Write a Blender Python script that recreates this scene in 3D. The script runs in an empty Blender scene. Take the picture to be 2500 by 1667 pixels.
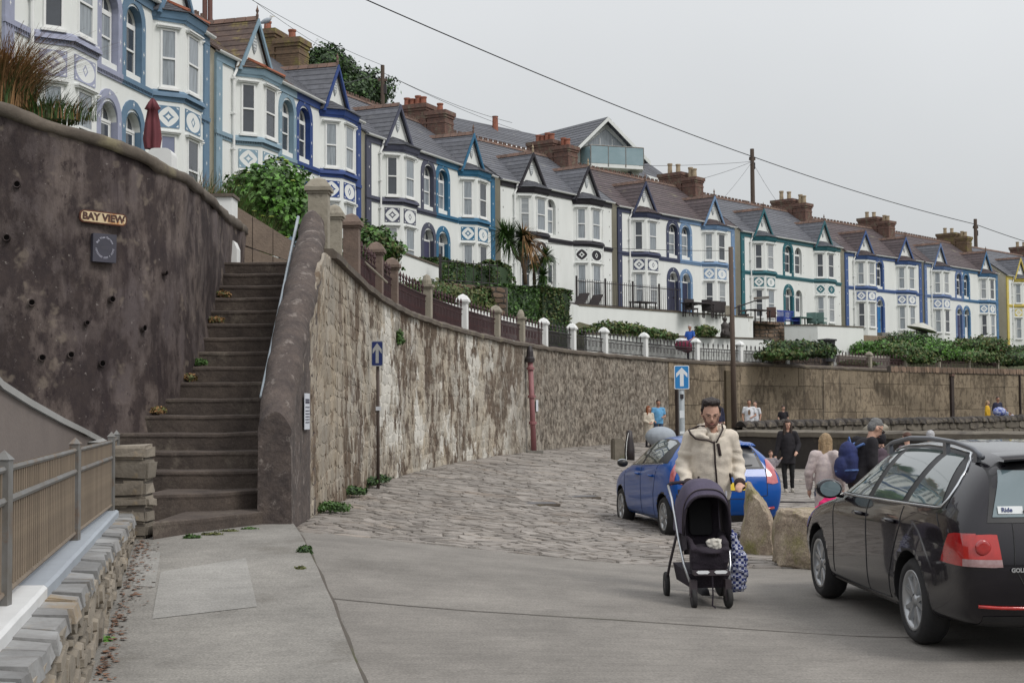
import bpy, bmesh, math, random
from mathutils import Vector, Matrix, noise
from mathutils.geometry import tessellate_polygon
from mathutils.bvhtree import BVHTree
rad = math.radians
random.seed(7)
SC = bpy.context.scene
COL = SC.collection

# ------------------------------------------------------------------ camera, sky, sun, exposure
FPX = 3472.0; CZ = 1.72; TH = math.atan(169 / 3472); RO = 0.007
cd = bpy.data.cameras.new('camera'); cam = bpy.data.objects.new('camera', cd); COL.objects.link(cam)
cd.sensor_width = 36.0; cd.lens = 36.0 * FPX / 2500.0; cd.clip_start = 0.1; cd.clip_end = 6000
cam.matrix_world = Matrix.Translation((0, 0, CZ)) @ Matrix.Rotation(rad(90) + TH, 4, 'X') @ Matrix.Rotation(-RO, 4, 'Z')
SC.camera = cam
W = bpy.data.worlds.new('World'); SC.world = W; W.use_nodes = True
wt = W.node_tree; wt.nodes.clear()
wo = wt.nodes.new('ShaderNodeOutputWorld'); wm = wt.nodes.new('ShaderNodeMixShader')
b1 = wt.nodes.new('ShaderNodeBackground'); b2 = wt.nodes.new('ShaderNodeBackground')
sky = wt.nodes.new('ShaderNodeTexSky'); sky.sky_type = 'NISHITA'; sky.sun_disc = False
SUN_EL, SUN_AZ = rad(48), rad(128)        # azimuth clockwise from +Y: behind the camera, to the right
sky.sun_elevation = SUN_EL; sky.sun_rotation = SUN_AZ; sky.air_density = 1.5; sky.dust_density = 4
b1.inputs['Strength'].default_value = 0.12
# high overcast: brighter overhead than at the horizon, with faint soft mottling
tc = wt.nodes.new('ShaderNodeTexCoord'); sx = wt.nodes.new('ShaderNodeSeparateXYZ')
mr = wt.nodes.new('ShaderNodeMapRange'); mr.inputs[1].default_value = -0.05; mr.inputs[2].default_value = 1.0
ramp = wt.nodes.new('ShaderNodeValToRGB')
ramp.color_ramp.elements[0].color = (0.44, 0.46, 0.48, 1); ramp.color_ramp.elements[1].color = (1.14, 1.15, 1.18, 1)
e = ramp.color_ramp.elements.new(0.3); e.color = (0.725, 0.74, 0.755, 1)
nz = wt.nodes.new('ShaderNodeTexNoise'); nz.inputs['Scale'].default_value = 2.2; nz.inputs['Detail'].default_value = 5
m2 = wt.nodes.new('ShaderNodeMapRange'); m2.inputs[1].default_value = 0.25; m2.inputs[2].default_value = 0.75
m2.inputs[3].default_value = 0.93; m2.inputs[4].default_value = 1.06
mx = wt.nodes.new('ShaderNodeVectorMath'); mx.operation = 'SCALE'
L = wt.links.new
L(tc.outputs['Generated'], sx.inputs[0]); L(sx.outputs[2], mr.inputs[0]); L(mr.outputs[0], ramp.inputs[0])
L(tc.outputs['Generated'], nz.inputs['Vector']); L(nz.outputs[0], m2.inputs[0])
L(ramp.outputs[0], mx.inputs[0]); L(m2.outputs[0], mx.inputs['Scale']); L(mx.outputs[0], b2.inputs[0])
L(sky.outputs[0], b1.inputs[0]); L(b1.outputs[0], wm.inputs[1]); L(b2.outputs[0], wm.inputs[2]); wm.inputs[0].default_value = 0.93
L(wm.outputs[0], wo.inputs[0])
sl = bpy.data.lights.new('sun', 'SUN'); sl.energy = 1.5; sl.angle = rad(18); sl.color = (1, 0.965, 0.92)
sun = bpy.data.objects.new('sun', sl); COL.objects.link(sun)
sd = Vector((math.sin(SUN_AZ) * math.cos(SUN_EL), math.cos(SUN_AZ) * math.cos(SUN_EL), math.sin(SUN_EL)))
sun.rotation_euler = sd.to_track_quat('Z', 'Y').to_euler(); sun.location = sd * 60
SC.view_settings.view_transform = 'Standard'; SC.view_settings.look = 'None'
SC.view_settings.gamma = 1; SC.view_settings.use_curve_mapping = False; SC.view_settings.exposure = 0.1

# survey helpers: turn a bearing read off the photograph into a place at a known height or distance
def ray(x, y):
    a = (x - 1250) / FPX; b = -(y - 833.5) / FPX
    a2 = a * math.cos(RO) + b * math.sin(RO); b2 = -a * math.sin(RO) + b * math.cos(RO)
    return a2, math.cos(TH) - b2 * math.sin(TH), math.sin(TH) + b2 * math.cos(TH)
def PZ(x, y, z):
    d = ray(x, y); t = (z - CZ) / d[2]; return Vector((d[0] * t, d[1] * t, z))
def PY(x, y, Y):
    d = ray(x, y); t = Y / d[1]; return Vector((d[0] * t, Y, CZ + d[2] * t))

# ------------------------------------------------------------------ materials
MATS = {}
def srgb(h):
    h = h.lstrip('#'); c = [int(h[i:i + 2], 16) / 255 for i in (0, 2, 4)]
    return tuple((v / 12.92 if v <= 0.04045 else ((v + 0.055) / 1.055) ** 2.4) for v in c)
def pm(name, c1, c2=None, scale=3.0, rough=0.8, bump=0.0, bscale=None, metal=0.0, spec=0.5, c3=None, scale3=None, brush=0.0,
       thr=0.55, wid=0.12, stretch=(1, 1, 1), coat=0.0, rand=0.0, detail=6, emis=None, speck=0.0, trans=0.0, alpha=1.0):
    """procedural surface: c1/c2 mottled by noise, c3 in patches, optional per-piece variation, fine relief"""
    if name in MATS: return MATS[name]
    m = bpy.data.materials.new(name); m.use_nodes = True; nt = m.node_tree; N = nt.nodes; K = nt.links.new
    p = N['Principled BSDF']
    def cc(c): return (c[0], c[1], c[2], 1)
    c2 = c2 or tuple(v * 0.8 for v in c1)
    t = N.new('ShaderNodeTexCoord'); mp = N.new('ShaderNodeMapping'); mp.inputs['Scale'].default_value = stretch
    K(t.outputs['Object'], mp.inputs[0])
    n1 = N.new('ShaderNodeTexNoise'); n1.inputs['Scale'].default_value = scale; n1.inputs['Detail'].default_value = detail
    n1.inputs['Roughness'].default_value = 0.65
    K(mp.outputs[0], n1.inputs['Vector'])
    r = N.new('ShaderNodeMapRange'); r.inputs[1].default_value = 0.3; r.inputs[2].default_value = 0.7
    K(n1.outputs[0], r.inputs[0])
    mix = N.new('ShaderNodeMix'); mix.data_type = 'RGBA'
    mix.inputs[6].default_value = cc(c1); mix.inputs[7].default_value = cc(c2); K(r.outputs[0], mix.inputs[0])
    out = mix.outputs[2]
    if c3 is not None:
        n3 = N.new('ShaderNodeTexNoise'); n3.inputs['Scale'].default_value = scale3 or scale * 0.3; n3.inputs['Detail'].default_value = 8
        n3.inputs['Roughness'].default_value = 0.7
        K(mp.outputs[0], n3.inputs['Vector'])
        r3 = N.new('ShaderNodeMapRange'); r3.inputs[1].default_value = thr; r3.inputs[2].default_value = thr + wid
        K(n3.outputs[0], r3.inputs[0])
        x3 = N.new('ShaderNodeMix'); x3.data_type = 'RGBA'; K(r3.outputs[0], x3.inputs[0]); K(out, x3.inputs[6]); x3.inputs[7].default_value = cc(c3)
        out = x3.outputs[2]
    if rand > 0:
        g = N.new('ShaderNodeNewGeometry'); oi = N.new('ShaderNodeObjectInfo')
        ad = N.new('ShaderNodeMath'); ad.operation = 'ADD'; fr = N.new('ShaderNodeMath'); fr.operation = 'FRACT'
        K(g.outputs['Random Per Island'], ad.inputs[0]); K(oi.outputs['Random'], ad.inputs[1]); K(ad.outputs[0], fr.inputs[0])
        rr = N.new('ShaderNodeMapRange'); rr.inputs[3].default_value = 1 - rand; rr.inputs[4].default_value = 1 + rand; K(fr.outputs[0], rr.inputs[0])
        vs = N.new('ShaderNodeVectorMath'); vs.operation = 'SCALE'; K(out, vs.inputs[0]); K(rr.outputs[0], vs.inputs['Scale']); out = vs.outputs[0]
    if speck > 0:
        ns = N.new('ShaderNodeTexNoise'); ns.inputs['Scale'].default_value = 60; ns.inputs['Detail'].default_value = 3
        K(t.outputs['Object'], ns.inputs['Vector'])
        rs = N.new('ShaderNodeMapRange'); rs.inputs[1].default_value = 0.3; rs.inputs[2].default_value = 0.7
        rs.inputs[3].default_value = 1 - speck; rs.inputs[4].default_value = 1 + speck; K(ns.outputs[0], rs.inputs[0])
        v2 = N.new('ShaderNodeVectorMath'); v2.operation = 'SCALE'; K(out, v2.inputs[0]); K(rs.outputs[0], v2.inputs['Scale']); out = v2.outputs[0]
    if brush > 0:
        mb_ = N.new('ShaderNodeMapping'); mb_.inputs['Scale'].default_value = (1.2, 34, 1); mb_.inputs['Rotation'].default_value = (0, 0, 0.5); K(t.outputs['Object'], mb_.inputs[0])
        n5 = N.new('ShaderNodeTexNoise'); n5.inputs['Scale'].default_value = 1.0; n5.inputs['Detail'].default_value = 5; K(mb_.outputs[0], n5.inputs['Vector'])
        r5 = N.new('ShaderNodeMapRange'); r5.inputs[1].default_value = .3; r5.inputs[2].default_value = .7; r5.inputs[3].default_value = 1 - brush; r5.inputs[4].default_value = 1 + brush; K(n5.outputs[0], r5.inputs[0])
        n6 = N.new('ShaderNodeTexNoise'); n6.inputs['Scale'].default_value = .35; n6.inputs['Detail'].default_value = 9; n6.inputs['Roughness'].default_value = .75; K(t.outputs['Object'], n6.inputs['Vector'])
        r6 = N.new('ShaderNodeMapRange'); r6.inputs[1].default_value = .35; r6.inputs[2].default_value = .62; r6.inputs[3].default_value = 1.08; r6.inputs[4].default_value = .78; K(n6.outputs[0], r6.inputs[0])
        ml = N.new('ShaderNodeMath'); ml.operation = 'MULTIPLY'; K(r5.outputs[0], ml.inputs[0]); K(r6.outputs[0], ml.inputs[1])
        v5 = N.new('ShaderNodeVectorMath'); v5.operation = 'SCALE'; K(out, v5.inputs[0]); K(ml.outputs[0], v5.inputs['Scale']); out = v5.outputs[0]
    K(out, p.inputs['Base Color'])
    p.inputs['Roughness'].default_value = rough; p.inputs['Metallic'].default_value = metal
    p.inputs['Specular IOR Level'].default_value = spec; p.inputs['Coat Weight'].default_value = coat
    p.inputs['Coat Roughness'].default_value = 0.04
    p.inputs['Transmission Weight'].default_value = trans; p.inputs['Alpha'].default_value = alpha
    if bump > 0:
        nb = N.new('ShaderNodeTexNoise'); nb.inputs['Scale'].default_value = bscale or scale * 4; nb.inputs['Detail'].default_value = 6
        K(mp.outputs[0], nb.inputs['Vector'])
        bp = N.new('ShaderNodeBump'); bp.inputs['Strength'].default_value = bump; bp.inputs['Distance'].default_value = 0.02
        K(nb.outputs[0], bp.inputs['Height']); K(bp.outputs[0], p.inputs['Normal'])
    if emis: p.inputs['Emission Color'].default_value = cc(emis); p.inputs['Emission Strength'].default_value = 1
    MATS[name] = m; return m

M = {}
M['white'] = pm('white_render', (0.78, 0.80, 0.78), (0.70, 0.72, 0.70), 1.2, 0.85, 0.15, 30, c3=(0.56, 0.57, 0.51), scale3=1.1, thr=0.60, stretch=(1, 1, 0.25))
M['white_frame'] = pm('white_paint', (0.80, 0.81, 0.80), (0.72, 0.73, 0.72), 4, 0.5)
M['beige'] = pm('beige_side_render', (0.66, 0.63, 0.53), (0.58, 0.55, 0.46), 2, 0.9, 0.2, 20, c3=(0.46, 0.43, 0.35), scale3=1.4, thr=0.6)
M['slate'] = pm('slate_grey', (0.125, 0.13, 0.15), (0.075, 0.078, 0.09), 5, 0.62, 0.3, 12, c3=(0.20, 0.20, 0.19), thr=0.6, rand=0.16)
M['slate_brown'] = pm('slate_brown', (0.10, 0.075, 0.078), (0.058, 0.045, 0.048), 5, 0.7, 0.3, 12, c3=(0.19, 0.17, 0.12), thr=0.58, rand=0.2)
M['slate_moss'] = pm('slate_mossy', (0.125, 0.085, 0.07), (0.07, 0.05, 0.045), 5, 0.8, 0.4, 12, c3=(0.20, 0.16, 0.06), scale3=2, thr=0.54, rand=0.2)
M['ridge_tile'] = pm('ridge_tile', (0.185, 0.108, 0.08), (0.11, 0.08, 0.068), 4, 0.85, 0.2, c3=(0.25, 0.22, 0.15), thr=0.6, rand=0.15)
M['brick'] = pm('chimney_brick', (0.20, 0.105, 0.08), (0.10, 0.07, 0.06), 7, 0.9, 0.5, 14, c3=(0.19, 0.165, 0.12), scale3=2.2, thr=0.54)
M['brick_moss'] = pm('chimney_brick_mossy', (0.20, 0.13, 0.08), (0.11, 0.08, 0.055), 7, 0.9, 0.5, 14, c3=(0.22, 0.19, 0.06), scale3=1.4, thr=0.5)
M['pot'] = pm('chimney_pot_terracotta', (0.36, 0.13, 0.08), (0.22, 0.09, 0.06), 5, 0.8)
M['pot_buff'] = pm('chimney_pot_buff', (0.42, 0.34, 0.23), (0.28, 0.22, 0.15), 5, 0.8)
M['glass'] = pm('window_glass', (0.06, 0.07, 0.085), (0.035, 0.04, 0.05), 1.5, 0.08, spec=0.8)
M['glass_net'] = pm('window_glass_net_curtain', (0.33, 0.37, 0.40), (0.16, 0.18, 0.20), 2.2, 0.15, spec=0.8, stretch=(6, 6, 0.6))
M['glass_blue'] = pm('window_glass_sky', (0.19, 0.21, 0.31), (0.15, 0.17, 0.26), 1.5, 0.08, spec=0.8)
M['glass_blind'] = pm('window_glass_blind', (0.40, 0.42, 0.43), (0.19, 0.21, 0.23), 2.0, 0.2, spec=0.8, stretch=(.2, .2, 9))
M['iron'] = pm('black_iron', (0.02, 0.018, 0.022), (0.035, 0.025, 0.025), 8, 0.5)
M['iron_rust'] = pm('rusty_maroon_iron', (0.075, 0.03, 0.03), (0.035, 0.022, 0.026), 6, 0.75, c3=(0.22, 0.085, 0.04), thr=0.6, rand=0.15)
M['concrete'] = pm('brushed_concrete', (0.25, 0.233, 0.21), (0.185, 0.172, 0.155), 1.6, 0.92, 0.4, 40, c3=(0.15, 0.138, 0.122), scale3=0.5, thr=0.57, wid=0.2, speck=0.22, brush=.10)
M['path'] = pm('path_concrete', (0.275, 0.262, 0.238), (0.21, 0.20, 0.182), 1.4, 0.92, 0.4, 40, c3=(0.20, 0.185, 0.16), scale3=0.7, thr=0.56, wid=0.15, speck=0.25, brush=.06)
M['cobble'] = pm('cobble_stone', (0.29, 0.265, 0.24), (0.19, 0.17, 0.152), 1.1, 0.75, 0.5, 14, c3=(0.24, 0.20, 0.165), scale3=0.6, thr=0.55, rand=0.26, speck=0.12)
M['joint'] = pm('cobble_joint', (0.115, 0.10, 0.085), (0.075, 0.066, 0.055), 3, 0.95, 0.3, c3=(0.07, 0.075, 0.03), scale3=0.7, thr=0.55)
M['dark_concrete'] = pm('stained_step_concrete', (0.108, 0.085, 0.07), (0.05, 0.039, 0.034), 2.6, 0.95, 0.7, 14, c3=(0.155, 0.13, 0.105), scale3=1.6, thr=0.55, speck=0.2)
M['coping'] = pm('weathered_coping', (0.15, 0.125, 0.10), (0.085, 0.07, 0.058), 2.5, 0.95, 0.6, 14, c3=(0.21, 0.185, 0.12), scale3=1.5, thr=0.56)
M['parapet'] = pm('dark_lichen_parapet', (0.115, 0.09, 0.078), (0.05, 0.04, 0.038), 4.5, 0.95, 1.0, 12, c3=(0.23, 0.20, 0.18), scale3=5, thr=0.56, speck=0.2)
M['leaf'] = pm('foliage_green', (0.07, 0.145, 0.028), (0.035, 0.08, 0.018), 2.0, 0.6, rand=0.45)
M['leaf_bright'] = pm('foliage_bright', (0.10, 0.24, 0.028), (0.055, 0.145, 0.02), 2.0, 0.55, rand=0.4)
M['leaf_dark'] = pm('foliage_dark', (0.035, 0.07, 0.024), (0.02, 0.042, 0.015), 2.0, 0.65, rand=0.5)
M['leaf_olive'] = pm('foliage_olive', (0.12, 0.13, 0.038), (0.07, 0.08, 0.026), 2.0, 0.7, rand=0.4)
M['leaf_dry'] = pm('dry_grass', (0.33, 0.19, 0.075), (0.20, 0.11, 0.05), 2.0, 0.8, rand=0.35)
M['bloom'] = pm('pale_flower', (0.42, 0.52, 0.10), (0.32, 0.42, 0.08), 2.0, 0.7, rand=0.2)
M['pinkbloom'] = pm('dusky_pink_flower', (0.22, 0.07, 0.06), (0.13, 0.05, 0.04), 2.0, 0.7, rand=0.3)
M['bark'] = pm('bark', (0.16, 0.11, 0.075), (0.09, 0.065, 0.05), 6, 0.9, 0.5, 20)
M['soil'] = pm('hillside_soil_grass', (0.06, 0.075, 0.025), (0.04, 0.04, 0.022), 0.8, 0.95, 0.5, c3=(0.12, 0.095, 0.06), thr=0.55)
M['wood_pole'] = pm('weathered_pole_wood', (0.12, 0.085, 0.065), (0.075, 0.055, 0.045), 4, 0.85, 0.3, stretch=(6, 6, .5))

def t_ob(N, K, t):
    m_ = N.new('ShaderNodeMapping'); K(t.outputs['Object'], m_.inputs[0]); return m_
def wallmat(name, plaster, plaster2, stone, stone2, s1=0.55, zst=0.38, thr=0.49, blotch=(0.07, 0.055, 0.045), soft=.05, stk=.58, zones=False):
    """rubble wall with flaking limewash: pale wash over brown stone, run-down dark streaks"""
    m = bpy.data.materials.new(name); m.use_nodes = True; nt = m.node_tree; N = nt.nodes; K = nt.links.new; p = N['Principled BSDF']
    t = N.new('ShaderNodeTexCoord'); mp = N.new('ShaderNodeMapping'); mp.inputs['Scale'].default_value = (1, .55, zst) if zones else (1, 1, zst); K(t.outputs['Object'], mp.inputs[0])
    def nzz(sc, det=8, v=mp, ro=0.7):
        n = N.new('ShaderNodeTexNoise'); n.inputs['Scale'].default_value = sc; n.inputs['Detail'].default_value = det; n.inputs['Roughness'].default_value = ro
        K(v.outputs[0], n.inputs['Vector']); return n
    def rg(src, a, b, c=0., d=1.):
        r = N.new('ShaderNodeMapRange'); r.inputs[1].default_value = a; r.inputs[2].default_value = b; r.inputs[3].default_value = c; r.inputs[4].default_value = d; K(src, r.inputs[0]); return r.outputs[0]
    def mix(f, a, b):
        x = N.new('ShaderNodeMix'); x.data_type = 'RGBA'
        for s, i in ((f, 0), (a, 6), (b, 7)):
            if isinstance(s, tuple): x.inputs[i].default_value = (*s, 1)
            elif isinstance(s, float): x.inputs[i].default_value = s
            else: K(s, x.inputs[i])
        return x.outputs[2]
    st = mix(rg(nzz(7).outputs[0], .3, .7), stone, stone2)
    pl = mix(rg(nzz(1.7).outputs[0], .35, .65), plaster, plaster2)
    big = nzz(s1, 3); fine = nzz(3.4, 9)
    ad = N.new('ShaderNodeMath'); ad.operation = 'ADD'; K(rg(big.outputs[0], 0, 1, -.35, .35), ad.inputs[0]); K(fine.outputs[0], ad.inputs[1])
    c = mix(rg(ad.outputs[0], thr - soft, thr + soft), st, pl)
    mp2 = N.new('ShaderNodeMapping'); mp2.inputs['Scale'].default_value = (1, 1, 0.09); K(t.outputs['Object'], mp2.inputs[0])
    stx = nzz(2.2, 6, mp2); c = mix(rg(stx.outputs[0], stk, stk + .13, 0, .8), c, blotch)
    sp = nzz(11, 4); c = mix(rg(sp.outputs[0], .60, .66, 0, .75), c, blotch)
    if name.startswith('dark_stained'):      # pale lime specks and rubbed spots low on the wall
        c = mix(rg(nzz(16, 4, t_ob(N, K, t)).outputs[0], .655, .70, 0, .75), c, (0.24, 0.215, 0.20)); c = mix(rg(nzz(2.6, 3, t_ob(N, K, t)).outputs[0], .60, .68, 0, .55), c, (0.20, 0.165, 0.135))
    if zones:      # nearer stretch browner, middle with more surviving limewash, far stretch plain grey rubble
        sy = N.new('ShaderNodeSeparateXYZ'); K(t.outputs['Object'], sy.inputs[0])
        far = mix(rg(nzz(5, 9, t_ob(N, K, t)).outputs[0], .42, .58), (0.31, 0.275, 0.23), (0.085, 0.07, 0.056))
        wn = nzz(.5, 4); jit = N.new('ShaderNodeMath'); jit.operation = 'MULTIPLY_ADD'; K(wn.outputs[0], jit.inputs[0]); jit.inputs[1].default_value = 10; K(sy.outputs[1], jit.inputs[2])
        wp_ = N.new('ShaderNodeMath'); wp_.operation = 'MULTIPLY'; K(rg(nzz(.95, 9).outputs[0], .55, .575), wp_.inputs[0])
        bm2 = N.new('ShaderNodeMath'); bm2.operation = 'MULTIPLY'; K(rg(jit.outputs[0], 26, 31), bm2.inputs[0]); K(rg(jit.outputs[0], 56, 48), bm2.inputs[1]); K(bm2.outputs[0], wp_.inputs[1])
        c = mix(rg(nzz(1.4, 9).outputs[0], .57, .60, 0, .7), c, blotch)
        c = mix(wp_.outputs[0], c, (0.56, 0.54, 0.49))
        c = mix(rg(jit.outputs[0], 47, 55, 0, .85), c, far)
        c = mix(rg(jit.outputs[0], 31, 25, 0, .32), c, (0.22, 0.165, 0.11))
    g = N.new('ShaderNodeNewGeometry'); oi = N.new('ShaderNodeObjectInfo'); a2 = N.new('ShaderNodeMath'); a2.operation = 'ADD'; f2 = N.new('ShaderNodeMath'); f2.operation = 'FRACT'
    K(g.outputs['Random Per Island'], a2.inputs[0]); K(oi.outputs['Random'], a2.inputs[1]); K(a2.outputs[0], f2.inputs[0])
    vs = N.new('ShaderNodeVectorMath'); vs.operation = 'SCALE'; K(c, vs.inputs[0]); K(rg(f2.outputs[0], 0, 1, .8, 1.18), vs.inputs['Scale'])
    K(vs.outputs[0], p.inputs['Base Color']); p.inputs['Roughness'].default_value = 0.93; p.inputs['Specular IOR Level'].default_value = 0.25
    nb = nzz(9, 8); bp = N.new('ShaderNodeBump'); bp.inputs['Strength'].default_value = 0.8; bp.inputs['Distance'].default_value = 0.03
    K(nb.outputs[0], bp.inputs['Height']); K(bp.outputs[0], p.inputs['Normal'])
    return m
M['rubble'] = wallmat('flaking_limewashed_rubble', (0.42, 0.36, 0.275), (0.38, 0.36, 0.32), (0.16, 0.12, 0.086), (0.085, 0.062, 0.048), zst=.5, zones=True, blotch=(0.085, 0.06, 0.048))
M['rubble_grey'] = wallmat('grey_rubble', (0.29, 0.26, 0.215), (0.23, 0.20, 0.17), (0.15, 0.125, 0.10), (0.10, 0.085, 0.07), thr=0.52)
M['darkwall'] = wallmat('dark_stained_render', (0.165, 0.132, 0.115), (0.10, 0.082, 0.082), (0.06, 0.046, 0.043), (0.032, 0.025, 0.027), s1=1.3, zst=0.5, thr=0.53, blotch=(0.03, 0.022, 0.024), soft=.09, stk=.55)
M['blockwall'] = wallmat('stained_concrete_blocks', (0.29, 0.235, 0.165), (0.24, 0.195, 0.14), (0.17, 0.135, 0.095), (0.12, 0.095, 0.07), zst=0.8, thr=0.48, stk=.54, blotch=(0.05, 0.042, 0.035))
M['lowstone'] = pm('pale_wall_stone', (0.29, 0.255, 0.205), (0.19, 0.165, 0.135), 3, 0.85, 0.7, 14, c3=(0.33, 0.24, 0.12), scale3=1.5, thr=0.60, rand=0.28)
M['quaystone'] = pm('quay_stone', (0.17, 0.15, 0.12), (0.10, 0.088, 0.072), 2, 0.9, 0.6, 12, c3=(0.055, 0.048, 0.042), scale3=0.6, thr=0.55, rand=0.25)
M['brownstone'] = pm('garden_wall_stone', (0.24, 0.165, 0.115), (0.14, 0.10, 0.075), 2.5, 0.9, 0.6, 12, c3=(0.27, 0.23, 0.17), scale3=1.2, thr=0.58, rand=0.3)

# ------------------------------------------------------------------ mesh helpers
class MB:
    def __init__(s): s.v = []; s.f = []; s.mi = []; s.cur = 0
    def add(s, vs, fs):
        o = len(s.v); s.v += [tuple(v) for v in vs]; s.f += [tuple(i + o for i in f) for f in fs]; s.mi += [s.cur] * len(fs); return s
    def box(s, a, b, M4=None):
        x0, y0, z0 = a; x1, y1, z1 = b
        vs = [(x0, y0, z0), (x1, y0, z0), (x1, y1, z0), (x0, y1, z0), (x0, y0, z1), (x1, y0, z1), (x1, y1, z1), (x0, y1, z1)]
        if M4: vs = [M4 @ Vector(v) for v in vs]
        return s.add(vs, [(0, 3, 2, 1), (4, 5, 6, 7), (0, 1, 5, 4), (1, 2, 6, 5), (2, 3, 7, 6), (3, 0, 4, 7)])
    def hexa(s, lo, hi):       # 4 bottom corners, 4 top corners (ccw seen from above)
        return s.add(list(lo) + list(hi), [(3, 2, 1, 0), (4, 5, 6, 7), (0, 1, 5, 4), (1, 2, 6, 5), (2, 3, 7, 6), (3, 0, 4, 7)])
    def tube(s, pts, r, n=8, caps=True, r1=None):
        pts = [Vector(p) for p in pts]; rings = []; m = len(pts)
        for i, p in enumerate(pts):
            d = (pts[min(i + 1, m - 1)] - pts[max(i - 1, 0)])
            if d.length < 1e-9: d = Vector((0, 0, 1))
            d.normalize(); a = Vector((0, 0, 1)) if abs(d.z) < 0.9 else Vector((1, 0, 0))
            u = d.cross(a).normalized(); w = d.cross(u)
            rr = r if r1 is None else r + (r1 - r) * i / (m - 1)
            rings.append([p + u * math.cos(6.28318 * k / n) * rr + w * math.sin(6.28318 * k / n) * rr for k in range(n)])
        vs = [v for q in rings for v in q]
        fs = [(i * n + k, i * n + (k + 1) % n, (i + 1) * n + (k + 1) % n, (i + 1) * n + k) for i in range(m - 1) for k in range(n)]
        if caps: fs += [tuple(range(n - 1, -1, -1)), tuple((m - 1) * n + k for k in range(n))]
        return s.add(vs, fs)
    def lathe(s, prof, n=16, c=(0, 0, 0), M4=None, cap=True):   # profile of (r,z)
        vs = []; fs = []
        for r, z in prof:
            for k in range(n):
                v = Vector((c[0] + r * math.cos(6.28318 * k / n), c[1] + r * math.sin(6.28318 * k / n), c[2] + z))
                vs.append(M4 @ v if M4 else v)
        m = len(prof)
        for i in range(m - 1):
            for k in range(n): fs.append((i * n + k, i * n + (k + 1) % n, (i + 1) * n + (k + 1) % n, (i + 1) * n + k))
        if cap and prof[0][0] > 1e-4: fs.append(tuple(range(n - 1, -1, -1)))
        if cap and prof[-1][0] > 1e-4: fs.append(tuple((m - 1) * n + k for k in range(n)))
        return s.add(vs, fs)
    def grid(s, P, closeu=False):     # P[i][j] points
        a, b = len(P), len(P[0]); vs = [p for r in P for p in r]
        fs = [(i * b + j, i * b + j + 1, (i + 1) * b + j + 1, (i + 1) * b + j) for i in range(a - 1) for j in range(b - 1)]
        return s.add(vs, fs)
    def prism(s, poly, f0, f1):       # poly of 2-D points, f0/f1 map (a,b)->3-D for the two faces
        n = len(poly); tri = tessellate_polygon([[Vector((p[0], p[1], 0)) for p in poly]])
        vs = [f0(*p) for p in poly] + [f1(*p) for p in poly]
        fs = [(t[0], t[1], t[2]) for t in tri] + [(t[2] + n, t[1] + n, t[0] + n) for t in tri]
        fs += [(i, (i + 1) % n, (i + 1) % n + n, i + n) for i in range(n)]
        return s.add(vs, fs)
    def mesh(s, name, mats, smooth=False, recalc=True):
        me = bpy.data.meshes.new(name); me.from_pydata(s.v, [], s.f)
        if not isinstance(mats, (list, tuple)): mats = [mats]
        for m in mats: me.materials.append(m)
        if len(mats) > 1: me.polygons.foreach_set('material_index', s.mi)
        if recalc:
            bm = bmesh.new(); bm.from_mesh(me); bmesh.ops.recalc_face_normals(bm, faces=bm.faces); bm.to_mesh(me); bm.free()
        if smooth: me.polygons.foreach_set('use_smooth', [True] * len(me.polygons))
        me.update(); return me
def link(name, data, parent=None, loc=None, rotz=None):
    o = bpy.data.objects.new(name, data); COL.objects.link(o)
    if parent: o.parent = parent
    if loc is not None: o.location = loc
    if rotz is not None: o.rotation_euler = (0, 0, rotz)
    return o
def obj(name, mb, mats, parent=None, loc=None, rotz=None, smooth=False, recalc=True):
    return link(name, mb.mesh(name, mats, smooth, recalc), parent, loc, rotz)
def tag(o, label=None, cat=None, group=None, kind=None):
    if label: o['label'] = label
    if cat: o['category'] = cat
    if group: o['group'] = group
    if kind: o['kind'] = kind
    return o
def thing(name, label, cat, loc=(0, 0, 0), rotz=0, group=None):
    return tag(link(name, None, None, loc, rotz), label, cat, group)
def box(name, a, b, mat, parent=None, loc=None, rotz=None, bev=0.0):
    mb = MB().box(a, b); o = obj(name, mb, mat, parent, loc, rotz)
    if bev > 0:
        bm = bmesh.new(); bm.from_mesh(o.data); bmesh.ops.bevel(bm, geom=bm.edges[:], offset=bev, segments=2, affect='EDGES'); bm.to_mesh(o.data); bm.free()
    return o
def copy_tree(o, parent=None):
    c = o.copy(); COL.objects.link(c)
    if parent: c.parent = parent
    for ch in [x for x in o.children]: copy_tree(ch, c)
    return c
def sstep(a, b, x):
    t = max(0, min(1, (x - a) / (b - a))); return t * t * (3 - 2 * t)
def lerp(a, b, t): return a + (b - a) * t
def interp(tab, x):
    if x <= tab[0][0]: return tab[0][1]
    for (a, va), (b, vb) in zip(tab, tab[1:]):
        if x <= b: return lerp(va, vb, (x - a) / (b - a))
    return tab[-1][1]
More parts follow.
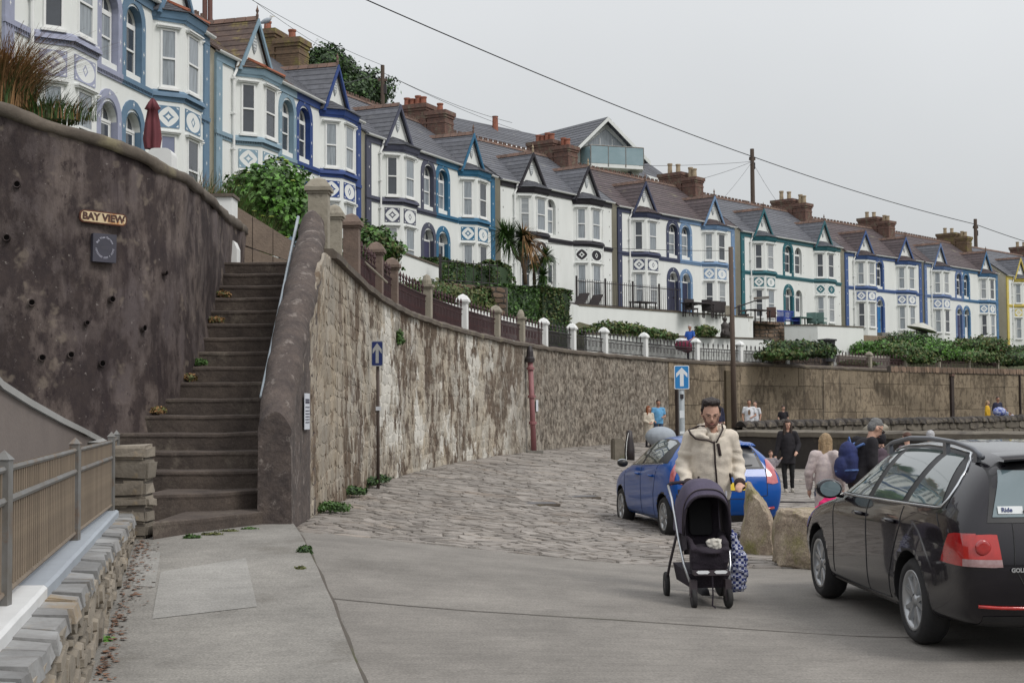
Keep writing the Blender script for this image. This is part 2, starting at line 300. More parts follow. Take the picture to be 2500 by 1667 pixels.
def resample(pts, step):
    """catmull-rom through the points, then even spacing"""
    P = [Vector(p) for p in pts]; Q = []
    for i in range(len(P) - 1):
        p0, p1, p2, p3 = P[max(i - 1, 0)], P[i], P[i + 1], P[min(i + 2, len(P) - 1)]
        for k in range(12):
            t = k / 12; Q.append(0.5 * ((2 * p1) + (p2 - p0) * t + (2 * p0 - 5 * p1 + 4 * p2 - p3) * t * t + (3 * p1 - p0 - 3 * p2 + p3) * t ** 3))
    Q.append(P[-1]); L_ = [0]
    for a, b in zip(Q, Q[1:]): L_.append(L_[-1] + (b - a).length)
    n = max(2, int(round(L_[-1] / step))); out = []; j = 0
    for k in range(n + 1):
        d = L_[-1] * k / n
        while j < len(L_) - 2 and L_[j + 1] < d: j += 1
        out.append(Q[j].lerp(Q[j + 1], (d - L_[j]) / max(1e-9, L_[j + 1] - L_[j])))
    return out, L_[-1]

def stone_mesh(cell, bulge, mapf, mat, inset=0.012, rnd=random):
    """one stone: cell = 4 corners (u,v); octagonal rounded block standing proud of the wall by about bulge"""
    c = [Vector((p[0], p[1], 0)) for p in cell]; ctr = sum(c, Vector()) / 4
    ring = []
    for i in range(4):
        a, b, d = c[i], c[(i + 1) % 4], c[(i - 1) % 4]
        ea = (b - a); ed = (d - a); k = 0.16 + 0.14 * rnd.random()
        ring += [a + ed * k, a + ea * k]
    def shrink(p, s): 
        d = ctr - p; l = d.length; return p + d * min(0.45, s / max(l, 1e-6))
    o = [shrink(p, inset) for p in ring]; t = [shrink(p, inset + min(0.03, bulge * 1.1)) for p in ring]
    tilt = (rnd.uniform(-.25, .25), rnd.uniform(-.25, .25)); h = bulge * (0.6 + 0.7 * rnd.random())
    vs = [mapf(p.x, p.y, -0.03) for p in o] + [mapf(p.x, p.y, max(.002, h + (p.x - ctr.x) * tilt[0] * .15 + (p.y - ctr.y) * tilt[1] * .15)) for p in t]
    fs = [(i, (i + 1) % 8, (i + 1) % 8 + 8, i + 8) for i in range(8)] + [tuple(range(8, 16))]
    return vs, fs
def cells(u0, u1, v0, v1, w, h, jit=0.25, wvar=0.5, rnd=random, vtop=None):
    """courses of irregular quads"""
    rows = max(1, int(round((v1 - v0) / h))); out = []
    rv = [v0 + (v1 - v0) * r / rows for r in range(rows + 1)]
    def rowline(r, u):
        if r == 0: return v0
        if r == rows: return v1
        return rv[r] + (noise.noise(Vector((u * 1.1, r * 7.3, 1.5)))) * h * jit * 2.2
    for r in range(rows):
        u = u0 - rnd.random() * w * 0.5; e0 = u
        cuts = [u]
        while cuts[-1] < u1: cuts.append(cuts[-1] + w * (1 + rnd.uniform(-wvar, wvar)))
        off = [(rnd.uniform(-1, 1) * w * .08, rnd.uniform(-1, 1) * w * .08) for _ in cuts]
        for i in range(len(cuts) - 1):
            a, b = cuts[i], cuts[i + 1]
            if a < u0 - 1e-6: a = u0
            if b > u1: b = u1
            if b - a < w * .2: continue
            ax0 = max(u0, a + off[i][0]); ax1 = max(u0, a + off[i][1]); bx0 = min(u1, b + off[i + 1][0]); bx1 = min(u1, b + off[i + 1][1])
            out.append([(ax0, rowline(r, a)), (bx0, rowline(r, b)), (bx1, rowline(r + 1, b)), (ax1, rowline(r + 1, a))])
    return out
def build_stones(cl, bulge, mapf, mat, parent, near=None, limit=0, name='stone', inset=0.012, rest='stones'):
    """the `limit` pieces nearest to the viewpoint as single parts, the rest joined as one part of kind stuff"""
    def key(c):
        u = sum(p[0] for p in c) / 4; v = sum(p[1] for p in c) / 4; P = Vector(mapf(u, v, 0)); 
        return (P - Vector((0, 0, 1.7))).length
    if limit < len(cl): cl = sorted(cl, key=key)
    for c in cl[:limit]:
        vs, fs = stone_mesh(c, bulge, mapf, mat, inset); mb = MB().add(vs, fs); obj(name, mb, mat, parent)
    if len(cl) > limit:
        mb = MB()
        for c in cl[limit:]:
            vs, fs = stone_mesh(c, bulge, mapf, mat, inset); mb.add(vs, fs)
        o = obj(rest, mb, mat, parent); o['kind'] = 'stuff'
# ------------------------------------------------------------------ ground levels
def Dp(x, y): return x * 2500 / 2352, y * 2500 / 2352
_top = [(1000, 748), (1100, 775), (1200, 795), (1300, 810), (1400, 820), (1500, 828), (1600, 835), (1700, 839), (1900, 847), (2100, 855), (2352, 862)]
WLC = [(-2.6, 16.9), (-2.6, 19.7), (-2.61, 24.0), (-2.5, 26.5), (-2.3, 30.5)] + [tuple(PZ(*Dp(x, y), 3.8)[:2]) for x, y in _top]
WLC += [(WLC[-1][0] + 14, WLC[-1][1] + 12)]
WLS, WLEN = resample([(x, y, 0) for x, y in WLC], 0.5)     # retaining wall plan line
PATH_EDGE = [(0.7, 0.0), (-0.1, 4.6), (-0.92, 8.75), (-1.47, 11.5), (-2.08, 14.3), (-2.64, 16.95)]
_ref = [Vector((x, y, 0)) for x, y in PATH_EDGE] + WLS[2:]
def dist_wall(x, y):
    best = 1e9; sgn = 1; p = Vector((x, y, 0))
    for a, b in zip(_ref, _ref[1:]):
        if abs(a.y - y) > 14 and abs(a.x - x) > 14: continue
        ab = b - a; t = max(0, min(1, (p - a).dot(ab) / ab.length_squared)); q = a + ab * t; d = (p - q).length
        if d < best: best = d; sgn = 1 if (ab.x * (p.y - a.y) - ab.y * (p.x - a.x)) < 0 else -1
    return best * sgn
def zg(x, y):
    d = dist_wall(x, y) if y > 7 else 0
    v = 0.38 - 0.1 * max(0, min(6, d))
    return sstep(8, 16, y) * (v if v > 0 else v * sstep(15.5, 21, y))
def ground_strip(name, xs, ys, mat, dz=0.0, xf=None):
    P = [[(x if xf is None else xf(x, y), y, 0) for x in xs] for y in ys]
    P = [[(p[0], p[1], zg(p[0], p[1]) + dz) for p in r] for r in P]
    return tag(obj(name, MB().grid(P), mat, smooth=True), kind='structure')
def edge_x(y): return interp([(b, a) for a, b in PATH_EDGE], y) if y < 16.95 else WLS[min(len(WLS) - 1, 0)].x

# far sheet under everything, out to the horizon
tag(obj('ground', MB().add([(-3000, -3000, -2.2), (3000, -3000, -2.2), (3000, 3000, -2.2), (-3000, 3000, -2.2)], [(0, 1, 2, 3)]), M['soil']), kind='structure')
# harbour slip: concrete in front, cobble bed beyond
def frange(a, b, s):
    n = max(1, int(round((b - a) / s))); return [a + (b - a) * i / n for i in range(n + 1)]
CB0 = lambda x: 15.9 - 0.16 * x      # where the cobbles begin
xs = frange(0, 1, 1 / 26)
tag(obj('road', MB().grid([[(lambda X: (X, lerp(-4, CB0(X), v), zg(X, lerp(-4, CB0(X), v))))(lerp(interp([(b, a) for a, b in PATH_EDGE], max(0, lerp(-4, 15.9, v))) - .3, 34, u ** 1.6)) for u in xs] for v in frange(0, 1, 1 / 34)]), M['concrete'], smooth=True), kind='structure')
def wall_x(y):
    for a, b in zip(WLS, WLS[1:]):
        if a.y <= y <= b.y: return lerp(a.x, b.x, (y - a.y) / (b.y - a.y))
    return WLS[0].x if y < WLS[0].y else WLS[-1].x
rows = []
for v in frange(0, 1, 1 / 90):
    r = []
    for u in frange(0, 1, 1 / 20):
        y = lerp(15.2, 92, v ** 1.25); xl = (interp([(b, a) for a, b in PATH_EDGE], y) if y < 16.95 else wall_x(y)) - 0.3
        X = lerp(xl, 44, u ** 1.7); y2 = y if v > 0 else CB0(X) - .05
        r.append((X, y2 if v > 0 else CB0(X) - .02, zg(X, y2) - 0.035))
    rows.append(r)
tag(obj('slipway_bed', MB().grid(rows), M['joint'], smooth=True), kind='structure')
# cobbles: long flat stones lying across the slip
cob = tag(link('cobbled_road', None), kind='structure')
rnd = random.Random(3); cl = []
y = 15.0
while y < 60:
    near = y < 30; h = 0.15 if y < 24 else (0.2 if y < 36 else 0.34); w = 0.33 if y < 24 else (0.42 if y < 36 else 0.7)
    xl = (interp([(b, a) for a, b in PATH_EDGE], y) + .03 if y < 16.95 else wall_x(y)) ; xr = min(10.5, xl + 12) if y < 40 else xl + 11
    for c in cells(xl, xr, y, y + h * 0.999, w, h, 0.0, 0.55, rnd):
        uc = sum(p[0] for p in c) / 4; vc = y + h / 2
        if vc < CB0(uc) - 0.0: continue
        if uc > 4.8 and vc < 30 and False: continue
        ph = math.sin(uc * 1.7 + y * .6) * .03 + math.sin(uc * .5) * .05
        j = [rnd.uniform(-1, 1) * h * .12 for _ in range(4)]
        cl.append([(c[0][0], c[0][1] + ph + j[0]), (c[1][0], c[1][1] + ph + j[1]), (c[2][0], c[2][1] + ph + j[2]), (c[3][0], c[3][1] + ph + j[3])])
    y += h
_zc = {}
def zgf(u, v):
    k = (round(u * 4), round(v * 4))
    if k not in _zc: _zc[k] = zg(k[0] / 4, k[1] / 4)
    return _zc[k]
build_stones(cl, 0.011, lambda u, v, hh: (u, v, zgf(u, v) - .035 + 0.03 + hh), M['cobble'], cob, limit=300, name='cobble', inset=0.009, rest='cobbles')

# concrete bay joints: thin grooves read as dark inlaid strips
def strip(name, pts, w, mat, dz, parent=None):
    mb = MB(); P = [Vector((x, y, zg(x, y) + dz)) for x, y in pts]; L_, R_ = [], []
    for i, p in enumerate(P):
        d = (P[min(i + 1, len(P) - 1)] - P[max(i - 1, 0)]).normalized(); n = Vector((-d.y, d.x, 0)) * w / 2
        L_.append(p + n); R_.append(p - n)
    mb.grid([L_, R_]); return tag(obj(name, mb, mat, parent), kind='structure')
j1 = [tuple(PZ(800 + 1500 * t, 1513 + 44 * t + 2 * math.sin(t * 9), 0.0)[:2]) for t in frange(0, 1, .05)]
strip('expansion_joint', j1, 0.02, M['joint'], 0.004)

# footpath slab, a low step above the road, running up to the stairs
PE = PATH_EDGE
LW = lambda y: interp([(0, -0.75), (6.06, -2.05), (8.7, -2.63), (10.95, -3.12), (14.2, -3.82), (15.2, -4.05), (18, -4.6)], y)
rows = []
for y in frange(-2, 17.4, 0.5):
    xr = interp([(b, a) for a, b in PE], max(y, 0)) if y < 16.95 else -2.62
    xl = LW(max(0, y)) - .05
    rows.append([(lerp(xl, xr, u), y, zg(lerp(xl, xr, u), y) + 0.065) for u in frange(0, 1, .1)])
mb = MB().grid(rows)
edge = [r[-1] for r in rows]; wob = [0.012 * noise.noise(Vector((0, y * 3, 0))) for y in frange(-2, 17.4, 0.5)]
mb.grid([edge, [(p[0] + .012 + wb, p[1], p[2] - .012) for p, wb in zip(edge, wob)], [(p[0] + .03 + wb, p[1], p[2] - .10) for p, wb in zip(edge, wob)]])
fp = tag(obj('footpath', mb, M['path'], smooth=False), kind='structure')
def flat(name, pts, mat, dz):
    mb = MB().add([(x, y, zg(x, y) + dz) for x, y in pts], [tuple(range(len(pts)))]); return tag(obj(name, mb, mat), kind='structure')
M['patch'] = pm('path_patch_concrete', (0.315, 0.305, 0.285), (0.255, 0.248, 0.23), 1.4, 0.9, .3, 40, speck=.2, brush=.05)
flat('path_patch', [tuple(PZ(*p, .42)[:2]) for p in [(372, 1430), (628, 1412), (600, 1345), (392, 1365)]], M['patch'], 0.069)
flat('path_patch', [tuple(PZ(*p, .40)[:2]) for p in [(325, 1390), (378, 1392), (392, 1342), (330, 1338)]], M['patch'], 0.069)

# ------------------------------------------------------------------ tall retaining wall beside the slip
def topz(y):
    return interp([(16.9, 2.02), (18.3, 3.05), (19.7, 3.95), (24, 3.9), (26.5, 3.8), (200, 3.8)], y)
def wall_map(zoff=0, push=0):
    def f(u, v, h):
        k = max(0, min(len(WLS) - 2, int(u / 0.5))); t = (u - k * 0.5) / 0.5; a, b = WLS[k], WLS[k + 1]
        d = (b - a).normalized(); n = Vector((d.y, -d.x, 0)); p = a.lerp(b, t) + n * (h + push); z0 = zg(p.x, p.y) - .1
        return (p.x, p.y, z0 + (topz(p.y) - z0) * v)
    return f
WSTEP = WLEN / (len(WLS) - 1)
def wall_map2(u, v, h):
    k = max(0, min(len(WLS) - 2, int(u / WSTEP))); t = u / WSTEP - k; a, b = WLS[k], WLS[k + 1]
    d = (b - a).normalized(); n = Vector((d.y, -d.x, 0)); p = a.lerp(b, t) + n * h; z0 = zgf(p.x, p.y) - .08
    return (p.x, p.y, z0 + (topz(p.y) - z0) * v)
def u_at_y(y):
    for k, p in enumerate(WLS):
        if p.y >= y: return k * WSTEP
    return WLEN
USPLIT = u_at_y(61.5)
rw = thing('rubble_retaining_wall', 'tall curving retaining wall of limewashed rubble beside the cobbled road', 'wall')
def core(u0, u1, back=0.6, name='wall_core', mat=None, parent=None, h0=0.0):
    us = frange(u0, u1, 0.5); F_ = [[wall_map2(u, v, h0) for v in frange(0, 1, .1)] for u in us]
    B_ = [[wall_map2(u, v, -back) for v in (1, 0)] for u in us]
    mb = MB().grid([f + b for f, b in zip(F_, B_)])
    mb.add(F_[0] + B_[0], [tuple(range(len(F_[0]) + 2))]); mb.add(F_[-1] + B_[-1], [tuple(range(len(F_[0]) + 2))])
    return obj(name, mb, mat, parent)
core(0, u_at_y(22.5), .06, 'wall_core', M['rubble'], rw)
core(u_at_y(22.5), USPLIT, .55, 'wall_core', M['rubble'], rw)
rnd = random.Random(11); cl = []
for k in range(int(USPLIT / 2) + 1):
    a, b = k * 2, min(USPLIT, k * 2 + 2)
    if b - a < .3: continue
    fine = a < 26
    cl += [[(p[0], p[1] / 3.5) for p in c] for c in cells(a, b, 0, 3.5, 0.34 if fine else .55, 0.2 if fine else .3, 0.3, 0.5, rnd)]
build_stones(cl, 0.007, wall_map2, M['rubble'], rw, limit=300, name='stone', inset=0.002)
def coping(u0, u1, mat, parent, w0=-0.5, w1=0.09, t=0.14, name='coping', seed=0):
    us = frange(u0, u1, .4); P = []
    for u in us:
        q = [wall_map2(u, 1, w0), wall_map2(u, 1, w1), wall_map2(u, 1, w1 + .01), wall_map2(u, 1, w1 - .06), wall_map2(u, 1, w0)]
        nn = 0.035 * noise.noise(Vector((u * 1.3, seed, 0))); zz = [0, 0, t * .6, t, t]
        P.append([(p[0], p[1], p[2] + z + nn + (.0 if i in (0, 4) else 0)) for i, (p, z) in enumerate(zip(q, zz))])
    P = [r + [r[0]] for r in P]; mb = MB().grid(P)
    for q in (P[0], P[-1]): mb.add(q[:-1], [tuple(range(5))])
    return obj(name, mb, mat, parent)
coping(u_at_y(19.9), USPLIT, M['coping'], rw)
bw = thing('concrete_block_wall', 'far stretch of high retaining wall in big stained concrete blocks', 'wall')
core(USPLIT, WLEN, .55, 'wall_core', M['joint'], bw, h0=-.03)
rnd = random.Random(5); cl = []
u = USPLIT
while u < WLEN - .5:
    w = rnd.uniform(2.2, 4.2); u2 = min(WLEN, u + w)
    vs_ = [0, rnd.choice((.14, .22)), rnd.uniform(.33, .5), rnd.uniform(.72, .8), 1.0]
    for a, b in zip(vs_, vs_[1:]):
        n = max(1, int(w / 1.6)); us = [u + (u2 - u) * i / n for i in range(n + 1)]
        for c, d in zip(us, us[1:]): cl.append([(c, a), (d, a), (d, b), (c, b)])
    u = u2
def blk(c):
    (a, v0), (b, _), (_, v1), _ = c; e = .012; ev = .003
    n = max(1, int((b - a) / .5)); us = frange(a + e, b - e, (b - a) / n)
    o = rnd.uniform(0, .03)
    P = [[wall_map2(u, v0 + ev, -.03), wall_map2(u, v0 + ev, .02 + o), wall_map2(u, v1 - ev, .02 + o), wall_map2(u, v1 - ev, -.03)] for u in us]
    mb = MB().grid(P); mb.add(P[0], [(0, 1, 2, 3)]); mb.add(P[-1], [(0, 1, 2, 3)]); return mb
for c in cl: obj('block', blk(c), M['blockwall'], bw)
coping(USPLIT, WLEN, M['coping'], bw, t=.16, seed=4)

# ------------------------------------------------------------------ stairs, parapet, handrail
SB, SR, ST = 0.38, 0.22, 0.39
FOOT = [(-9, 17.1), (-6.5, 17.25), (-5.6, 17.5), (-5.0, 17.9), (-4.72, 18.35), (-4.52, 18.9), (-4.43, 19.5), (-4.43, 20.6), (-4.5, 21.6), (-4.6, 23.6), (-4.6, 26)]
def foot_x(y):
    pts = [(b, a) for a, b in FOOT]
    return interp(sorted(pts), y)
stairs = thing('stone_stairs', 'steep flight of seventeen worn dark concrete steps climbing between two walls', 'stairs')
def rough(mb_, amp=.012, sc=3):
    mb_.v = [tuple(Vector(v) + noise.noise_vector(Vector(v) * sc) * amp) for v in mb_.v]; return mb_
for k in range(1, 18):
    z = SB + SR * k; y0 = 16.3 + ST * (k - 1); y1 = y0 + ST + .25 if k < 17 else y0 + 3.0
    xr = -2.84 - .05 * k * .45; xl = foot_x(y0 + .1) - .25 if k >= 5 else (-4.05 if k < 3 else -4.95)
    if k == 1: fl, fr = Vector((-3.72, 14.75)), Vector((-2.66, 16.75))
    elif k == 2: fl, fr = Vector((-4.1, 15.95)), Vector((-2.87, 16.85)); 
    elif k == 3: fl, fr = Vector((-4.9, 16.95)), Vector((xr, y0 - .02))
    else: fl, fr = Vector((xl, y0)), Vector((xr, y0))
    n = 16; prof = [(.02, -SR - .12), (.0, -.07), (-.012, -.04), (-.008, -.012), (.03, 0), (None, .008)]
    P = []
    for i in range(n + 1):
        p = fl.lerp(fr, i / n); row = []
        sag = -.012 * math.sin(math.pi * i / n)
        for a, b in prof:
            yy = p.y + a if a is not None else max(y1, p.y + .3)
            row.append((p.x, yy, z + b + sag + (0.01 * noise.noise(Vector((p.x * 3, k * 3.1, b * 9))))))
        row.append((p.x, max(y1, p.y + .3), z - SR - .12)); P.append(row)
    mb = MB().grid(P); mb.add(P[0], [tuple(range(len(P[0])))]); mb.add(P[-1], [tuple(range(len(P[0])))])
    if k == 1: pass
    obj('step', mb, M['dark_concrete'], stairs)
# parapet: rubble end, rounded lichened top following the flight
PT = [(16.35, 1.72), (17.3, 2.55), (18.5, 3.35), (19.7, 4.02), (20.8, 4.5), (21.3, 4.76), (21.6, 4.74), (21.9, 4.6), (22.2, 4.3)]
par = thing('stair_parapet', 'sloping dark rounded parapet between the stairs and the cobbled road', 'wall')
P = []
for y in frange(16.35, 22.2, .12):
    z = interp(PT, y); t = (y - 16.35) / 5.65; xi = interp([(16.3, -2.92), (19.7, -3.07), (21.5, -3.16), (22.4, -3.12)], y); xo = interp([(16.3, -2.55), (19.7, -2.62), (21.4, -2.84), (22.4, -2.88)], y); c = (xi + xo) / 2; r = (xo - xi) / 2
    row = [(xi, y, SB + (y - 16.3) * .56 - .5), (xi, y, z - .32)]
    for k in range(11):
        a = math.pi - math.pi * k / 10; row.append((c + r * 1.06 * math.cos(a), y, z - .28 + .28 * math.sin(a)))
    row += [(xo, y, z - .32), (xo, y, min(z - .4, 2.6 if y > 18 else z - .4)), (xo, y, .2)]
    P.append([tuple(Vector(q) + noise.noise_vector(Vector(q) * 2.2) * .035 + noise.noise_vector(Vector(q) * 8) * .016) for q in row])
mb = MB().grid(P); mb.add(P[0], [tuple(range(len(P[0])))]); mb.add(P[-1], [tuple(range(len(P[0])))])
obj('parapet_body', mb, M['parapet'], par, smooth=True)
hr = thing('handrail', 'pale galvanised tube handrail running up the right side of the stairs', 'handrail')
hp = [(-2.99, 16.45, 1.72 + .1), (-3.29, 21.4, 4.78)]
a = PY(638, 969, 17.0); b = PY(728, 530, 21.9)
mb = MB().tube([a, a.lerp(b, .5), b], .024, 10); obj('rail', mb, pm('galvanised', (0.50, 0.56, 0.60), (0.40, 0.45, 0.49), 6, 0.4, metal=.4), hr, smooth=True)
for t in (.03, .25, .5, .75, .95):
    p = a.lerp(b, t); obj('bracket', MB().tube([p, p + Vector((.1, 0, -.02)), p + Vector((.22, 0.02, -.10))], .009, 6), M['iron'], hr)

# ------------------------------------------------------------------ big dark curved wall on the left
DT = [(-9, 5.75), (-6.5, 5.62), (-5.6, 5.30), (-5.0, 5.17), (-4.72, 5.08), (-4.52, 5.0), (-4.43, 4.96)]
fs_, fl_ = resample([(x, y, 0) for x, y in FOOT], .12)
dw = thing('curved_dark_wall', 'high curved dark stained wall left of the stairs carrying the street name', 'wall')
def dwtop(p): return (interp(DT, p.x) if p.y < 20 else 4.93)
P = []
for i, p in enumerate(fs_):
    a, b = fs_[max(i - 1, 0)], fs_[min(i + 1, len(fs_) - 1)]; d = (b - a).normalized(); n = Vector((d.y, -d.x, 0)); zt = dwtop(p)
    row = []
    for v in frange(0, 1, 1 / 34):
        z = lerp(-.6, zt - .12, v); q = p + n * (0.10 * (1 - v)) ; q = Vector((q.x, q.y, z))
        s = noise.noise(q * 1.1) * .05 + noise.noise(q * 3.7) * .028 + noise.noise(q * 9) * .008
        row.append(q + n * s)
    P.append(row)
mb = MB().grid(P); obj('wall_face', mb, M['darkwall'], dw, smooth=True)
P = []
for i, p in enumerate(fs_):
    a, b = fs_[max(i - 1, 0)], fs_[min(i + 1, len(fs_) - 1)]; d = (b - a).normalized(); n = Vector((d.y, -d.x, 0)); zt = dwtop(p)
    q = []
    for h, z in ((.01, -.16), (.055, -.14), (.06, -.05), (.03, 0.0), (-.1, .03), (-.28, .03), (-.42, -.02), (-.5, -.3)):
        c = p + n * h; c = Vector((c.x, c.y, zt + z)); q.append(c + noise.noise_vector(c * 2.3) * .04 + noise.noise_vector(c * 9) * .018)
    P.append(q)
obj('coping', MB().grid(P), M['coping'], dw, smooth=True)
def on_dark(px, py):
    """point and outward normal on the dark wall seen at a photo bearing"""
    d = Vector(ray(px, py)); best = None
    for a, b in zip(fs_, fs_[1:]):
        ab = b - a; den = d.x * ab.y - d.y * ab.x
        if abs(den) < 1e-9: continue
        s = (a.x * ab.y - a.y * ab.x) / den; t = (a.x * d.y - a.y * d.x) / den
        if s > 0 and -0.001 <= t <= 1.001 and (best is None or s < best[0]): best = (s, Vector((ab.y, -ab.x, 0)).normalized())
    s, n = best; P_ = Vector((0, 0, CZ)) + d * s; v = (P_.z + .6) / 5.6
    q = P_ + n * 0.10 * (1 - v); sn = noise.noise(q * 1.1) * .05 + noise.noise(q * 3.7) * .028
    return q + n * sn, n
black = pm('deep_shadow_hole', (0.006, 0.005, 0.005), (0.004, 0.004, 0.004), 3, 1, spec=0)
for i, (x, y) in enumerate([(40, 425), (17, 547), (95, 822), (161, 815), (232, 835), (253, 688), (72, 696), (322, 754), (197, 742), (368, 628)]):
    p, n = on_dark(*Dp(x, y)); Mx = Matrix.Translation(p) @ n.to_track_quat('Z', 'Y').to_matrix().to_4x4()
    r = .042 if i < 8 else .03
    obj('weep_hole', MB().lathe([(r * .75, .055), (r, .062), (r * 1.04, .05), (r * 1.04, -.12), (r * .8, -.12)], 14, M4=Mx), M['darkwall'], dw)
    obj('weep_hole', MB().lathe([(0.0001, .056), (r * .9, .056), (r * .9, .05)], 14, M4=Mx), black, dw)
TSC = bpy.data.scenes.new('workbench')
def eval_mesh(o):
    """modifier result of one object, worked out in a scratch scene so that it stays quick"""
    TSC.collection.objects.link(o)
    with bpy.context.temp_override(scene=TSC, view_layer=TSC.view_layers[0]):
        dg = bpy.context.evaluated_depsgraph_get(); me = bpy.data.meshes.new_from_object(o.evaluated_get(dg))
    TSC.collection.objects.unlink(o); return me
def text_mesh(s, size, mat, Mx, parent, name='lettering', ext=.003, align='CENTER', bold=0.0):
    c = bpy.data.curves.new('t', 'FONT'); c.body = s; c.size = size; c.extrude = ext; c.align_x = align; c.align_y = 'CENTER'; c.offset = bold; c.resolution_u = 3
    o = bpy.data.objects.new('t', c); me = eval_mesh(o)
    bpy.data.objects.remove(o); me.materials.clear(); me.materials.append(mat); me.transform(Mx); q = link(name, me, parent); return q
def face_frame(p, n, roll=0.0):
    n = n.normalized(); x = Vector((0, 0, 1)).cross(n).normalized(); z = n.cross(x)
    R = Matrix((x, z, n)).transposed().to_4x4(); return Matrix.Translation(p) @ R @ Matrix.Rotation(roll, 4, 'Z')
def rrect(w, h, r, n=4):
    out = []
    for cx, cy, a0 in ((w / 2 - r, h / 2 - r, 0), (-w / 2 + r, h / 2 - r, 90), (-w / 2 + r, -h / 2 + r, 180), (w / 2 - r, -h / 2 + r, 270)):
        for k in range(n + 1): a = rad(a0 + 90 * k / n); out.append((cx + r * math.cos(a), cy + r * math.sin(a)))
    return out
p, n = on_dark(*Dp(231, 503)); F_ = face_frame(p + n * .05, n, rad(-2.2))
ns = thing('street_name_sign', 'rusty cream street name plate on the dark wall above the square plaque', 'sign')
rusty = pm('rusty_cream_enamel', (0.66, 0.55, 0.36), (0.58, 0.44, 0.26), 9, 0.6, c3=(0.48, 0.19, 0.05), scale3=6, thr=0.52, wid=.12)
rust = pm('rust_rim', (0.13, 0.045, 0.025), (0.08, 0.03, 0.02), 9, .8)
def plate(name, w, h, r, F, z0, z1, mat, parent):
    return obj(name, MB().prism(rrect(w, h, r), lambda a, b: F @ Vector((a, b, z0)), lambda a, b: F @ Vector((a, b, z1))), mat, parent)
plate('plate_rim', .60, .155, .055, F_, -.03, .012, rust, ns); plate('plate', .57, .125, .045, F_, .012, .016, rusty, ns)
text_mesh('BAY VIEW', .12, pm('dark_rust_letters', (0.05, 0.025, 0.02), (0.10, 0.04, 0.025), 20, .7), F_ @ Matrix.Translation((0, 0, .017)), ns, bold=.006)
for sx_ in (-.262, .262): obj('bolt', MB().lathe([(.009, 0), (.007, .006), (.0001, .008)], 8, M4=F_ @ Matrix.Translation((sx_, -.005, .016))), rust, ns)
p, n = on_dark(*Dp(232, 572)); F_ = face_frame(p + n * .05, n, rad(-1))
pl = thing('slate_plaque', 'square dark slate plaque with a ring of small pale lettering', 'plaque')
plate('plate', .30, .355, .006, F_, -.05, .03, pm('slate_plaque_stone', (0.055, 0.053, 0.075), (0.04, 0.04, 0.055), 5, .5), pl)
lt = pm('pale_lettering', (0.42, 0.42, 0.50), (0.36, 0.36, 0.42), 5, .6)
s_ = 'Bay View Terrace'
for i, ch in enumerate(s_):
    if ch == ' ': continue
    a = rad(152 - 124 * i / (len(s_) - 1)); text_mesh(ch, .032, lt, F_ @ Matrix.Translation((.112 * math.cos(a), .005 + .128 * math.sin(a), .031)) @ Matrix.Rotation(a - math.pi / 2, 4, 'Z'), pl, 'letter', ext=.001, bold=.001)
for i in range(22):
    if i in (9, 14, 16): continue
    a = rad(188 + 164 * i / 21); Mx = F_ @ Matrix.Translation((.112 * math.cos(a), .005 + .128 * math.sin(a), .031)) @ Matrix.Rotation(a, 4, 'Z')
    obj('letter', MB().box((-.011, -.0028, 0), (.011, .0028, .001), Mx).box((-.011, .0015, 0), (-.006, .009, .001), Mx), lt, pl)
obj('inscription', MB().box((-.045, .01, .030), (.045, .014, .0315), F_).box((-.04, -.01, .030), (.04, -.006, .0315), F_), pm('faint_inscription', (.11, .10, .12)), pl)

# ------------------------------------------------------------------ low left wall, slab, railing, ramp wall, stone pier
lw = thing('low_stone_wall', 'low wall of pale split stones along the footpath, lower left', 'wall')
WT = .68
def lwm(u, v, h):     # u along (y), v height
    x = LW(u); return (x + h, u, lerp(zg(x + .3, u) - .1, WT, v))
P = [[(LW(y) - .05, y, -.3), (LW(y) - .02, y, WT - .03), (LW(y) - .5, y, WT - .03)] for y in frange(2, 15.0, .5)]
obj('mortar_core', MB().grid(P), M['joint'], lw)
rnd = random.Random(2)
cl = [[(p[0], p[1]) for p in c] for c in cells(4.2, 15.0, 0, .97, .26, .17, .35, .6, rnd)]
build_stones(cl, .045, lwm, M['lowstone'], lw, limit=300, inset=.008)
# cap stones laid on edge
y = 4.2
capst = pm('blue_grey_cap_stone', (0.30, 0.305, 0.305), (0.17, 0.165, 0.16), 4, .85, .6, 14, c3=(.24, .18, .11), thr=.56, rand=.3)
while y < 14.9:
    w = rnd.choice((.12, .17, .22, .3, .4)); x = LW(y + w / 2); y2 = min(y + w, 15); xl = slab_r = interp([(4, -1.72), (6.06, -2.2), (14.2, -3.93), (16, -4.3)], y + w / 2)
    e = .007; h1 = WT + rnd.uniform(0, .02); xo = LW(y) + rnd.uniform(.03, .075)
    xo2 = LW(y2) + rnd.uniform(.03, .075); a = interp([(4, -1.72), (6.06, -2.2), (14.2, -3.93), (16, -4.3)], y) - .03; a2 = interp([(4, -1.72), (6.06, -2.2), (14.2, -3.93), (16, -4.3)], y2) - .03
    lo = [(a, y + e, WT - .08), (xo, y + e, WT - .08), (xo2, y2 - e, WT - .08), (a2, y2 - e, WT - .08)]
    hi = [(a + .01, y + e + .01, h1), (xo - .02, y + e + .01, h1 - rnd.uniform(0, .02)), (xo2 - .02, y2 - e - .01, h1 - rnd.uniform(0, .02)), (a2 + .01, y2 - e - .01, h1)]
    obj('cap_stone', MB().hexa(lo, hi), capst, lw); y = y2
SLR = lambda y: interp([(0, -0.85), (6.06, -2.2), (14.2, -3.93), (15.1, -4.12)], y)
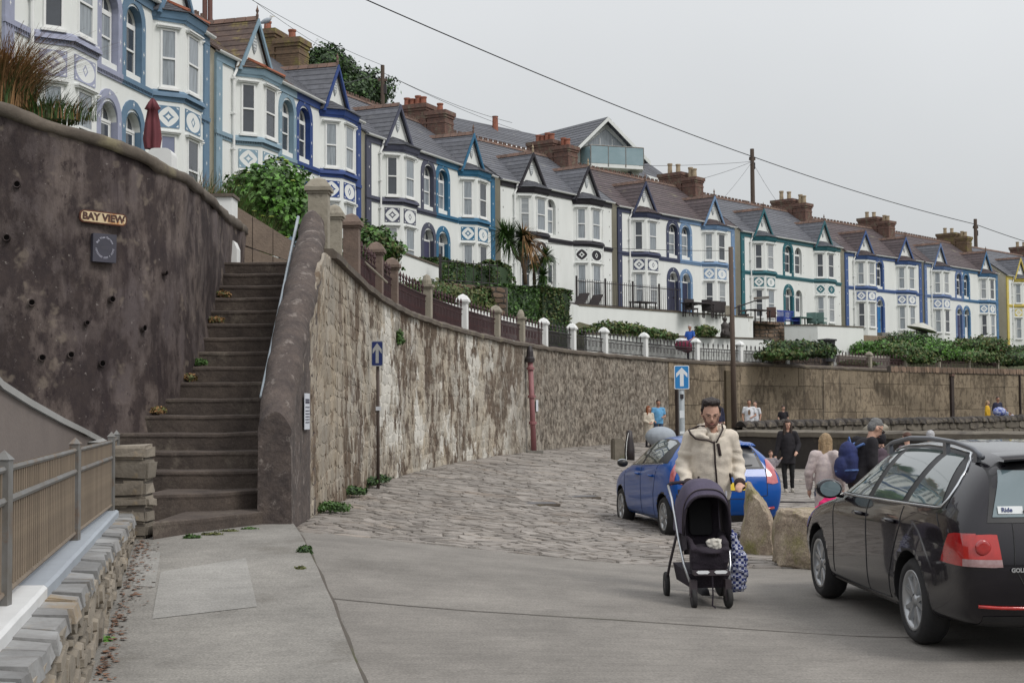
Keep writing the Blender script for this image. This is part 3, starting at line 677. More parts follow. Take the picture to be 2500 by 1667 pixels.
RAILX = lambda y: interp([(0, -1.0), (7.26, -2.59), (10.95, -3.36), (14.2, -4.0), (16.5, -4.56)], y)
for (ya, yb, mt) in ((2.0, 8.1, pm('white_slab', (0.68, 0.69, 0.69), (0.60, 0.61, 0.61), 3, .7, .1)), (8.11, 14.35, pm('grey_slab', (0.36, 0.40, 0.44), (0.31, 0.34, 0.38), 2, .7, .1))):
    P = []
    for y in frange(ya, yb, .4):
        wv = .006 * noise.noise(Vector((0, y * 4, 1)))
        P.append([(SLR(y) - .55, y, WT + .0), (SLR(y) - .55, y, WT + .075), (SLR(y) - .02 + wv, y, WT + .075), (SLR(y) + wv, y, WT + .06), (SLR(y) + wv, y, WT), (SLR(y) - .55, y, WT)])
    mb = MB().grid(P); mb.add(P[0], [tuple(range(6))]); mb.add(P[-1], [tuple(range(6))]); obj('coping_slab', mb, mt, lw)
rl = thing('metal_railing', 'grey and rust metal railing of close vertical bars on the low stone wall', 'railing')
steel = pm('dull_galvanised_steel', (0.23, 0.235, 0.235), (0.17, 0.155, 0.135), 4, .55, metal=.35, c3=(0.20, 0.13, 0.08), scale3=3, thr=.55)
rustbar = pm('rusty_bar', (0.23, 0.185, 0.135), (0.14, 0.11, 0.085), 5, .75, rand=.12)
for i, (y, w) in enumerate([(3.7, .06), (7.26, .07), (10.95, .07), (14.25, .06), (15.75, .055)]):
    x = RAILX(y); zb = WT + .07 if y < 14.3 else .4; ztop = WT + .81
    mb = MB().box((x - w / 2, y - w / 2, zb), (x + w / 2, y + w / 2, ztop)); mb.add([(x - w * .6, y - w * .6, ztop), (x + w * .6, y - w * .6, ztop), (x + w * .6, y + w * .6, ztop), (x - w * .6, y + w * .6, ztop), (x, y, ztop + .05)], [(0, 1, 4), (1, 2, 4), (2, 3, 4), (3, 0, 4), (3, 2, 1, 0)])
    obj('post', mb, steel, rl)
for z, r in ((WT + .76, .018), (WT + .60, .022), (WT + .13, .016)):
    mb = MB()
    for a, b in ((3.7, 7.26), (7.26, 10.95), (10.95, 14.25), (14.25, 15.75)):
        mb.tube([(RAILX(y), y, z) for y in frange(a, b, .6)], r, 6)
    obj('rail', mb, steel if r > .017 else rustbar, rl)
barm = MB().tube([(0, 0, 0), (0, 0, .66)], .008, 5).mesh('bar', rustbar)
y = 4.2
while y < 15.7:
    if min(abs(y - q) for q in (3.7, 7.26, 10.95, 14.25, 15.75)) > .06: link('bar', barm, rl, (RAILX(y), y, WT + .12))
    y += .095
rp = thing('rendered_ramp_wall', 'smooth grey rendered wall with a pale sloping top edge, far left', 'wall')
rend = pm('grey_brown_render', (0.20, 0.168, 0.15), (0.155, 0.13, 0.118), 1.2, .9, .2, 30, c3=(.125, .105, .095), thr=.6)
rend2 = pm('pale_coping_edge', (0.36, 0.36, 0.35), (0.30, 0.30, 0.29), 2, .85, .2)
pts = [(6.0, None), (8.5, None), (10.9, (0, 930)), (12.0, (70, 975)), (13.4, (150, 1020)), (14.6, (200, 1045)), (15.5, (245, 1069)), (15.9, (262, 1079))]
RW = []
for Y, px in pts:
    X = interp([(6, -2.95), (10.9, -3.95), (15.9, -4.75)], Y)
    if px:
        d = ray(*px); # intersect with the wall's vertical plane
        p0 = Vector((-2.95 - .204 * 0, 6)); 
        s = None; best = None
        for (ya, xa), (yb, xb) in (((6, -2.95), (10.9, -3.95)), ((10.9, -3.95), (15.9, -4.75)), ((15.9, -4.75), (17.5, -5.0))):
            ex, ey = xb - xa, yb - ya; den = d[0] * ey - d[1] * ex; s = (xa * ey - ya * ex) / den; t = (xa * d[1] - ya * d[0]) / den
            if -.02 <= t <= 1.02: best = s
        q = Vector((0, 0, CZ)) + Vector(d) * (best if best else Y)
        RW.append((q.x, q.y, q.z))
RW = [(-2.95, 6.0, RW[0][2] + .75)] + RW + [(-4.95, 17.0, .9)]
mb = MB().grid([[(x, y, -1.5), (x, y, z - .05)] for x, y, z in RW]); obj('wall_face', mb, rend, rp)
P = [[(x + .03, y, z - .06), (x + .03, y, z), (x - .3, y, z), (x - .3, y, z - .06), (x + .03, y, z - .06)] for x, y, z in RW]; obj('coping', MB().grid(P), rend2, rp)
obj('wall_back', MB().grid([[(x - .28, y, -1.5), (x - .28, y, z - .05)] for x, y, z in RW]), rend, rp)
strip('dirt_line', [(interp([(b, a) for a, b in PATH_EDGE], y) + .04 + .008 * math.sin(y * 5), y) for y in frange(8.3, 16.8, .3)], .028, M['joint'], .004)
rnd = random.Random(31); mb = MB()
for _ in range(420):
    y = rnd.uniform(8.8, 14.6); x = LW(y) + .07 + abs(rnd.gauss(0, .10)) * (1 if y > 11 else .6); s_ = rnd.uniform(.006, .02); a_ = rnd.uniform(0, 6.28); z = zg(x, y) + .069 + rnd.uniform(.002, .012)
    mb.add([(x + s_ * math.cos(a_ + q) * (1.5 if i % 2 else .8), y + s_ * math.sin(a_ + q) * 1.5, z + rnd.uniform(-.004, .006)) for i, q in enumerate((0, 1.57, 3.14, 4.71))], [(0, 1, 2, 3)])
tag(obj('fallen_leaves', mb, pm('brown_leaf_litter', (.20, .095, .05), (.10, .06, .04), 5, .8, rand=.4), recalc=False), 'brown leaf litter and grit along the foot of the low stone wall', 'leaf litter', kind='stuff')
for i, (px, py) in enumerate(((1306, 1229), (1412, 1213))):
    p = PZ(px, py, .0); p = PZ(px, py, zg(p.x, p.y)); dc = thing('drain_cover', ('nearer flat dark drain cover set in the cobbles', 'farther flat dark drain cover set in the cobbles')[i], 'drain cover', (p.x, p.y, zg(p.x, p.y) + .006), .15, 'drain covers in the cobbles')
    obj('frame', MB().box((-.40, -.30, -.03), (.40, .30, .008)), M['coping'], dc); obj('lid', MB().box((-.35, -.25, .0), (.35, .25, .014)), pm('grey_iron_lid', (.12, .115, .12), (.08, .078, .08), 9, .6, .5, 40), dc)
# sunken ground between railing and ramp wall is hidden behind the slab
pier = thing('stone_gate_pier', 'short pier of stacked rough stones at the foot of the stairs', 'pier')
rnd = random.Random(9); px0, py0 = -3.97, 14.95; z = .28; k = 0
while z < 1.36:
    h = rnd.choice((.12, .17, .22, .15)) ; split = rnd.random() < .45 and h < .2
    xs_ = [(-.20, .17)] if not split else [(-.20, -.02), (0, .17)]
    for a, b in xs_:
        o = box('stone', (a + rnd.uniform(-.015, .01), -.17, 0), (b + rnd.uniform(-.01, .03), .2 + rnd.uniform(0, .03), h - .003), M['lowstone'], pier, (px0, py0, z), rnd.uniform(-.03, .03), bev=.03)
        for v in o.data.vertices: v.co += noise.noise_vector(v.co * 6 + Vector((k, 0, z))) * .03
        k += 1
    z += h
box('mortar', (-.17, -.14, 0), (.15, .18, 1.05), M['joint'], pier, (px0, py0, .25))
# ------------------------------------------------------------------ hillside between the retaining wall and the terrace
PAIRS = [  # key, left eave corner, right eave corner (plan), colours, roof material
 ('Z', (-10.87, 30.16), (-8.78, 40.9)), ('A', (-8.9, 42.5), (-5.7, 53.3)), ('B', (-5.7, 55.5), (-0.8, 66.1)), ('C', (-.5, 66.8), (5.3, 74.7)),
 ('D', (5.7, 75.9), (13.4, 85.2)), ('E', (14.1, 87.0), (22.4, 96.5)), ('F', (23.2, 98.6), (30.6, 105.9)), ('G', (31.0, 106.5), (39.8, 116.2)), ('H', (41.0, 117.5), (49.5, 126.5))]
FR = []
for k, a, b in PAIRS: FR += [a, b]
n_u = 60; rows = []
fr_s, _ = resample([(x, y, 0) for x, y in [(-11.6, 26)] + FR[0:1] + FR[2::2] + [(60, 138)]], 1.0)
uphill = tag(link('hillside', None), kind='structure')
P = []
for i in range(n_u + 1):
    t = i / n_u
    q = fr_s[int(t * (len(fr_s) - 1))]
    # nearest wall point by projection on x+y ordering
    wy = lerp(26.5, 97, t ** 1.15); w = Vector((wall_x(wy) if wy < WLS[-1].y else WLS[-1].x, min(wy, WLS[-1].y), 0))
    row = []
    for s in frange(0, 1, 1 / 10):
        p = w.lerp(q, s); z = lerp(3.78, 6.5, sstep(.6, .93, s) if wy > 42 else sstep(.3, .9, s))
        p = p + (w - q).normalized() * -.3 * (1 - s)
        row.append((p.x, p.y, z + (.12 * noise.noise(Vector((p.x * .4, p.y * .4, 0))) if 0 < s < 1 else 0)))
    d = (q - w).normalized()
    for s, z in ((9, 7.0), (14, 9.0), (30, 12.5), (60, 13.5), (160, 6)):
        p = q + d * s; row.append((p.x, p.y, z))
    P.append(row)
obj('terrain', MB().grid(P), M['soil'], uphill, smooth=True); uphill['kind'] = 'structure'

# ------------------------------------------------------------------ terrace houses
EZ, SZ_, BZ = 12.7, 10.15, 6.6      # eaves, string course, base
def ornament_mat(name, ring, bg, circ, tile):
    """painted relief tile: diamond (or disc) with star, drawn with plain geometry maths on the tile's own coordinates"""
    m = bpy.data.materials.new(name); m.use_nodes = True; nt = m.node_tree; N = nt.nodes; K = nt.links.new; p = N['Principled BSDF']; p.inputs['Roughness'].default_value = .7
    t = N.new('ShaderNodeTexCoord'); s = N.new('ShaderNodeSeparateXYZ'); K(t.outputs['Generated'], s.inputs[0])
    def mth(op, a, b=None, c=None):
        n = N.new('ShaderNodeMath'); n.operation = op
        for i, q in enumerate((a, b, c)):
            if q is None: continue
            if isinstance(q, (int, float)): n.inputs[i].default_value = q
            else: K(q, n.inputs[i])
        return n.outputs[0]
    ax = mth('ABSOLUTE', mth('MULTIPLY_ADD', s.outputs[0], 2, -1)); az = mth('ABSOLUTE', mth('MULTIPLY_ADD', s.outputs[2], 2, -1))
    dia = mth('ADD', ax, az)
    if circ:
        outer = mth('SQRT', mth('ADD', mth('MULTIPLY', ax, ax), mth('MULTIPLY', az, az))); R = .9
        inner = mth('ADD', mth('MULTIPLY', ax, 1.9), az); r1, r2 = .5, .3
    else:
        outer = mth('POWER', mth('ADD', mth('POWER', ax, 1.35), mth('POWER', az, 1.35)), 1 / 1.35); R = .93
        inner = mth('ADD', mth('POWER', ax, .8), mth('POWER', az, .8)); r1, r2 = .62, .36
    inO = mth('LESS_THAN', outer, R); in1 = mth('LESS_THAN', inner, r1); in2 = mth('LESS_THAN', inner, r2)
    # corner triangles
    cr = mth('MULTIPLY', mth('GREATER_THAN', dia, 1.58), mth('MULTIPLY', mth('LESS_THAN', ax, .90), mth('LESS_THAN', az, .90)))
    def mixc(f, a, b):
        x = N.new('ShaderNodeMix'); x.data_type = 'RGBA'; K(f, x.inputs[0])
        for q, i in ((a, 6), (b, 7)):
            if isinstance(q, tuple): x.inputs[i].default_value = (*q, 1)
            else: K(q, x.inputs[i])
        return x.outputs[2]
    c = mixc(cr, bg, ring); c = mixc(inO, c, ring); c = mixc(in1, c, bg if not tile else bg); c = mixc(in2, c, ring)
    K(c, p.inputs['Base Color']); return m
TR = {'Z': ((0.34, 0.36, 0.48), (0.12, 0.21, 0.31)), 'A': ((0.23, 0.34, 0.42), (0.015, 0.05, 0.21)), 'B': ((0.07, 0.075, 0.115), (0.025, 0.14, 0.26)),
      'C': ((0.018, 0.015, 0.022),) * 2, 'D': ((0.045, 0.055, 0.11), (0.17, 0.28, 0.45)), 'E': ((0.02, 0.13, 0.16), (0.03, 0.13, 0.155)),
      'F': ((0.06, 0.115, 0.29), (0.07, 0.12, 0.27)), 'G': ((0.13, 0.20, 0.38), (0.07, 0.18, 0.34)), 'H': ((0.65, 0.52, 0.12), (0.65, 0.52, 0.12))}
CN = {'Z': ('lavender', 'slate blue'), 'A': ('pale grey blue', 'bright cobalt blue'), 'B': ('dark slate purple', 'teal blue'), 'C': ('black', 'black'), 'D': ('dark navy', 'light sky blue'),
      'E': ('dark teal', 'teal'), 'F': ('royal blue', 'royal blue'), 'G': ('periwinkle', 'mid blue'), 'H': ('yellow', 'yellow')}
LB = {('Z', 0): 'white terraced house with lavender trim at the far left above the dark wall', ('Z', 1): 'white house with slate blue trim above the closed red parasol',
      ('A', 0): 'white house with pale grey blue trim and a mossy brown gable roof', ('A', 1): 'white house with bright cobalt blue arches and gable edge',
      ('B', 0): 'white house with dark slate purple arches and white crosses', ('B', 1): 'white house with teal blue arches and gable edge, beside the palm tree',
      ('C', 0): 'white house with black trim and black diamonds, half hidden by the palm', ('C', 1): 'white house with black trim and no arched surround, above the black fence',
      ('D', 0): 'white house with a dark navy door and arched surround behind the black fence', ('D', 1): 'white house with light sky blue arch and door beside the wooden pole',
      ('E', 0): 'white house with dark teal arches above the blue bench', ('E', 1): 'white house with thin teal string course and plain white arches',
      ('F', 0): 'white house with royal blue arch and bright blue door', ('F', 1): 'white house with royal blue trim and no arch, right of the bright blue door',
      ('G', 0): 'white house with periwinkle arches and corner strip', ('G', 1): 'white house with mid blue arches at the far right end before the yellow one',
      ('H', 0): 'white house with yellow trim cut by the right edge of the photo', ('H', 1): 'white end house with yellow trim beyond the right edge'}
ROOFM = {'Z': 'slate', 'A': 'slate_moss', 'B': 'slate', 'C': 'slate', 'D': 'slate_brown', 'E': 'slate', 'F': 'slate_brown', 'G': 'slate_brown', 'H': 'slate'}
def tmat(c, nm): return pm('trim_' + nm.replace(' ', '_'), c, tuple(v * .82 for v in c), 3, .6, .1)
def arch_outline(cx, w, z0, ztop, n=10):
    r = w / 2; zs = ztop - r; pts = [(cx - r, z0), (cx + r, z0)]
    for k in range(n + 1):
        a = math.pi * k / n; pts.append((cx + r * math.cos(a), zs + r * math.sin(a)))
    return pts
def arch_ring(mb, cx, w_in, w_out, z0, ztop, y0, y1, n=10):
    ro, ri = w_out / 2, w_in / 2; zs = ztop - ro; O, I = [(cx - ro, z0)], [(cx - ri, z0)]
    for k in range(n + 1):
        a = math.pi - math.pi * k / n; O.append((cx + ro * math.cos(a), zs + ro * math.sin(a))); I.append((cx + ri * math.cos(a), zs + ri * math.sin(a)))
    O.append((cx + ro, z0)); I.append((cx + ri, z0))
    return mb.grid([[(p[0], y0, p[1]) for p in I], [(p[0], y1, p[1]) for p in I], [(p[0], y1, p[1]) for p in O], [(p[0], y0, p[1]) for p in O]])
def sash(name, p0, p1, z0, z1, out, parent, gm, mframe, fw=.055, hood=True):
    """sash window in the vertical plane from plan point p0 to p1, `out` = outward normal"""
    d = (p1 - p0); w = d.length; d.normalize()
    def bx(mb, a0, a1, b0, b1, c0, c1):
        q = [p0 + d * a + out * c for a in (a0, a1) for c in (c0, c1)]
        lo = [(q[0].x, q[0].y, b0), (q[1].x, q[1].y, b0), (q[3].x, q[3].y, b0), (q[2].x, q[2].y, b0)]
        mb.hexa(lo, [(x, y, b1) for x, y, _ in lo])
    zm = (z0 + z1) / 2; mb = MB()
    bx(mb, 0, fw, z0, z1, -.02, .035); bx(mb, w - fw, w, z0, z1, -.02, .035); bx(mb, fw, w - fw, z0, z0 + fw * 1.3, -.02, .035); bx(mb, fw, w - fw, z1 - fw, z1, -.02, .035)
    bx(mb, fw, w - fw, zm - .025, zm + .025, -.02, .045)
    fo = obj(name, mb, mframe, parent)
    for a, b, dd in ((z0 + fw * 1.3, zm - .025, .0), (zm + .025, z1 - fw, .014)):
        g = MB(); bx(g, fw, w - fw, a, b, -.01, dd + .004); obj('pane', g, gm, fo)
    if hood:
        h = MB(); bx(h, -.09, w + .09, z1 + .01, z1 + .05, 0, .10); bx(h, -.11, w + .11, z1 + .05, z1 + .085, 0, .14)
        obj('hood', h, mframe, fo); h = MB(); bx(h, -.06, w + .06, z0 - .07, z0 - .01, 0, .10); obj('sill', h, mframe, fo)
    return fo
starm = {}
def star(parent, u, y, z, mat, s=.07):
    if mat.name not in starm:
        mb = MB(); pts = []
        for k in range(8):
            a = math.pi / 4 * k; r = 1.0 if k % 2 == 0 else .33; pts.append((r * math.sin(a) * (0.75 if k in (2, 6) else 1), r * math.cos(a) * 1.25))
        mb.prism(pts, lambda a, b: (a, 0, b), lambda a, b: (a, .15, b)); starm[mat.name] = mb.mesh('star_motif', mat)
    o = link('star_motif', starm[mat.name], parent, (u, y, z)); o.scale = (s, s, s); return o
slate_cache = {}
def house(key, side, a, b, detail=2):
    """one half of a pair. local x runs along the front from the outer corner to the party wall (mirrored by `sg`), local -y is outward"""
    A, B_ = Vector((*a, 0)), Vector((*b, 0)); Wd = (B_ - A).length; d = (B_ - A).normalized(); ang = math.atan2(d.y, d.x); h2 = Wd / 2
    single = key in ('C', 'F', 'H'); col = TR[key][side]; nm = key + ('l', 'r')[side]
    trim = tmat(col, CN[key][side]); roofm = M[ROOFM[key]] if not (key == 'A' and side == 1) else M['slate']; wall = M['white']
    if key == 'C' : roofm = M['slate']
    o = thing('terraced_house', LB[(key, side)], 'house', (A.x, A.y, 0) if side == 0 else (B_.x, B_.y, 0), ang, 'white terraced houses with coloured trim')
    sg = 1 if side == 0 else -1
    X = lambda u: u * sg
    bz = BZ
    def T(mb):      # mirror x for the right-hand house
        if sg < 0: mb.v = [(-v[0], v[1], v[2]) for v in mb.v]
        return mb
    def part(n, mb, m, par=None, smooth=False): return obj(n, T(mb), m, par or o, smooth=smooth)
    has_arch = (side == 0) or not single
    ac = h2 - .70 if single else h2 - .66; aw = 1.34 if not single else 1.26; iw = aw - .46 if key != 'C' else .80
    plain = (key == 'C') or (key == 'E' and side == 1)
    # front wall with arched openings
    outer = [(0, bz), (h2, bz), (h2, EZ), (0, EZ)]; holes = []
    if has_arch: holes = [arch_outline(ac, iw, SZ_ + .28, 12.18), arch_outline(ac, iw, 7.12, 9.42)]
    mb = MB(); loops = [outer] + holes; flat_ = [p for l in loops for p in l]
    tri = tessellate_polygon([[Vector((p[0], p[1], 0)) for p in l] for l in loops]); mb.add([(p[0], 0, p[1]) for p in flat_], [tuple(t) for t in tri])
    rv = .24
    part('front_wall', mb, wall)
    for hl in holes:
        mb = MB(); n = len(hl); mb.add([(p[0], 0, p[1]) for p in hl] + [(p[0], rv, p[1]) for p in hl], [(i, (i + 1) % n, (i + 1) % n + n, i + n) for i in range(n)]); part('arch_reveal', mb, wall)
    # side gable wall (beige roughcast), only at the outer end
    mb = MB().prism([(0.02, bz), (7.0, bz), (7.0, EZ - .05), (3.5, 15.28), (0.02, EZ - .05)], lambda a_, b__: (0.012, a_, b__), lambda a_, b__: (.25, a_, b__))
    part('side_wall', mb, M['beige'] if side == 0 or key in 'ZABF' else M['beige'])
    part('back_wall', MB().box((.25, 6.8, bz), (h2, 7.0, EZ)), M['beige'])
    # main roof: two slopes with raised slate courses
    def slope(mb, u0, u1, y0, z0, y1, z1, courses=14, t=.03):
        for k in range(courses):
            a0, a1 = k / courses, (k + 1) / courses; ya, za, yb, zb = lerp(y0, y1, a0), lerp(z0, z1, a0), lerp(y0, y1, a1), lerp(z0, z1, a1)
            mb.add([(u0, ya, za + t), (u1, ya, za + t), (u1, yb, zb), (u0, yb, zb), (u0, ya, za), (u1, ya, za)], [(0, 1, 2, 3), (4, 5, 1, 0)])
        return mb
    mb = slope(MB(), -.12, h2, -.16, EZ - .06, 3.5, 15.35, 16); slope(mb, -.12, h2, 7.16, EZ - .06, 3.5, 15.35, 4)
    mb.add([(-.12, -.16, EZ - .1), (-.12, 3.5, 15.3), (-.12, 7.16, EZ - .1), (-.12, -.16, EZ - .02), (-.12, 3.5, 15.38), (-.12, 7.16, EZ - .02)], [(0, 1, 4, 3), (1, 2, 5, 4)])
    rf = part('roof', mb, roofm)
    # ridge tiles with little crests
    mb = MB(); u = -.1
    while u < h2 - .05:
        u2 = min(u + .42, h2); mb.add([(u, 3.36, 15.30), (u, 3.5, 15.46), (u, 3.64, 15.30), (u2 - .02, 3.36, 15.30), (u2 - .02, 3.5, 15.46), (u2 - .02, 3.64, 15.30)], [(0, 1, 4, 3), (1, 2, 5, 4), (0, 2, 1), (3, 4, 5)])
        if key not in ('H',): mb.box((u + .10, 3.46, 15.42), (u + .16, 3.54, 15.56)).box((u + .25, 3.46, 15.42), (u + .31, 3.54, 15.56))
        u = u2
    rt = part('ridge_tiles', mb, M['ridge_tile'], rf); rt['kind'] = 'stuff'
    # fascia, gutter
    gtop = (-.16, EZ - .06)
    part('fascia', MB().box((0, -.06, EZ - .34), (1.25, -.0, EZ - .1)), trim); part('fascia', MB().box((3.62, -.06, EZ - .34), (h2, -.0, EZ - .1)), trim)
    for (ua, ub) in ((-.1, 1.28), (3.6, h2)):
        mb = MB(); P = [[(uu, -.15 + .075 * math.cos(a_), EZ - .05 + .075 * math.sin(a_)) for a_ in [math.pi + math.pi * k / 6 for k in range(7)]] for uu in (ua, ub)]
        mb.grid(P); part('gutter', mb, M['white_frame'])
    # front gable over the bay
    gc, gw, gz = 2.45, 1.10, 14.28
    mb = MB().prism([(gc - gw, EZ - .1), (gc + gw, EZ - .1), (gc, gz - .08)], lambda a_, b__: (a_, -.04, b__), lambda a_, b__: (a_, .1, b__)); part('gable_wall', mb, wall)
    yb = 3.5 * (gz - EZ + .06) / (15.35 - EZ + .06) - .16 + .06
    mb = MB(); cs = 9; ov = .20
    for s_ in (-1, 1):
        for k in range(cs):
            a0, a1 = k / cs, (k + 1) / cs; xa, za = gc + s_ * lerp(gw + .22, 0, a0), lerp(EZ - .32, gz, a0); xb, zb = gc + s_ * lerp(gw + .22, 0, a1), lerp(EZ - .32, gz, a1)
            yA = .1 + (za - EZ) / (15.41 - EZ) * 3.66; yB = .1 + (zb - EZ) / (15.41 - EZ) * 3.66
            mb.add([(xa, -ov, za + .03), (xa, max(yA, 0) + .1, za + .03), (xb, max(yB, 0) + .1, zb), (xb, -ov, zb), (xa, -ov, za), (xa, max(yA, 0), za)], [(0, 1, 2, 3), (0, 1, 5, 4)])
    gr = part('gable_roof', mb, roofm if not (key == 'G' and side == 0) else M['slate'])
    mb = MB(); yy = -ov + .05
    while yy < yb + .2:
        mb.add([(gc - .12, yy, gz - .10), (gc, yy, gz + .07), (gc + .12, yy, gz - .10), (gc - .12, yy + .36, gz - .10), (gc, yy + .36, gz + .07), (gc + .12, yy + .36, gz - .10)], [(0, 1, 4, 3), (1, 2, 5, 4), (0, 2, 1), (3, 4, 5)]); yy += .38
    r2 = part('ridge_tiles', mb, M['ridge_tile'], gr); r2['kind'] = 'stuff'
    for s_ in (-1, 1):
        x0, z0, x1, z1 = gc + s_ * (gw + .20), EZ - .36, gc, gz - .02; dx, dz = x1 - x0, z1 - z0; l = math.hypot(dx, dz); nx, nzz = -dz / l * s_, dx / l * s_
        w_ = .17 ; q = [(x0, z0), (x1, z1), (x1, z1 - .20), (x0 - s_ * .14, z0 + .0)]
        mb = MB().prism(q, lambda a_, b__: (a_, -ov - .04, b__), lambda a_, b__: (a_, -ov + .03, b__)); part('bargeboard', mb, trim)
    mb = MB().lathe([(.035, -.1), (.05, .06), (.03, .12), (.055, .20), (.02, .30), (.0001, .40)], 8, (gc, -ov + .04, gz + .03))
    if key in ('C', 'D', 'E', 'Z', 'A') or side == 1: part('finial', mb, M['ridge_tile'] if key != 'C' else M['pot_buff'])
    # shield crest on the gable
    sh = [(-.17, .22), (-.06, .19), (0, .22), (.06, .19), (.17, .22), (.16, .0), (.11, -.2), (0, -.34), (-.11, -.2), (-.16, 0)]
    c1 = pm('shield_outline', (0.30, 0.32, 0.33), (0.24, 0.26, 0.27), 6, .8); c2 = pm('shield_field', (0.64, 0.67, 0.68), (0.5, 0.53, 0.55), 12, .8)
    sc_ = part('shield_crest', MB().prism([(gc + p[0], 13.45 + p[1]) for p in sh], lambda a_, b__: (a_, -.04, b__), lambda a_, b__: (a_, -.07, b__)), c1)
    part('shield_field', MB().prism([(gc + p[0] * .72, 13.45 + p[1] * .72) for p in sh], lambda a_, b__: (a_, -.05, b__), lambda a_, b__: (a_, -.08, b__)), c2, sc_)
    for zz in (13.5, 13.4, 13.3): part('shield_bar', MB().box((gc - .09, -.085, zz), (gc + .09, -.079, zz + .03)), c1, sc_)
    # canted bay
    bp = [Vector((1.27, 0, 0)), Vector((1.85, -.60, 0)), Vector((3.05, -.60, 0)), Vector((3.63, 0, 0))]
    bt = EZ - .40
    def band(mb, z0, z1, o0, o1=None):
        o1 = o0 if o1 is None else o1
        def off(o_): return [Vector((1.27 - o_ * .9, 0, 0)), Vector((1.85 - o_ * .45, -.60 - o_, 0)), Vector((3.05 + o_ * .45, -.60 - o_, 0)), Vector((3.63 + o_ * .9, 0, 0))]
        q0, q1 = off(o0), off(o1); i0 = off(-.03)
        mb.grid([[(p.x, p.y, z0) for p in i0], [(p.x, p.y, z0) for p in q0], [(p.x, p.y, z1) for p in q1], [(p.x, p.y, z1) for p in i0]])
    mb = MB().grid([[(p.x, p.y, bz) for p in bp], [(p.x, p.y, bt) for p in bp]]); mb.add([(p.x, p.y, bt) for p in bp], [(0, 1, 2, 3)]); part('bay', mb, wall)
    mb = MB(); band(mb, bt - .06, bt + .13, .10, .16); band(mb, bt - .14, bt - .06, .05, .08)
    for sgm in range(3):
        n_ = 12 if sgm == 1 else 8
    part('bay_cornice', mb, trim)
    # bay roof: small hipped slates
    ap = [(2.1, .02, bt + .60), (2.8, .02, bt + .60)]; q = [Vector((1.08, 0, 0)), Vector((1.76, -.80, 0)), Vector((3.14, -.80, 0)), Vector((3.82, 0, 0))]; z0 = bt + .135
    mb = MB(); nlev = 5
    for k in range(nlev):
        t0, t1 = k / nlev, (k + 1) / nlev
        def lv(t): 
            c0 = [Vector((p.x, p.y, z0)).lerp(Vector(ap[0] if i < 2 else ap[1]), t) for i, p in enumerate(q)]; return c0
        lo, hi = lv(t0), lv(t1); mb.grid([[p + Vector((0, -.01, .03)) for p in lo], hi]); mb.grid([lo, [p + Vector((0, -.01, .03)) for p in lo]])
    part('bay_roof', mb, roofm if not (key == 'A' and side == 0) else M['slate_moss'])
    if key == 'A' and side == 0 or key == 'Z' and side == 1:
        part('hip_tiles', MB().tube([q[1] + Vector((0, 0, z0 + .05)), Vector(ap[0])], .06, 6).tube([q[2] + Vector((0, 0, z0 + .05)), Vector(ap[1])], .06, 6), pm('terracotta_tile', (.36, .12, .06), (.28, .10, .06), 5, .8))
    # string course with dentils
    mb = MB().box((-.04, -.07, SZ_ - .02), (1.12, .0, SZ_ + .10)).box((-.02, -.04, SZ_ - .12), (1.15, .0, SZ_ - .02)).box((3.78, -.07, SZ_ - .02), (h2, .0, SZ_ + .10)).box((3.74, -.04, SZ_ - .12), (h2, .0, SZ_ - .02))
    band(mb, SZ_ - .02, SZ_ + .08, .12, .10); band(mb, SZ_ + .08, SZ_ + .16, .09, .02); band(mb, SZ_ - .14, SZ_ - .02, .03, .05)
    stc = part('string_course', mb, trim)
    if key in 'ZAB':
        dn = MB(); dm = tmat(tuple(min(1, v * .45) for v in col), 'dentil ' + CN[key][side])
        def dent(p0, p1, out, n):
            for i in range(n):
                c = p0.lerp(p1, (i + .5) / n) + out * .055; dn.box((c.x - .018, c.y - .018, SZ_ - .075), (c.x + .018, c.y + .018, SZ_ - .022))
        dent(bp[1], bp[2], Vector((0, -1, 0)), 16); dent(bp[0], bp[1], Vector((-.7, -.7, 0)), 11); dent(Vector((3.8, 0, 0)), Vector((h2, 0, 0)), Vector((0, -1, 0)), 20); dent(Vector((0, 0, 0)), Vector((1.1, 0, 0)), Vector((0, -1, 0)), 11)
        dd = part('dentils', dn, dm, stc); dd['kind'] = 'stuff'
    # bay windows
    def bw_(name, i, z0, z1, gm, m=.14):
        p0, p1 = bp[i], bp[i + 1]; p0, p1 = Vector((X(p0.x), p0.y, 0)), Vector((X(p1.x), p1.y, 0)); dd = (p1 - p0).normalized(); m = (.24 if i == 1 else .19)
        q0, q1 = p0 + dd * m, p1 - dd * m; out = Vector((dd.y, -dd.x, 0)) * (1 if sg > 0 else -1)
        if out.y > 0: out = -out
        return sash(name, q0, q1, z0, z1, out, o, gm, M['white_frame'])
    gsel = random.Random(hash_(key) + side)
    for i in (0, 1, 2):
        for z0_, z1_ in ((SZ_ + .22, 11.96), (7.40, 9.12)):
            bw_('window', i, z0_, z1_, gsel.choice((M['glass'], M['glass_net'], M['glass_blind'], M['glass_net'] if i == 1 or key != 'Z' else M['glass_blue'])))
    # ornament tiles
    white = (0.74, 0.76, 0.75)
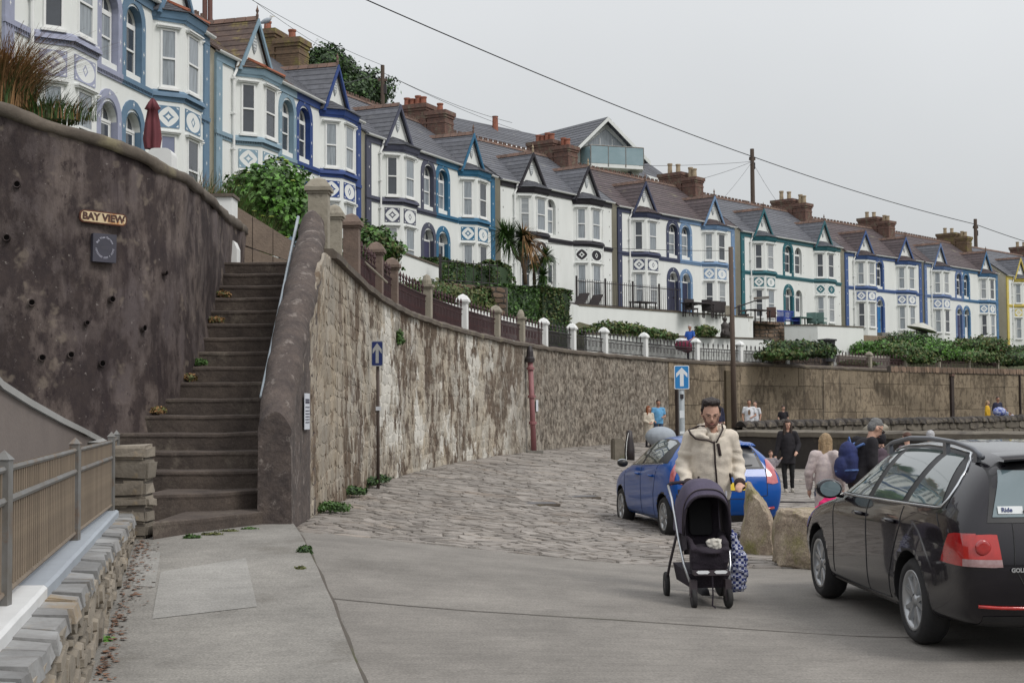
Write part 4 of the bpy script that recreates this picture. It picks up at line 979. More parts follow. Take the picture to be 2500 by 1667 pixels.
    for i, circ in ((0, False), (1, True), (2, False)):
        cc = circ if sg > 0 else (i == 1)
        if side == 1: circ2 = (i != 2)
        else: circ2 = (i != 0)
        inv = key == 'C' or (key == 'E' and side == 1)
        mt = MATS.get(f'tile_{key}{side}{circ2}') or ornament_mat(f'tile_{key}{side}{circ2}', white if not inv else col, col if not inv else white, circ2, True)
        MATS[f'tile_{key}{side}{circ2}'] = mt
        p0, p1 = bp[i], bp[i + 1]; p0, p1 = Vector((X(p0.x), p0.y, 0)), Vector((X(p1.x), p1.y, 0)); dd = (p1 - p0).normalized(); L_ = (p1 - p0).length; s_ = .62 if i != 1 else .98
        out = Vector((-dd.y, dd.x, 0)); out = -out if out.y > 0 else out
        c = (p0 + p1) / 2 + out * .004
        box('ornament_tile', (-s_ / 2, -.02, -.29), (s_ / 2, .0, .29), mt, o, (c.x, c.y, 9.60), math.atan2(dd.y, dd.x) if sg > 0 else math.atan2(-dd.y, -dd.x))
    # arched openings
    if has_arch:
        for z0_, zt_, door in ((SZ_ + .28, 12.48, False), (7.1, 9.74, True)):
            if not plain: part('arch_surround', arch_ring(MB(), ac, iw, aw, z0_ - (.18 if not door else .3), zt_, .0, -.035), trim)
            if not plain:
                P = arch_ring(MB(), ac, iw - .004, iw + .002, z0_ - (0 if not door else .0), zt_ - .305 , -.03, rv - .01); part('reveal_lining', P, trim)
            wi = iw - .06; zt2 = zt_ - .34; zs = zt2 - wi / 2
            fr_ = MB(); arch_ring(fr_, ac, wi - .09, wi, z0_, zt2, rv - .10, rv - .02); fr_.box((ac - wi / 2, rv - .10, zs - .04), (ac + wi / 2, rv - .02, zs + .03)); fr_.box((ac - .012, rv - .09, zs), (ac + .012, rv - .03, zt2 - .03))
            if not door:
                wo_ = part('arched_window', fr_, M['white_frame']); part('fanlight_pane', MB().prism(arch_outline(ac, wi - .05, zs, zt2 - .02), lambda a_, b__: (a_, rv - .05, b__), lambda a_, b__: (a_, rv - .03, b__)), M['glass'], wo_)
                sash('window', Vector((X(ac - wi / 2 + .02), 0, 0)) + Vector((0, rv - .07, 0)), Vector((X(ac + wi / 2 - .02), 0, 0)) + Vector((0, rv - .07, 0)), z0_ + .02, zs - .04, Vector((0, -1, 0)), o, gsel.choice((M['glass'], M['glass_net'])), M['white_frame'], hood=False)
            else:
                dm = {('F', 0): (0.03, 0.19, 0.45), ('D', 0): (0.025, 0.03, 0.07), ('B', 0): (0.05, 0.05, 0.11), ('G', 0): (0.06, 0.06, 0.13), ('D', 1): (.16, .28, .45)}.get((key, side))
                dmt = tmat(dm, 'door ' + key) if dm else M['white_frame']
                dr = part('door', MB().box((ac - wi / 2 + .03, rv - .08, 7.1), (ac + wi / 2 - .03, rv - .03, zs - .04)), dmt); part('door_frame', fr_, M['white_frame'], dr)
                for (a0, a1, b0, b1) in ((.10, .9, .1, .42), (.12, .88, .5, .95)):
                    w2 = wi - .1; part('door_panel', MB().box((ac - w2 / 2 + w2 * a0, rv - .095, lerp(7.1, zs, b0)), (ac - w2 / 2 + w2 * a1, rv - .075, lerp(7.1, zs, b1))), M['glass'] if b0 > .45 and not dm else dmt, dr)
                part('fanlight_pane', MB().prism(arch_outline(ac, wi - .05, zs, zt2 - .02), lambda a_, b__: (a_, rv - .05, b__), lambda a_, b__: (a_, rv - .03, b__)), M['glass'], dr)
                part('doorstep', MB().box((ac - .6, -.5, 6.7), (ac + .6, rv, 7.1)), M['path'], dr)
                part('door_handle', MB().box((ac + wi * .28, rv - .12, 8.0), (ac + wi * .33, rv - .09, 8.1)), M['iron'], dr)
            # motifs round the surround
            stm = M['white_frame'] if not plain else M['iron']; ro = (iw + aw) / 4 if not plain else iw / 2 + .22; zc = zt_ - aw / 2
            star(o, X(ac), -.04 if not plain else 0, zc + ro + (.0 if not plain else .06), stm, .06)
            for s2 in (-1, 1):
                for zz in ((zc - .1, lerp(z0_, zc, .45), z0_ + .15) if key not in 'FGH' else (zc - .1, z0_ + .3)): star(o, X(ac + s2 * ro), -.04 if not plain else 0, zz, stm, .055)
            if plain: # carved tympanum
                for s2 in (-.22, 0, .22): star(o, X(ac + s2), rv - .06, zt2 - .18 - abs(s2) * .3, M['iron'], .07)
    # corner pilaster with motifs
    if not (key == 'E' and side == 1) and key != 'C':
        part('corner_pilaster', MB().box((.012, -.05, bz), (.36, -.001, EZ - .12)).box((-.02, -.05, bz), (.012, .03, EZ - .12)), trim)
        for z in (12.15, 11.35, 10.6, 9.7, 8.9, 8.0): star(o, X(.19), -.052, z, M['white_frame'], .055)
    else:
        for z in (12.15, 11.35, 10.6, 9.6, 8.8, 8.0): star(o, X(.22), -.002, z, M['iron'], .06)
    # downpipe
    mb = MB().tube([(1.2, -.14, EZ - .12), (1.16, -.1, EZ - .4), (1.02, -.09, EZ - .6), (1.02, -.09, bz + .1)], .045, 8)
    for z in (12.0, 10.9, 9.8, 8.7, 7.6): mb.box((.95, -.14, z), (1.09, -.0, z + .06))
    part('downpipe', mb, M['white_frame'])
    # chimneys at the outer gable of the right-hand house
    if side == 1:
        bk = M['brick_moss'] if key in ('A', 'G') else M['brick']; po = M['pot'] if key in 'ABCZ' else M['pot_buff']
        for (y0, y1, zt, us, npot) in ((3.1, 4.7, 16.25, (.0, .95), 4 if key in 'BCZ' else 2), (2.1, 3.05, 15.85, (.02, .9), 1 if key in 'AB' else 2)):
            mb = MB().box((us[0], y0, 13.6), (us[1], y1, zt - .32)).box((us[0] - .05, y0 - .05, zt - .32), (us[1] + .05, y1 + .05, zt - .2)).box((us[0] - .10, y0 - .1, zt - .2), (us[1] + .1, y1 + .1, zt)).box((us[0] - .03, y0 - .03, 15.25), (us[1] + .03, y1 + .03, 15.33))
            ch = part('chimney', mb, bk)
            # brick courses picked out by shallow projecting rows
            crs = MB(); z = 14.4
            while z < zt - .4:
                crs.box((us[0] - .008, y0 - .008, z), (us[1] + .008, y1 + .008, z + .065)); z += .085
            cc_ = part('brick_courses', crs, bk, ch); cc_['kind'] = 'stuff'
            for i in range(npot):
                yy = lerp(y0 + .2, y1 - .2, (i + .5) / npot); hh = (.42, .5, .38, .45)[i % 4] * (1.35 if key in 'DE' else 1)
                part('chimney_pot', MB().lathe([(.15, 0), (.13, hh * .8), (.16, hh * .85), (.16, hh), (.12, hh), (.11, hh * .7)], 12, ((us[0] + us[1]) / 2, yy, zt)), po, ch, smooth=False)
    return o
def hash_(s): return ord(s) * 13
HOUSES = {}
for key, a, b in PAIRS:
    for side in (0, 1):
        HOUSES[(key, side)] = house(key, side, a, b)
# ------------------------------------------------------------------ foliage helpers
def leafcloud(mb, n, sampler, size, rnd, up=0.3, asp=1.6):
    for _ in range(n):
        p, nrm = sampler(rnd); s = size * rnd.uniform(.6, 1.35)
        d = Vector((rnd.gauss(0, 1), rnd.gauss(0, 1), rnd.gauss(0, 1) + up)) * .55 + nrm; d.normalize()
        a = d.cross(Vector((rnd.gauss(0, 1), rnd.gauss(0, 1), rnd.gauss(0, 1)))).normalized(); b = d.cross(a)
        mb.add([p - a * s * .5, p + b * s * asp * .5 + d * s * .12, p + a * s * .5, p - b * s * asp * .5], [(0, 1, 2, 3)])
def ell_sampler(c, r, lump=.35, inner=.55, seed=0.0):
    c = Vector(c)
    def f(rnd):
        while True:
            d = Vector((rnd.gauss(0, 1), rnd.gauss(0, 1), rnd.gauss(0, 1))).normalized()
            k = 1 + lump * noise.noise(d * 2.3 + Vector((seed, seed * 2, 0))) + lump * .5 * noise.noise(d * 5.5 + Vector((seed, 0, 9)))
            t = rnd.uniform(inner, 1) * k
            if d.z < -.6: continue
            return c + Vector((d.x * r[0], d.y * r[1], d.z * r[2])) * t, d
    return f
def box_sampler(a, b, c, d, z0, z1, lump=.12, seed=0.0):
    """hedge with plan quad a-b-c-d"""
    a, b, c, d = [Vector(q) for q in (a, b, c, d)]
    def f(rnd):
        u, v, w = rnd.random(), rnd.random(), rnd.random()
        k = rnd.choice((0, 0, 1, 2, 3)); 
        if k == 0: w = 1 - rnd.random() ** 2 * .12
        elif k == 1: v = rnd.random() ** 2 * .12
        elif k == 2: u = rnd.random() ** 2 * .1
        else: u = 1 - rnd.random() ** 2 * .1
        p = (a.lerp(b, u)).lerp(d.lerp(c, u), v); z = lerp(z0, z1, w)
        q = Vector((p.x, p.y, z)); nn = noise.noise_vector(q * 1.6 + Vector((seed, 0, 0))) * lump
        return q + nn, Vector((rnd.uniform(-.3, .3), -.5 if k == 1 else 0, .6 if k == 0 else 0.1))
    return f
def bush(name, label, cat, c, r, mats, n=2500, size=.10, seed=1, group=None, lump=.35, blooms=None, core=True):
    t = thing(name, label, cat, (c[0], c[1], c[2] - r[2]), 0, group); rnd = random.Random(seed); o3 = Vector((c[0], c[1], c[2] - r[2]))
    if core:
        mb = MB(); P = []
        for i in range(9):
            th = math.pi * i / 8; row = []
            for j in range(13):
                ph = 6.28318 * j / 12; d = Vector((math.sin(th) * math.cos(ph), math.sin(th) * math.sin(ph), math.cos(th)))
                k = .62 * (1 + lump * noise.noise(d * 2.3 + Vector((seed, seed * 2, 0)))); row.append(Vector((d.x * r[0], d.y * r[1], d.z * r[2])) * k + Vector((0, 0, r[2])))
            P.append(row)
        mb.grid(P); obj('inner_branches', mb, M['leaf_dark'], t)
    for i, (m, f) in enumerate(mats):
        mb = MB(); leafcloud(mb, int(n * f), ell_sampler((0, 0, r[2]), r, lump, .6, seed), size, rnd)
        o = obj('foliage', mb, m, t, recalc=False); o['kind'] = 'stuff'
    if blooms:
        mb = MB(); s = ell_sampler((0, 0, r[2]), (r[0] * 1.02, r[1] * 1.02, r[2] * 1.02), lump, .93, seed)
        for _ in range(blooms[0]):
            p, d = s(rnd); sz = blooms[1] * rnd.uniform(.7, 1.2); mb.lathe([(.0001, sz * .35), (sz * .6, sz * .25), (sz, 0), (sz * .5, -sz * .2)], 6, p)
        o = obj('flower_heads', mb, M[blooms[2]], t); o['kind'] = 'stuff'
    return t
def hedge(name, label, pts, z0, z1, mats, n, size, seed=1, lump=.12, group=None):
    a = Vector(pts[0]); t = thing(name, label, 'hedge', (a.x, a.y, z0), 0, group); rnd = random.Random(seed)
    q = [Vector((p[0] - a.x, p[1] - a.y, 0)) for p in pts]
    ctr = sum(q, Vector()) / 4; qi = [p.lerp(ctr, .08) for p in q]
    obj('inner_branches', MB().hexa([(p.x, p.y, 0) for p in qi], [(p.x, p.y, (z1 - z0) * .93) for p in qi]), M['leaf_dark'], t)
    for m, f in mats:
        mb = MB(); leafcloud(mb, int(n * f), box_sampler(*q, 0, z1 - z0, lump, seed), size, rnd); o = obj('foliage', mb, m, t, recalc=False); o['kind'] = 'stuff'
    return t
def blades(name, label, cat, c, r, h, n, mats, seed=1, w=.012, droop=.5, group=None):
    t = thing(name, label, cat, c, 0, group); rnd = random.Random(seed)
    for m, f, hs in mats:
        mb = MB()
        for _ in range(int(n * f)):
            a = rnd.uniform(0, 6.283); rr = rnd.random() ** .6; b0 = Vector((math.cos(a) * r[0] * rr, math.sin(a) * r[1] * rr, 0)); lean = Vector((math.cos(a), math.sin(a), 0)) * rnd.uniform(.1, .8) + Vector((rnd.gauss(0, .2), rnd.gauss(0, .2), 0))
            hh = h * hs * rnd.uniform(.5, 1.1); P = []
            for k in range(5):
                s = k / 4; p = b0 + lean * hh * droop * s * s + Vector((0, 0, hh * (s - .25 * droop * s * s))); ww = w * (1 - s * .85); sd_ = Vector((-math.sin(a), math.cos(a), 0)) * ww
                P.append([p - sd_, p + sd_])
            mb.grid(P)
        o = obj('blades', mb, m, t, recalc=False); o['kind'] = 'stuff'
    return t

def on_wall(px):
    """plan point of the retaining wall line on a photo bearing"""
    d = ray(px, 800)
    for k, (a, b) in enumerate(zip(WLS, WLS[1:])):
        e_ = b - a; den = d[0] * e_.y - d[1] * e_.x
        if abs(den) < 1e-9: continue
        s = (a.x * e_.y - a.y * e_.x) / den; t = (a.x * d[1] - a.y * d[0]) / den
        if s > 0 and 0 <= t <= 1 and b.y > 20.5: return (k + t) * WSTEP
    return None
def wp(u, back=.2):
    x, y, _ = wall_map2(u, 1, -back); return Vector((x, y, topz(y) + .12))
def wdir(u):
    k = max(0, min(len(WLS) - 2, int(u / WSTEP))); d = (WLS[k + 1] - WLS[k]).normalized(); return math.atan2(d.y, d.x)

# landing behind the top step, side wall of slabs, white pier
landing_z = SB + SR * 17
tag(obj('upper_path', MB().add([(-5.4, 22.8, landing_z - .004), (-2.75, 22.6, landing_z - .004), (-2.75, 27, landing_z - .15), (-6.5, 27, landing_z + .3)], [(0, 1, 2, 3)]), M['path']), kind='structure')
wpier = thing('white_gate_pier', 'white painted gate pier at the top of the stairs beside the dark wall', 'pier')
a = PY(516, 520, 23.6); b = PY(566, 520, 23.6)
whp = M['white_frame']
mb = MB().box((a.x - .1, 23.6, 4.0), (b.x, 24.1, 5.32)); obj('shaft', mb, whp, wpier); obj('cap', MB().box((a.x - .12, 23.56, 5.32), (b.x + .03, 24.14, 5.37)), M['coping'], wpier)
obj('rounded_buttress', MB().prism([(-.35, 0), (.14, 0), (.14, .42), (.09, .54), (-.02, .62), (-.2, .66), (-.35, .66)], lambda x, z: (b.x + x, 23.3, z + 4.0), lambda x, z: (b.x + x, 23.62, z + 4.0)), whp, wpier)
sw = thing('slab_garden_wall', 'brown board marked concrete garden wall rising left behind the top of the stairs', 'wall')
q0 = PY(566, 497, 24.3); q1 = PY(716, 590, 25.2); z_b = 4.0
slabm = pm('brown_aggregate_slab', (0.20, 0.155, 0.12), (0.14, 0.108, 0.085), 5, .95, .6, 30, c3=(.27, .22, .17), thr=.62)
for k in range(3):
    a0, a1 = k / 3, (k + 1) / 3 - .012
    for (t0, t1) in ((0, .49), (.51, 1)):
        p0, p1 = q0.lerp(q1, a0), q0.lerp(q1, a1)
        lo = [(p0.x, p0.y, lerp(z_b, p0.z, t0)), (p1.x, p1.y, lerp(z_b, p1.z, t0)), (p1.x, p1.y + .15, lerp(z_b, p1.z, t0)), (p0.x, p0.y + .15, lerp(z_b, p0.z, t0))]
        hi = [(p0.x, p0.y, lerp(z_b, p0.z, t1)), (p1.x, p1.y, lerp(z_b, p1.z, t1)), (p1.x, p1.y + .15, lerp(z_b, p1.z, t1)), (p0.x, p0.y + .15, lerp(z_b, p0.z, t1))]
        obj('slab', MB().hexa(lo, hi), slabm, sw)

# pillars on top of the retaining wall and the parapet end
stonep = pm('weathered_pillar_stone', (0.34, 0.31, 0.25), (0.24, 0.215, 0.17), 4, .9, .5, 18, c3=(.13, .11, .085), scale3=3, thr=.55)
brownp = pm('brown_pillar_stone', (0.20, 0.145, 0.115), (0.12, 0.09, 0.075), 4, .9, .6, 18, c3=(.30, .24, .2), scale3=3, thr=.6)
def pillar(label, p, w, h, mat, rot=0, dome=False, group='pillars along the top of the retaining wall'):
    t = thing('gate_pillar', label, 'pillar', p, rot, group)
    mb = MB().box((-w / 2, -w / 2, -.05), (w / 2, w / 2, h)); obj('shaft', mb, mat, t)
    c = w / 2 + .05
    mb = MB().box((-c + .03, -c + .03, h), (c - .03, c - .03, h + .04)).box((-c, -c, h + .04), (c, c, h + .10))
    if dome: mb.lathe([(w * .52, h + .10), (w * .50, h + .2), (w * .3, h + .32), (.0001, h + .36)], 12)
    else: mb.add([(-c, -c, h + .10), (c, -c, h + .10), (c, c, h + .10), (-c, c, h + .10), (-c * .55, -c * .55, h + .22), (c * .55, -c * .55, h + .22), (c * .55, c * .55, h + .22), (-c * .55, c * .55, h + .22), (0, 0, h + .27)], [(0, 1, 5, 4), (1, 2, 6, 5), (2, 3, 7, 6), (3, 0, 4, 7), (4, 5, 8), (5, 6, 8), (6, 7, 8), (7, 4, 8)])
    obj('cap', mb, mat, t); return t
p1 = PY(779, 560, 21.75); pillar('tall weathered stone pillar with a domed cap at the top of the dark parapet', (p1.x, 21.75, 3.9), .30, 1.16, stonep)
p2 = PY(817, 640, 24.0); pillar('smaller cracked stone pillar just right of the tall domed one', (p2.x, 24.0, 3.95), .235, 1.02, stonep)
ORD = ['first', 'second', 'third', 'fourth', 'fifth', 'sixth', 'seventh', 'eighth', 'ninth', 'tenth', 'eleventh', 'twelfth', 'thirteenth', 'fourteenth', 'fifteenth', 'sixteenth', 'seventeenth', 'eighteenth', 'nineteenth']
PIL = [(887, brownp, .27, .93), (944, brownp, .25, .86), (981, brownp, .24, .80), (1062, stonep, .24, .78), (1148, whp, .25, .76), (1226, stonep, .25, .76), (1286, stonep, .24, .76), (1341, whp, .25, .76), (1409, whp, .25, .76), (1486, whp, .25, .8),
       (1583, whp, .26, .8), (1708, whp, .26, .8), (1814, whp, .26, .8), (1927, whp, .26, .78), (2034, stonep, .24, .74), (2129, stonep, .24, .7), (2216, stonep, .24, .7), (2299, stonep, .12, .62), (2371, stonep, .16, .62), (2441, stonep, .14, .6)]
PU = []
cn = {id(brownp): 'brown', id(stonep): 'grey stone', id(whp): 'white painted'}
kc = {}
for i, (px, m, w, h) in enumerate(PIL):
    u = on_wall(px); PU.append(u); kc[cn[id(m)]] = kc.get(cn[id(m)], -1) + 1
    tot = {'brown': 3, 'grey stone': 9, 'white painted': 8}
    pillar(f'{ORD[kc[cn[id(m)]]]} {cn[id(m)]} pillar from the stairs along the wall top railings', wp(u), w, h, m, wdir(u), dome=(i in (3, 6)))
railm = {0: M['iron_rust'], 1: M['iron']}
pk = {}
def picket_mesh(m, fin):
    if (m.name, fin) in pk: return pk[(m.name, fin)]
    mb = MB().box((-.013, -.013, .06), (.013, .013, .60 if not fin else .66))
    if fin:
        mb.lathe([(.012, .66), (.035, .70), (.012, .74), (.04, .79), (.022, .84), (.0001, .9)], 6).box((-.05, -.012, .73), (.05, .012, .76))
        mb.box((-.04, -.010, .25), (.04, .010, .45))
    pk[(m.name, fin)] = mb.mesh('picket', m); return pk[(m.name, fin)]
def panel(label, ua, ub, m, zofs=0, group='iron railing panels on the retaining wall top', pickets=True):
    t = thing('iron_railing', label, 'railing', wp(ua), 0, group); o3 = wp(ua); L_ = ub - ua; n = max(2, int(L_ / .6)); pts = [wp(ua + L_ * i / n) - o3 for i in range(n + 1)]
    for z, r in ((.08, .02), (.60, .022), (.47, .014)): obj('rail', MB().tube([p + Vector((0, 0, z)) for p in pts], r, 4), m, t)
    k = max(3, int(L_ / .135))
    for i in range(1, k):
        p = wp(ua + L_ * i / k) - o3; link('picket', picket_mesh(m, i % 3 == 1), t, p, wdir(ua))
    return t
for i, (ua, ub) in enumerate(zip(PU, PU[1:])):
    m = M['iron_rust'] if i in (0, 1, 2, 3, 4, 5, 6, 14, 15, 16, 17, 18) else M['iron']
    mname = 'rusty maroon' if m is M['iron_rust'] else 'black'
    panel(f'{ORD[i]} railing panel from the stairs, {mname} ironwork between two pillars', ua + .13, ub - .13, m)
# sheet backing seen on the first rusty panels: close mesh
for i in (0, 1):
    pass
hr2 = thing('upper_handrail', 'thin slanting tube rail passing behind the first brown pillars', 'handrail')
a = PY(830, 585, 25.0); b = PY(945, 690, 27.5); obj('rail', MB().tube([a, b], .022, 6), stonep, hr2)

# low wall parts of white paint behind the railings (gleaming strip) and garden walls
def gwall(name, label, p0, p1, zb, mat, th=.25, capm=None, stones=False, cat='wall'):
    """free-standing garden wall between two surveyed top corners"""
    p0, p1 = Vector(p0), Vector(p1); d = Vector((p1.x - p0.x, p1.y - p0.y, 0)); L_ = d.length; d.normalize(); n = Vector((d.y, -d.x, 0))
    t = thing(name, label, cat, (p0.x, p0.y, zb)); o3 = Vector((p0.x, p0.y, zb))
    def q(u, h, z): v = p0 + d * u - n * h; return Vector((v.x, v.y, z)) - o3
    zt = lambda u: lerp(p0.z, p1.z, u / L_)
    mb = MB().hexa([q(0, 0, zb), q(L_, 0, zb), q(L_, th, zb), q(0, th, zb)], [q(0, 0, p0.z), q(L_, 0, p1.z), q(L_, th, p1.z), q(0, th, p0.z)])
    obj('wall_body', mb, mat if not stones else M['joint'], t)
    if capm: obj('coping', MB().hexa([q(-.03, -.04, p0.z), q(L_ + .03, -.04, p1.z), q(L_ + .03, th + .04, p1.z), q(-.03, th + .04, p0.z)], [q(-.03, -.04, p0.z + .07), q(L_ + .03, -.04, p1.z + .07), q(L_ + .03, th + .04, p1.z + .07), q(-.03, th + .04, p0.z + .07)]), capm, t)
    if stones:
        rnd = random.Random(int(L_ * 100)); H = max(p0.z, p1.z) - zb
        cl = cells(0, L_, 0, 1, .38, .24 / H, .2, .5, rnd)
        for c in cl:
            vs, fs = stone_mesh(c, .03, lambda u, v, h: tuple(q(u, -h, lerp(zb, zt(u), v))), mat, .01, rnd); obj('stone', MB().add(vs, fs), mat, t)
    return t
W_ = M['white']
gwall('white_garden_wall', 'steep white garden wall with brown coping below the dark purple house', PZ(930, 600, 7.4), PZ(1071, 652, 6.95), 4.6, W_, capm=M['coping'])
gwall('stone_garden_wall', 'brown rubble garden wall below the hedge and beside the tall clipped hedge', PZ(1073, 688, 6.3), PZ(1237, 702, 6.05), 4.4, M['brownstone'], stones=True)
gwall('white_low_wall', 'long low white wall directly behind the maroon railings, left stretch', PZ(982, 712, 5.0), PZ(1312, 792, 4.75), 3.85, W_)
gwall('white_terrace_wall', 'long high white terrace wall under the black patio fence', PZ(1413, 746, 6.85), PZ(1838, 776, 6.85), 4.6, W_, capm=M['coping'])
gwall('white_terrace_return', 'grey shaded short end of the white terrace wall beside the tall hedge', PZ(1382, 738, 6.85), PZ(1413, 746, 6.85), 4.6, W_)
gwall('white_planter_wall', 'lower white planter wall behind the railings with shrubs along its top', PZ(1433, 816, 5.2), PZ(1884, 829, 5.2), 3.85, W_, capm=M['coping'])
gwall('stone_garden_wall', 'brown rubble patio wall with a small pale disc, right of the pole', PZ(1841, 783, 6.8), PZ(1915, 786, 6.8), 4.9, M['brownstone'], stones=True)
gwall('white_store', 'left side of the white garden store below the blue bench', PZ(1915, 795, 6.55), PZ(1996, 795, 6.5), 4.4, W_, capm=M['coping'])
gwall('white_store', 'broad right side of the white garden store above the black bin', PZ(1996, 795, 6.5), PZ(2108, 800, 6.5), 4.1, W_, capm=M['coping'], th=2.5)
gwall('brown_terrace_wall', 'long low brown terrace wall behind bushes below the bright blue door', PZ(2108, 818, 6.3), PZ(2190, 822, 6.3), 4.6, pm('timber_board_wall', (.26, .20, .14), (.19, .15, .11), 3, .9), capm=None)
gwall('grey_terrace_wall', 'dark stone garden wall below the blue arched houses, far right', PZ(2200, 826, 6.55), PZ(2470, 842, 6.6), 5.0, M['quaystone'], stones=False)
gwall('pierced_block_wall', 'low wall of pale pierced blocks behind the far railings', PZ(2050, 866, 4.75), PZ(2174, 869, 4.75), 3.9, pm('pierced_blocks', (.42, .39, .34), (.22, .2, .18), 30, .9, detail=1))
gwall('rubble_garden_wall', 'dark rubble bank wall behind the last railings, far right', PZ(2174, 893, 4.05), PZ(2500, 901, 4.05), 3.7, M['brownstone'], stones=True)
gwall('rubble_garden_wall', 'low rubble wall beside the round shrubs, right of the planter', PZ(1886, 856, 4.6), PZ(2030, 852, 4.9), 3.85, M['brownstone'], stones=True)
# balustrade tops of white low wall: small white beads along the wall
b0 = PZ(2010, 832, 5.35); bn = thing('black_bin', 'black water butt with a lid against the white garden store', 'bin', (b0.x, b0.y - .9, 4.2))
obj('body', MB().lathe([(.38, 0), (.42, .9), (.44, 1.1)], 16), pm('black_plastic', (.02, .02, .024), (.03, .03, .035), 5, .5), bn); obj('lid', MB().lathe([(.52, 1.1), (.52, 1.18), (.0001, 1.24)], 16), pm('black_plastic', (.02, .02, .024)), bn)

# patio fence with tall bars
def barfence(label, p0, p1, zb, h, mat, gap=.17, group=None):
    p0, p1 = Vector(p0), Vector(p1); p0.z = p1.z = 0; L_ = (p1 - p0).length; t = thing('bar_fence', label, 'fence', (p0.x, p0.y, zb), 0, group)
    for z in (.1, h - .12): obj('rail', MB().tube([Vector((0, 0, z)), p1 - p0 + Vector((0, 0, z))], .02, 4), mat, t)
    bar = MB().box((-.013, -.013, 0), (.013, .013, h)).mesh('bar', mat); post = MB().box((-.05, -.05, 0), (.05, .05, h + .12)).mesh('post', mat); n = int(L_ / gap)
    for i in range(n + 1):
        q = (p1 - p0) * (i / n)
        if i % 13 == 0: link('post', post, t, q)
        else: link('bar', bar, t, q)
    return t
pa, pb = PZ(1408, 745, 6.95), PZ(1662, 764, 6.95)
barfence('tall black patio fence of thin bars on the white terrace wall', pa, pb, 6.95, 1.35, M['iron'])
barfence('black fence behind the clipped hedge on the brown rubble wall', PZ(1075, 690, 6.3), PZ(1215, 700, 6.3), 6.3, .9, M['iron'], gap=.35)

# hedges and planting
LG, LD, LB_, LO = M['leaf'], M['leaf_dark'], M['leaf_bright'], M['leaf_olive']
def quad_at(px0, px1, Y0, Y1, dep):
    a, b = PY(px0, 700, Y0), PY(px1, 700, Y1); d = (b - a); d.z = 0; d.normalize(); n = Vector((-d.y, d.x, 0)) * dep
    return [(a.x, a.y), (b.x, b.y), (b.x + n.x, b.y + n.y), (a.x + n.x, a.y + n.y)]
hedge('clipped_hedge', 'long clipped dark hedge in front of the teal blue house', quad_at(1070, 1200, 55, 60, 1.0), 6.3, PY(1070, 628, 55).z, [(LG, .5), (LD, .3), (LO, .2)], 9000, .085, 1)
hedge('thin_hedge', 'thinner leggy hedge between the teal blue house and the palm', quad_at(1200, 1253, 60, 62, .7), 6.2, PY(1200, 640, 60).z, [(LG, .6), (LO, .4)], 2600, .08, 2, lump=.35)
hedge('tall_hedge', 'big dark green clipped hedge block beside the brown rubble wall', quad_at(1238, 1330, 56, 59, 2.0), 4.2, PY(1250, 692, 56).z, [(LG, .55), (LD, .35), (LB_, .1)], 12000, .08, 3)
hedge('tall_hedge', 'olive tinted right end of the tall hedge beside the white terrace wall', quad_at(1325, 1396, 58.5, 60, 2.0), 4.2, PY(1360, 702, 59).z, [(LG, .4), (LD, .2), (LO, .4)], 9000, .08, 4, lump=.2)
c = PY(655, 500, 27.6)
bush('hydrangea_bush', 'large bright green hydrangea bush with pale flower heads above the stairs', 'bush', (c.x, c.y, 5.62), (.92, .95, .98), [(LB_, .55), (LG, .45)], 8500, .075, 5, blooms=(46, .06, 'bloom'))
c = PY(520, 470, 26.5); blades('grass_clump', 'feathery green grass clump left of the hydrangea bush', 'grass clump', (c.x, c.y, 4.7), (.62, .5), 1.5, 1100, [(LG, .6, 1), (LO, .4, 1.05)], 6, .012, .55)
c = PY(600, 520, 26.3); blades('grass_clump', 'olive yellow grass tuft between the feathery grass and the hydrangea', 'grass clump', (c.x, c.y, 4.6), (.55, .5), .95, 700, [(LO, .6, 1), (LG, .4, 1)], 7, .012, .5)
c = PY(462, 410, 24.5); blades('grass_clump', 'wispy grass tuft behind the coping beside the white box', 'grass clump', (c.x, c.y, 4.85), (.45, .4), 1.0, 500, [(LG, .6, 1), (M['leaf_dry'], .4, 1.1)], 8, .010, .6)
c = PY(18, 190, 18.2); blades('pampas_grass', 'tall orange brown tufted grass on top of the dark wall, far left', 'grass clump', (c.x - .15, c.y, 5.62), (.5, .5), 1.05, 3600, [(M['leaf_dry'], .72, 1.05), (LO, .16, .8), (LG, .12, .7)], 9, .009, .95)
c = PY(100, 255, 18.3); blades('grass_clump', 'low green grass spilling over the dark wall coping under the orange tuft', 'grass clump', (c.x, c.y, 5.5), (.75, .3), .42, 900, [(LG, .5, 1), (LO, .3, 1), (M['leaf_dry'], .2, 1)], 10, .009, .9)
for i, (px, Y, zz, r, lab) in enumerate([(905, 33, 5.35, (.75, .7, .72), 'round green bush behind the first brown pillars'), (1010, 48, 5.6, (2.2, 1.3, .55), 'grassy bank below the steep white garden wall'), (1175, 50, 5.35, (.55, .5, .75), 'brown green shrub in front of the brown rubble wall'),
     (1150, 55, 7.1, (.8, .5, .3), 'small bush showing over the clipped hedge')][:3]):
    c = PY(px, 700, Y); bush('garden_bush', lab, 'bush', (c.x, c.y, zz), r, [(LG, .6), (LB_, .2), (LO, .2)] if i == 0 else [(LO, .6), (LG, .4)], 4200, .08, 20 + i)
DSH = [(1885, 832, 62, 'x')]
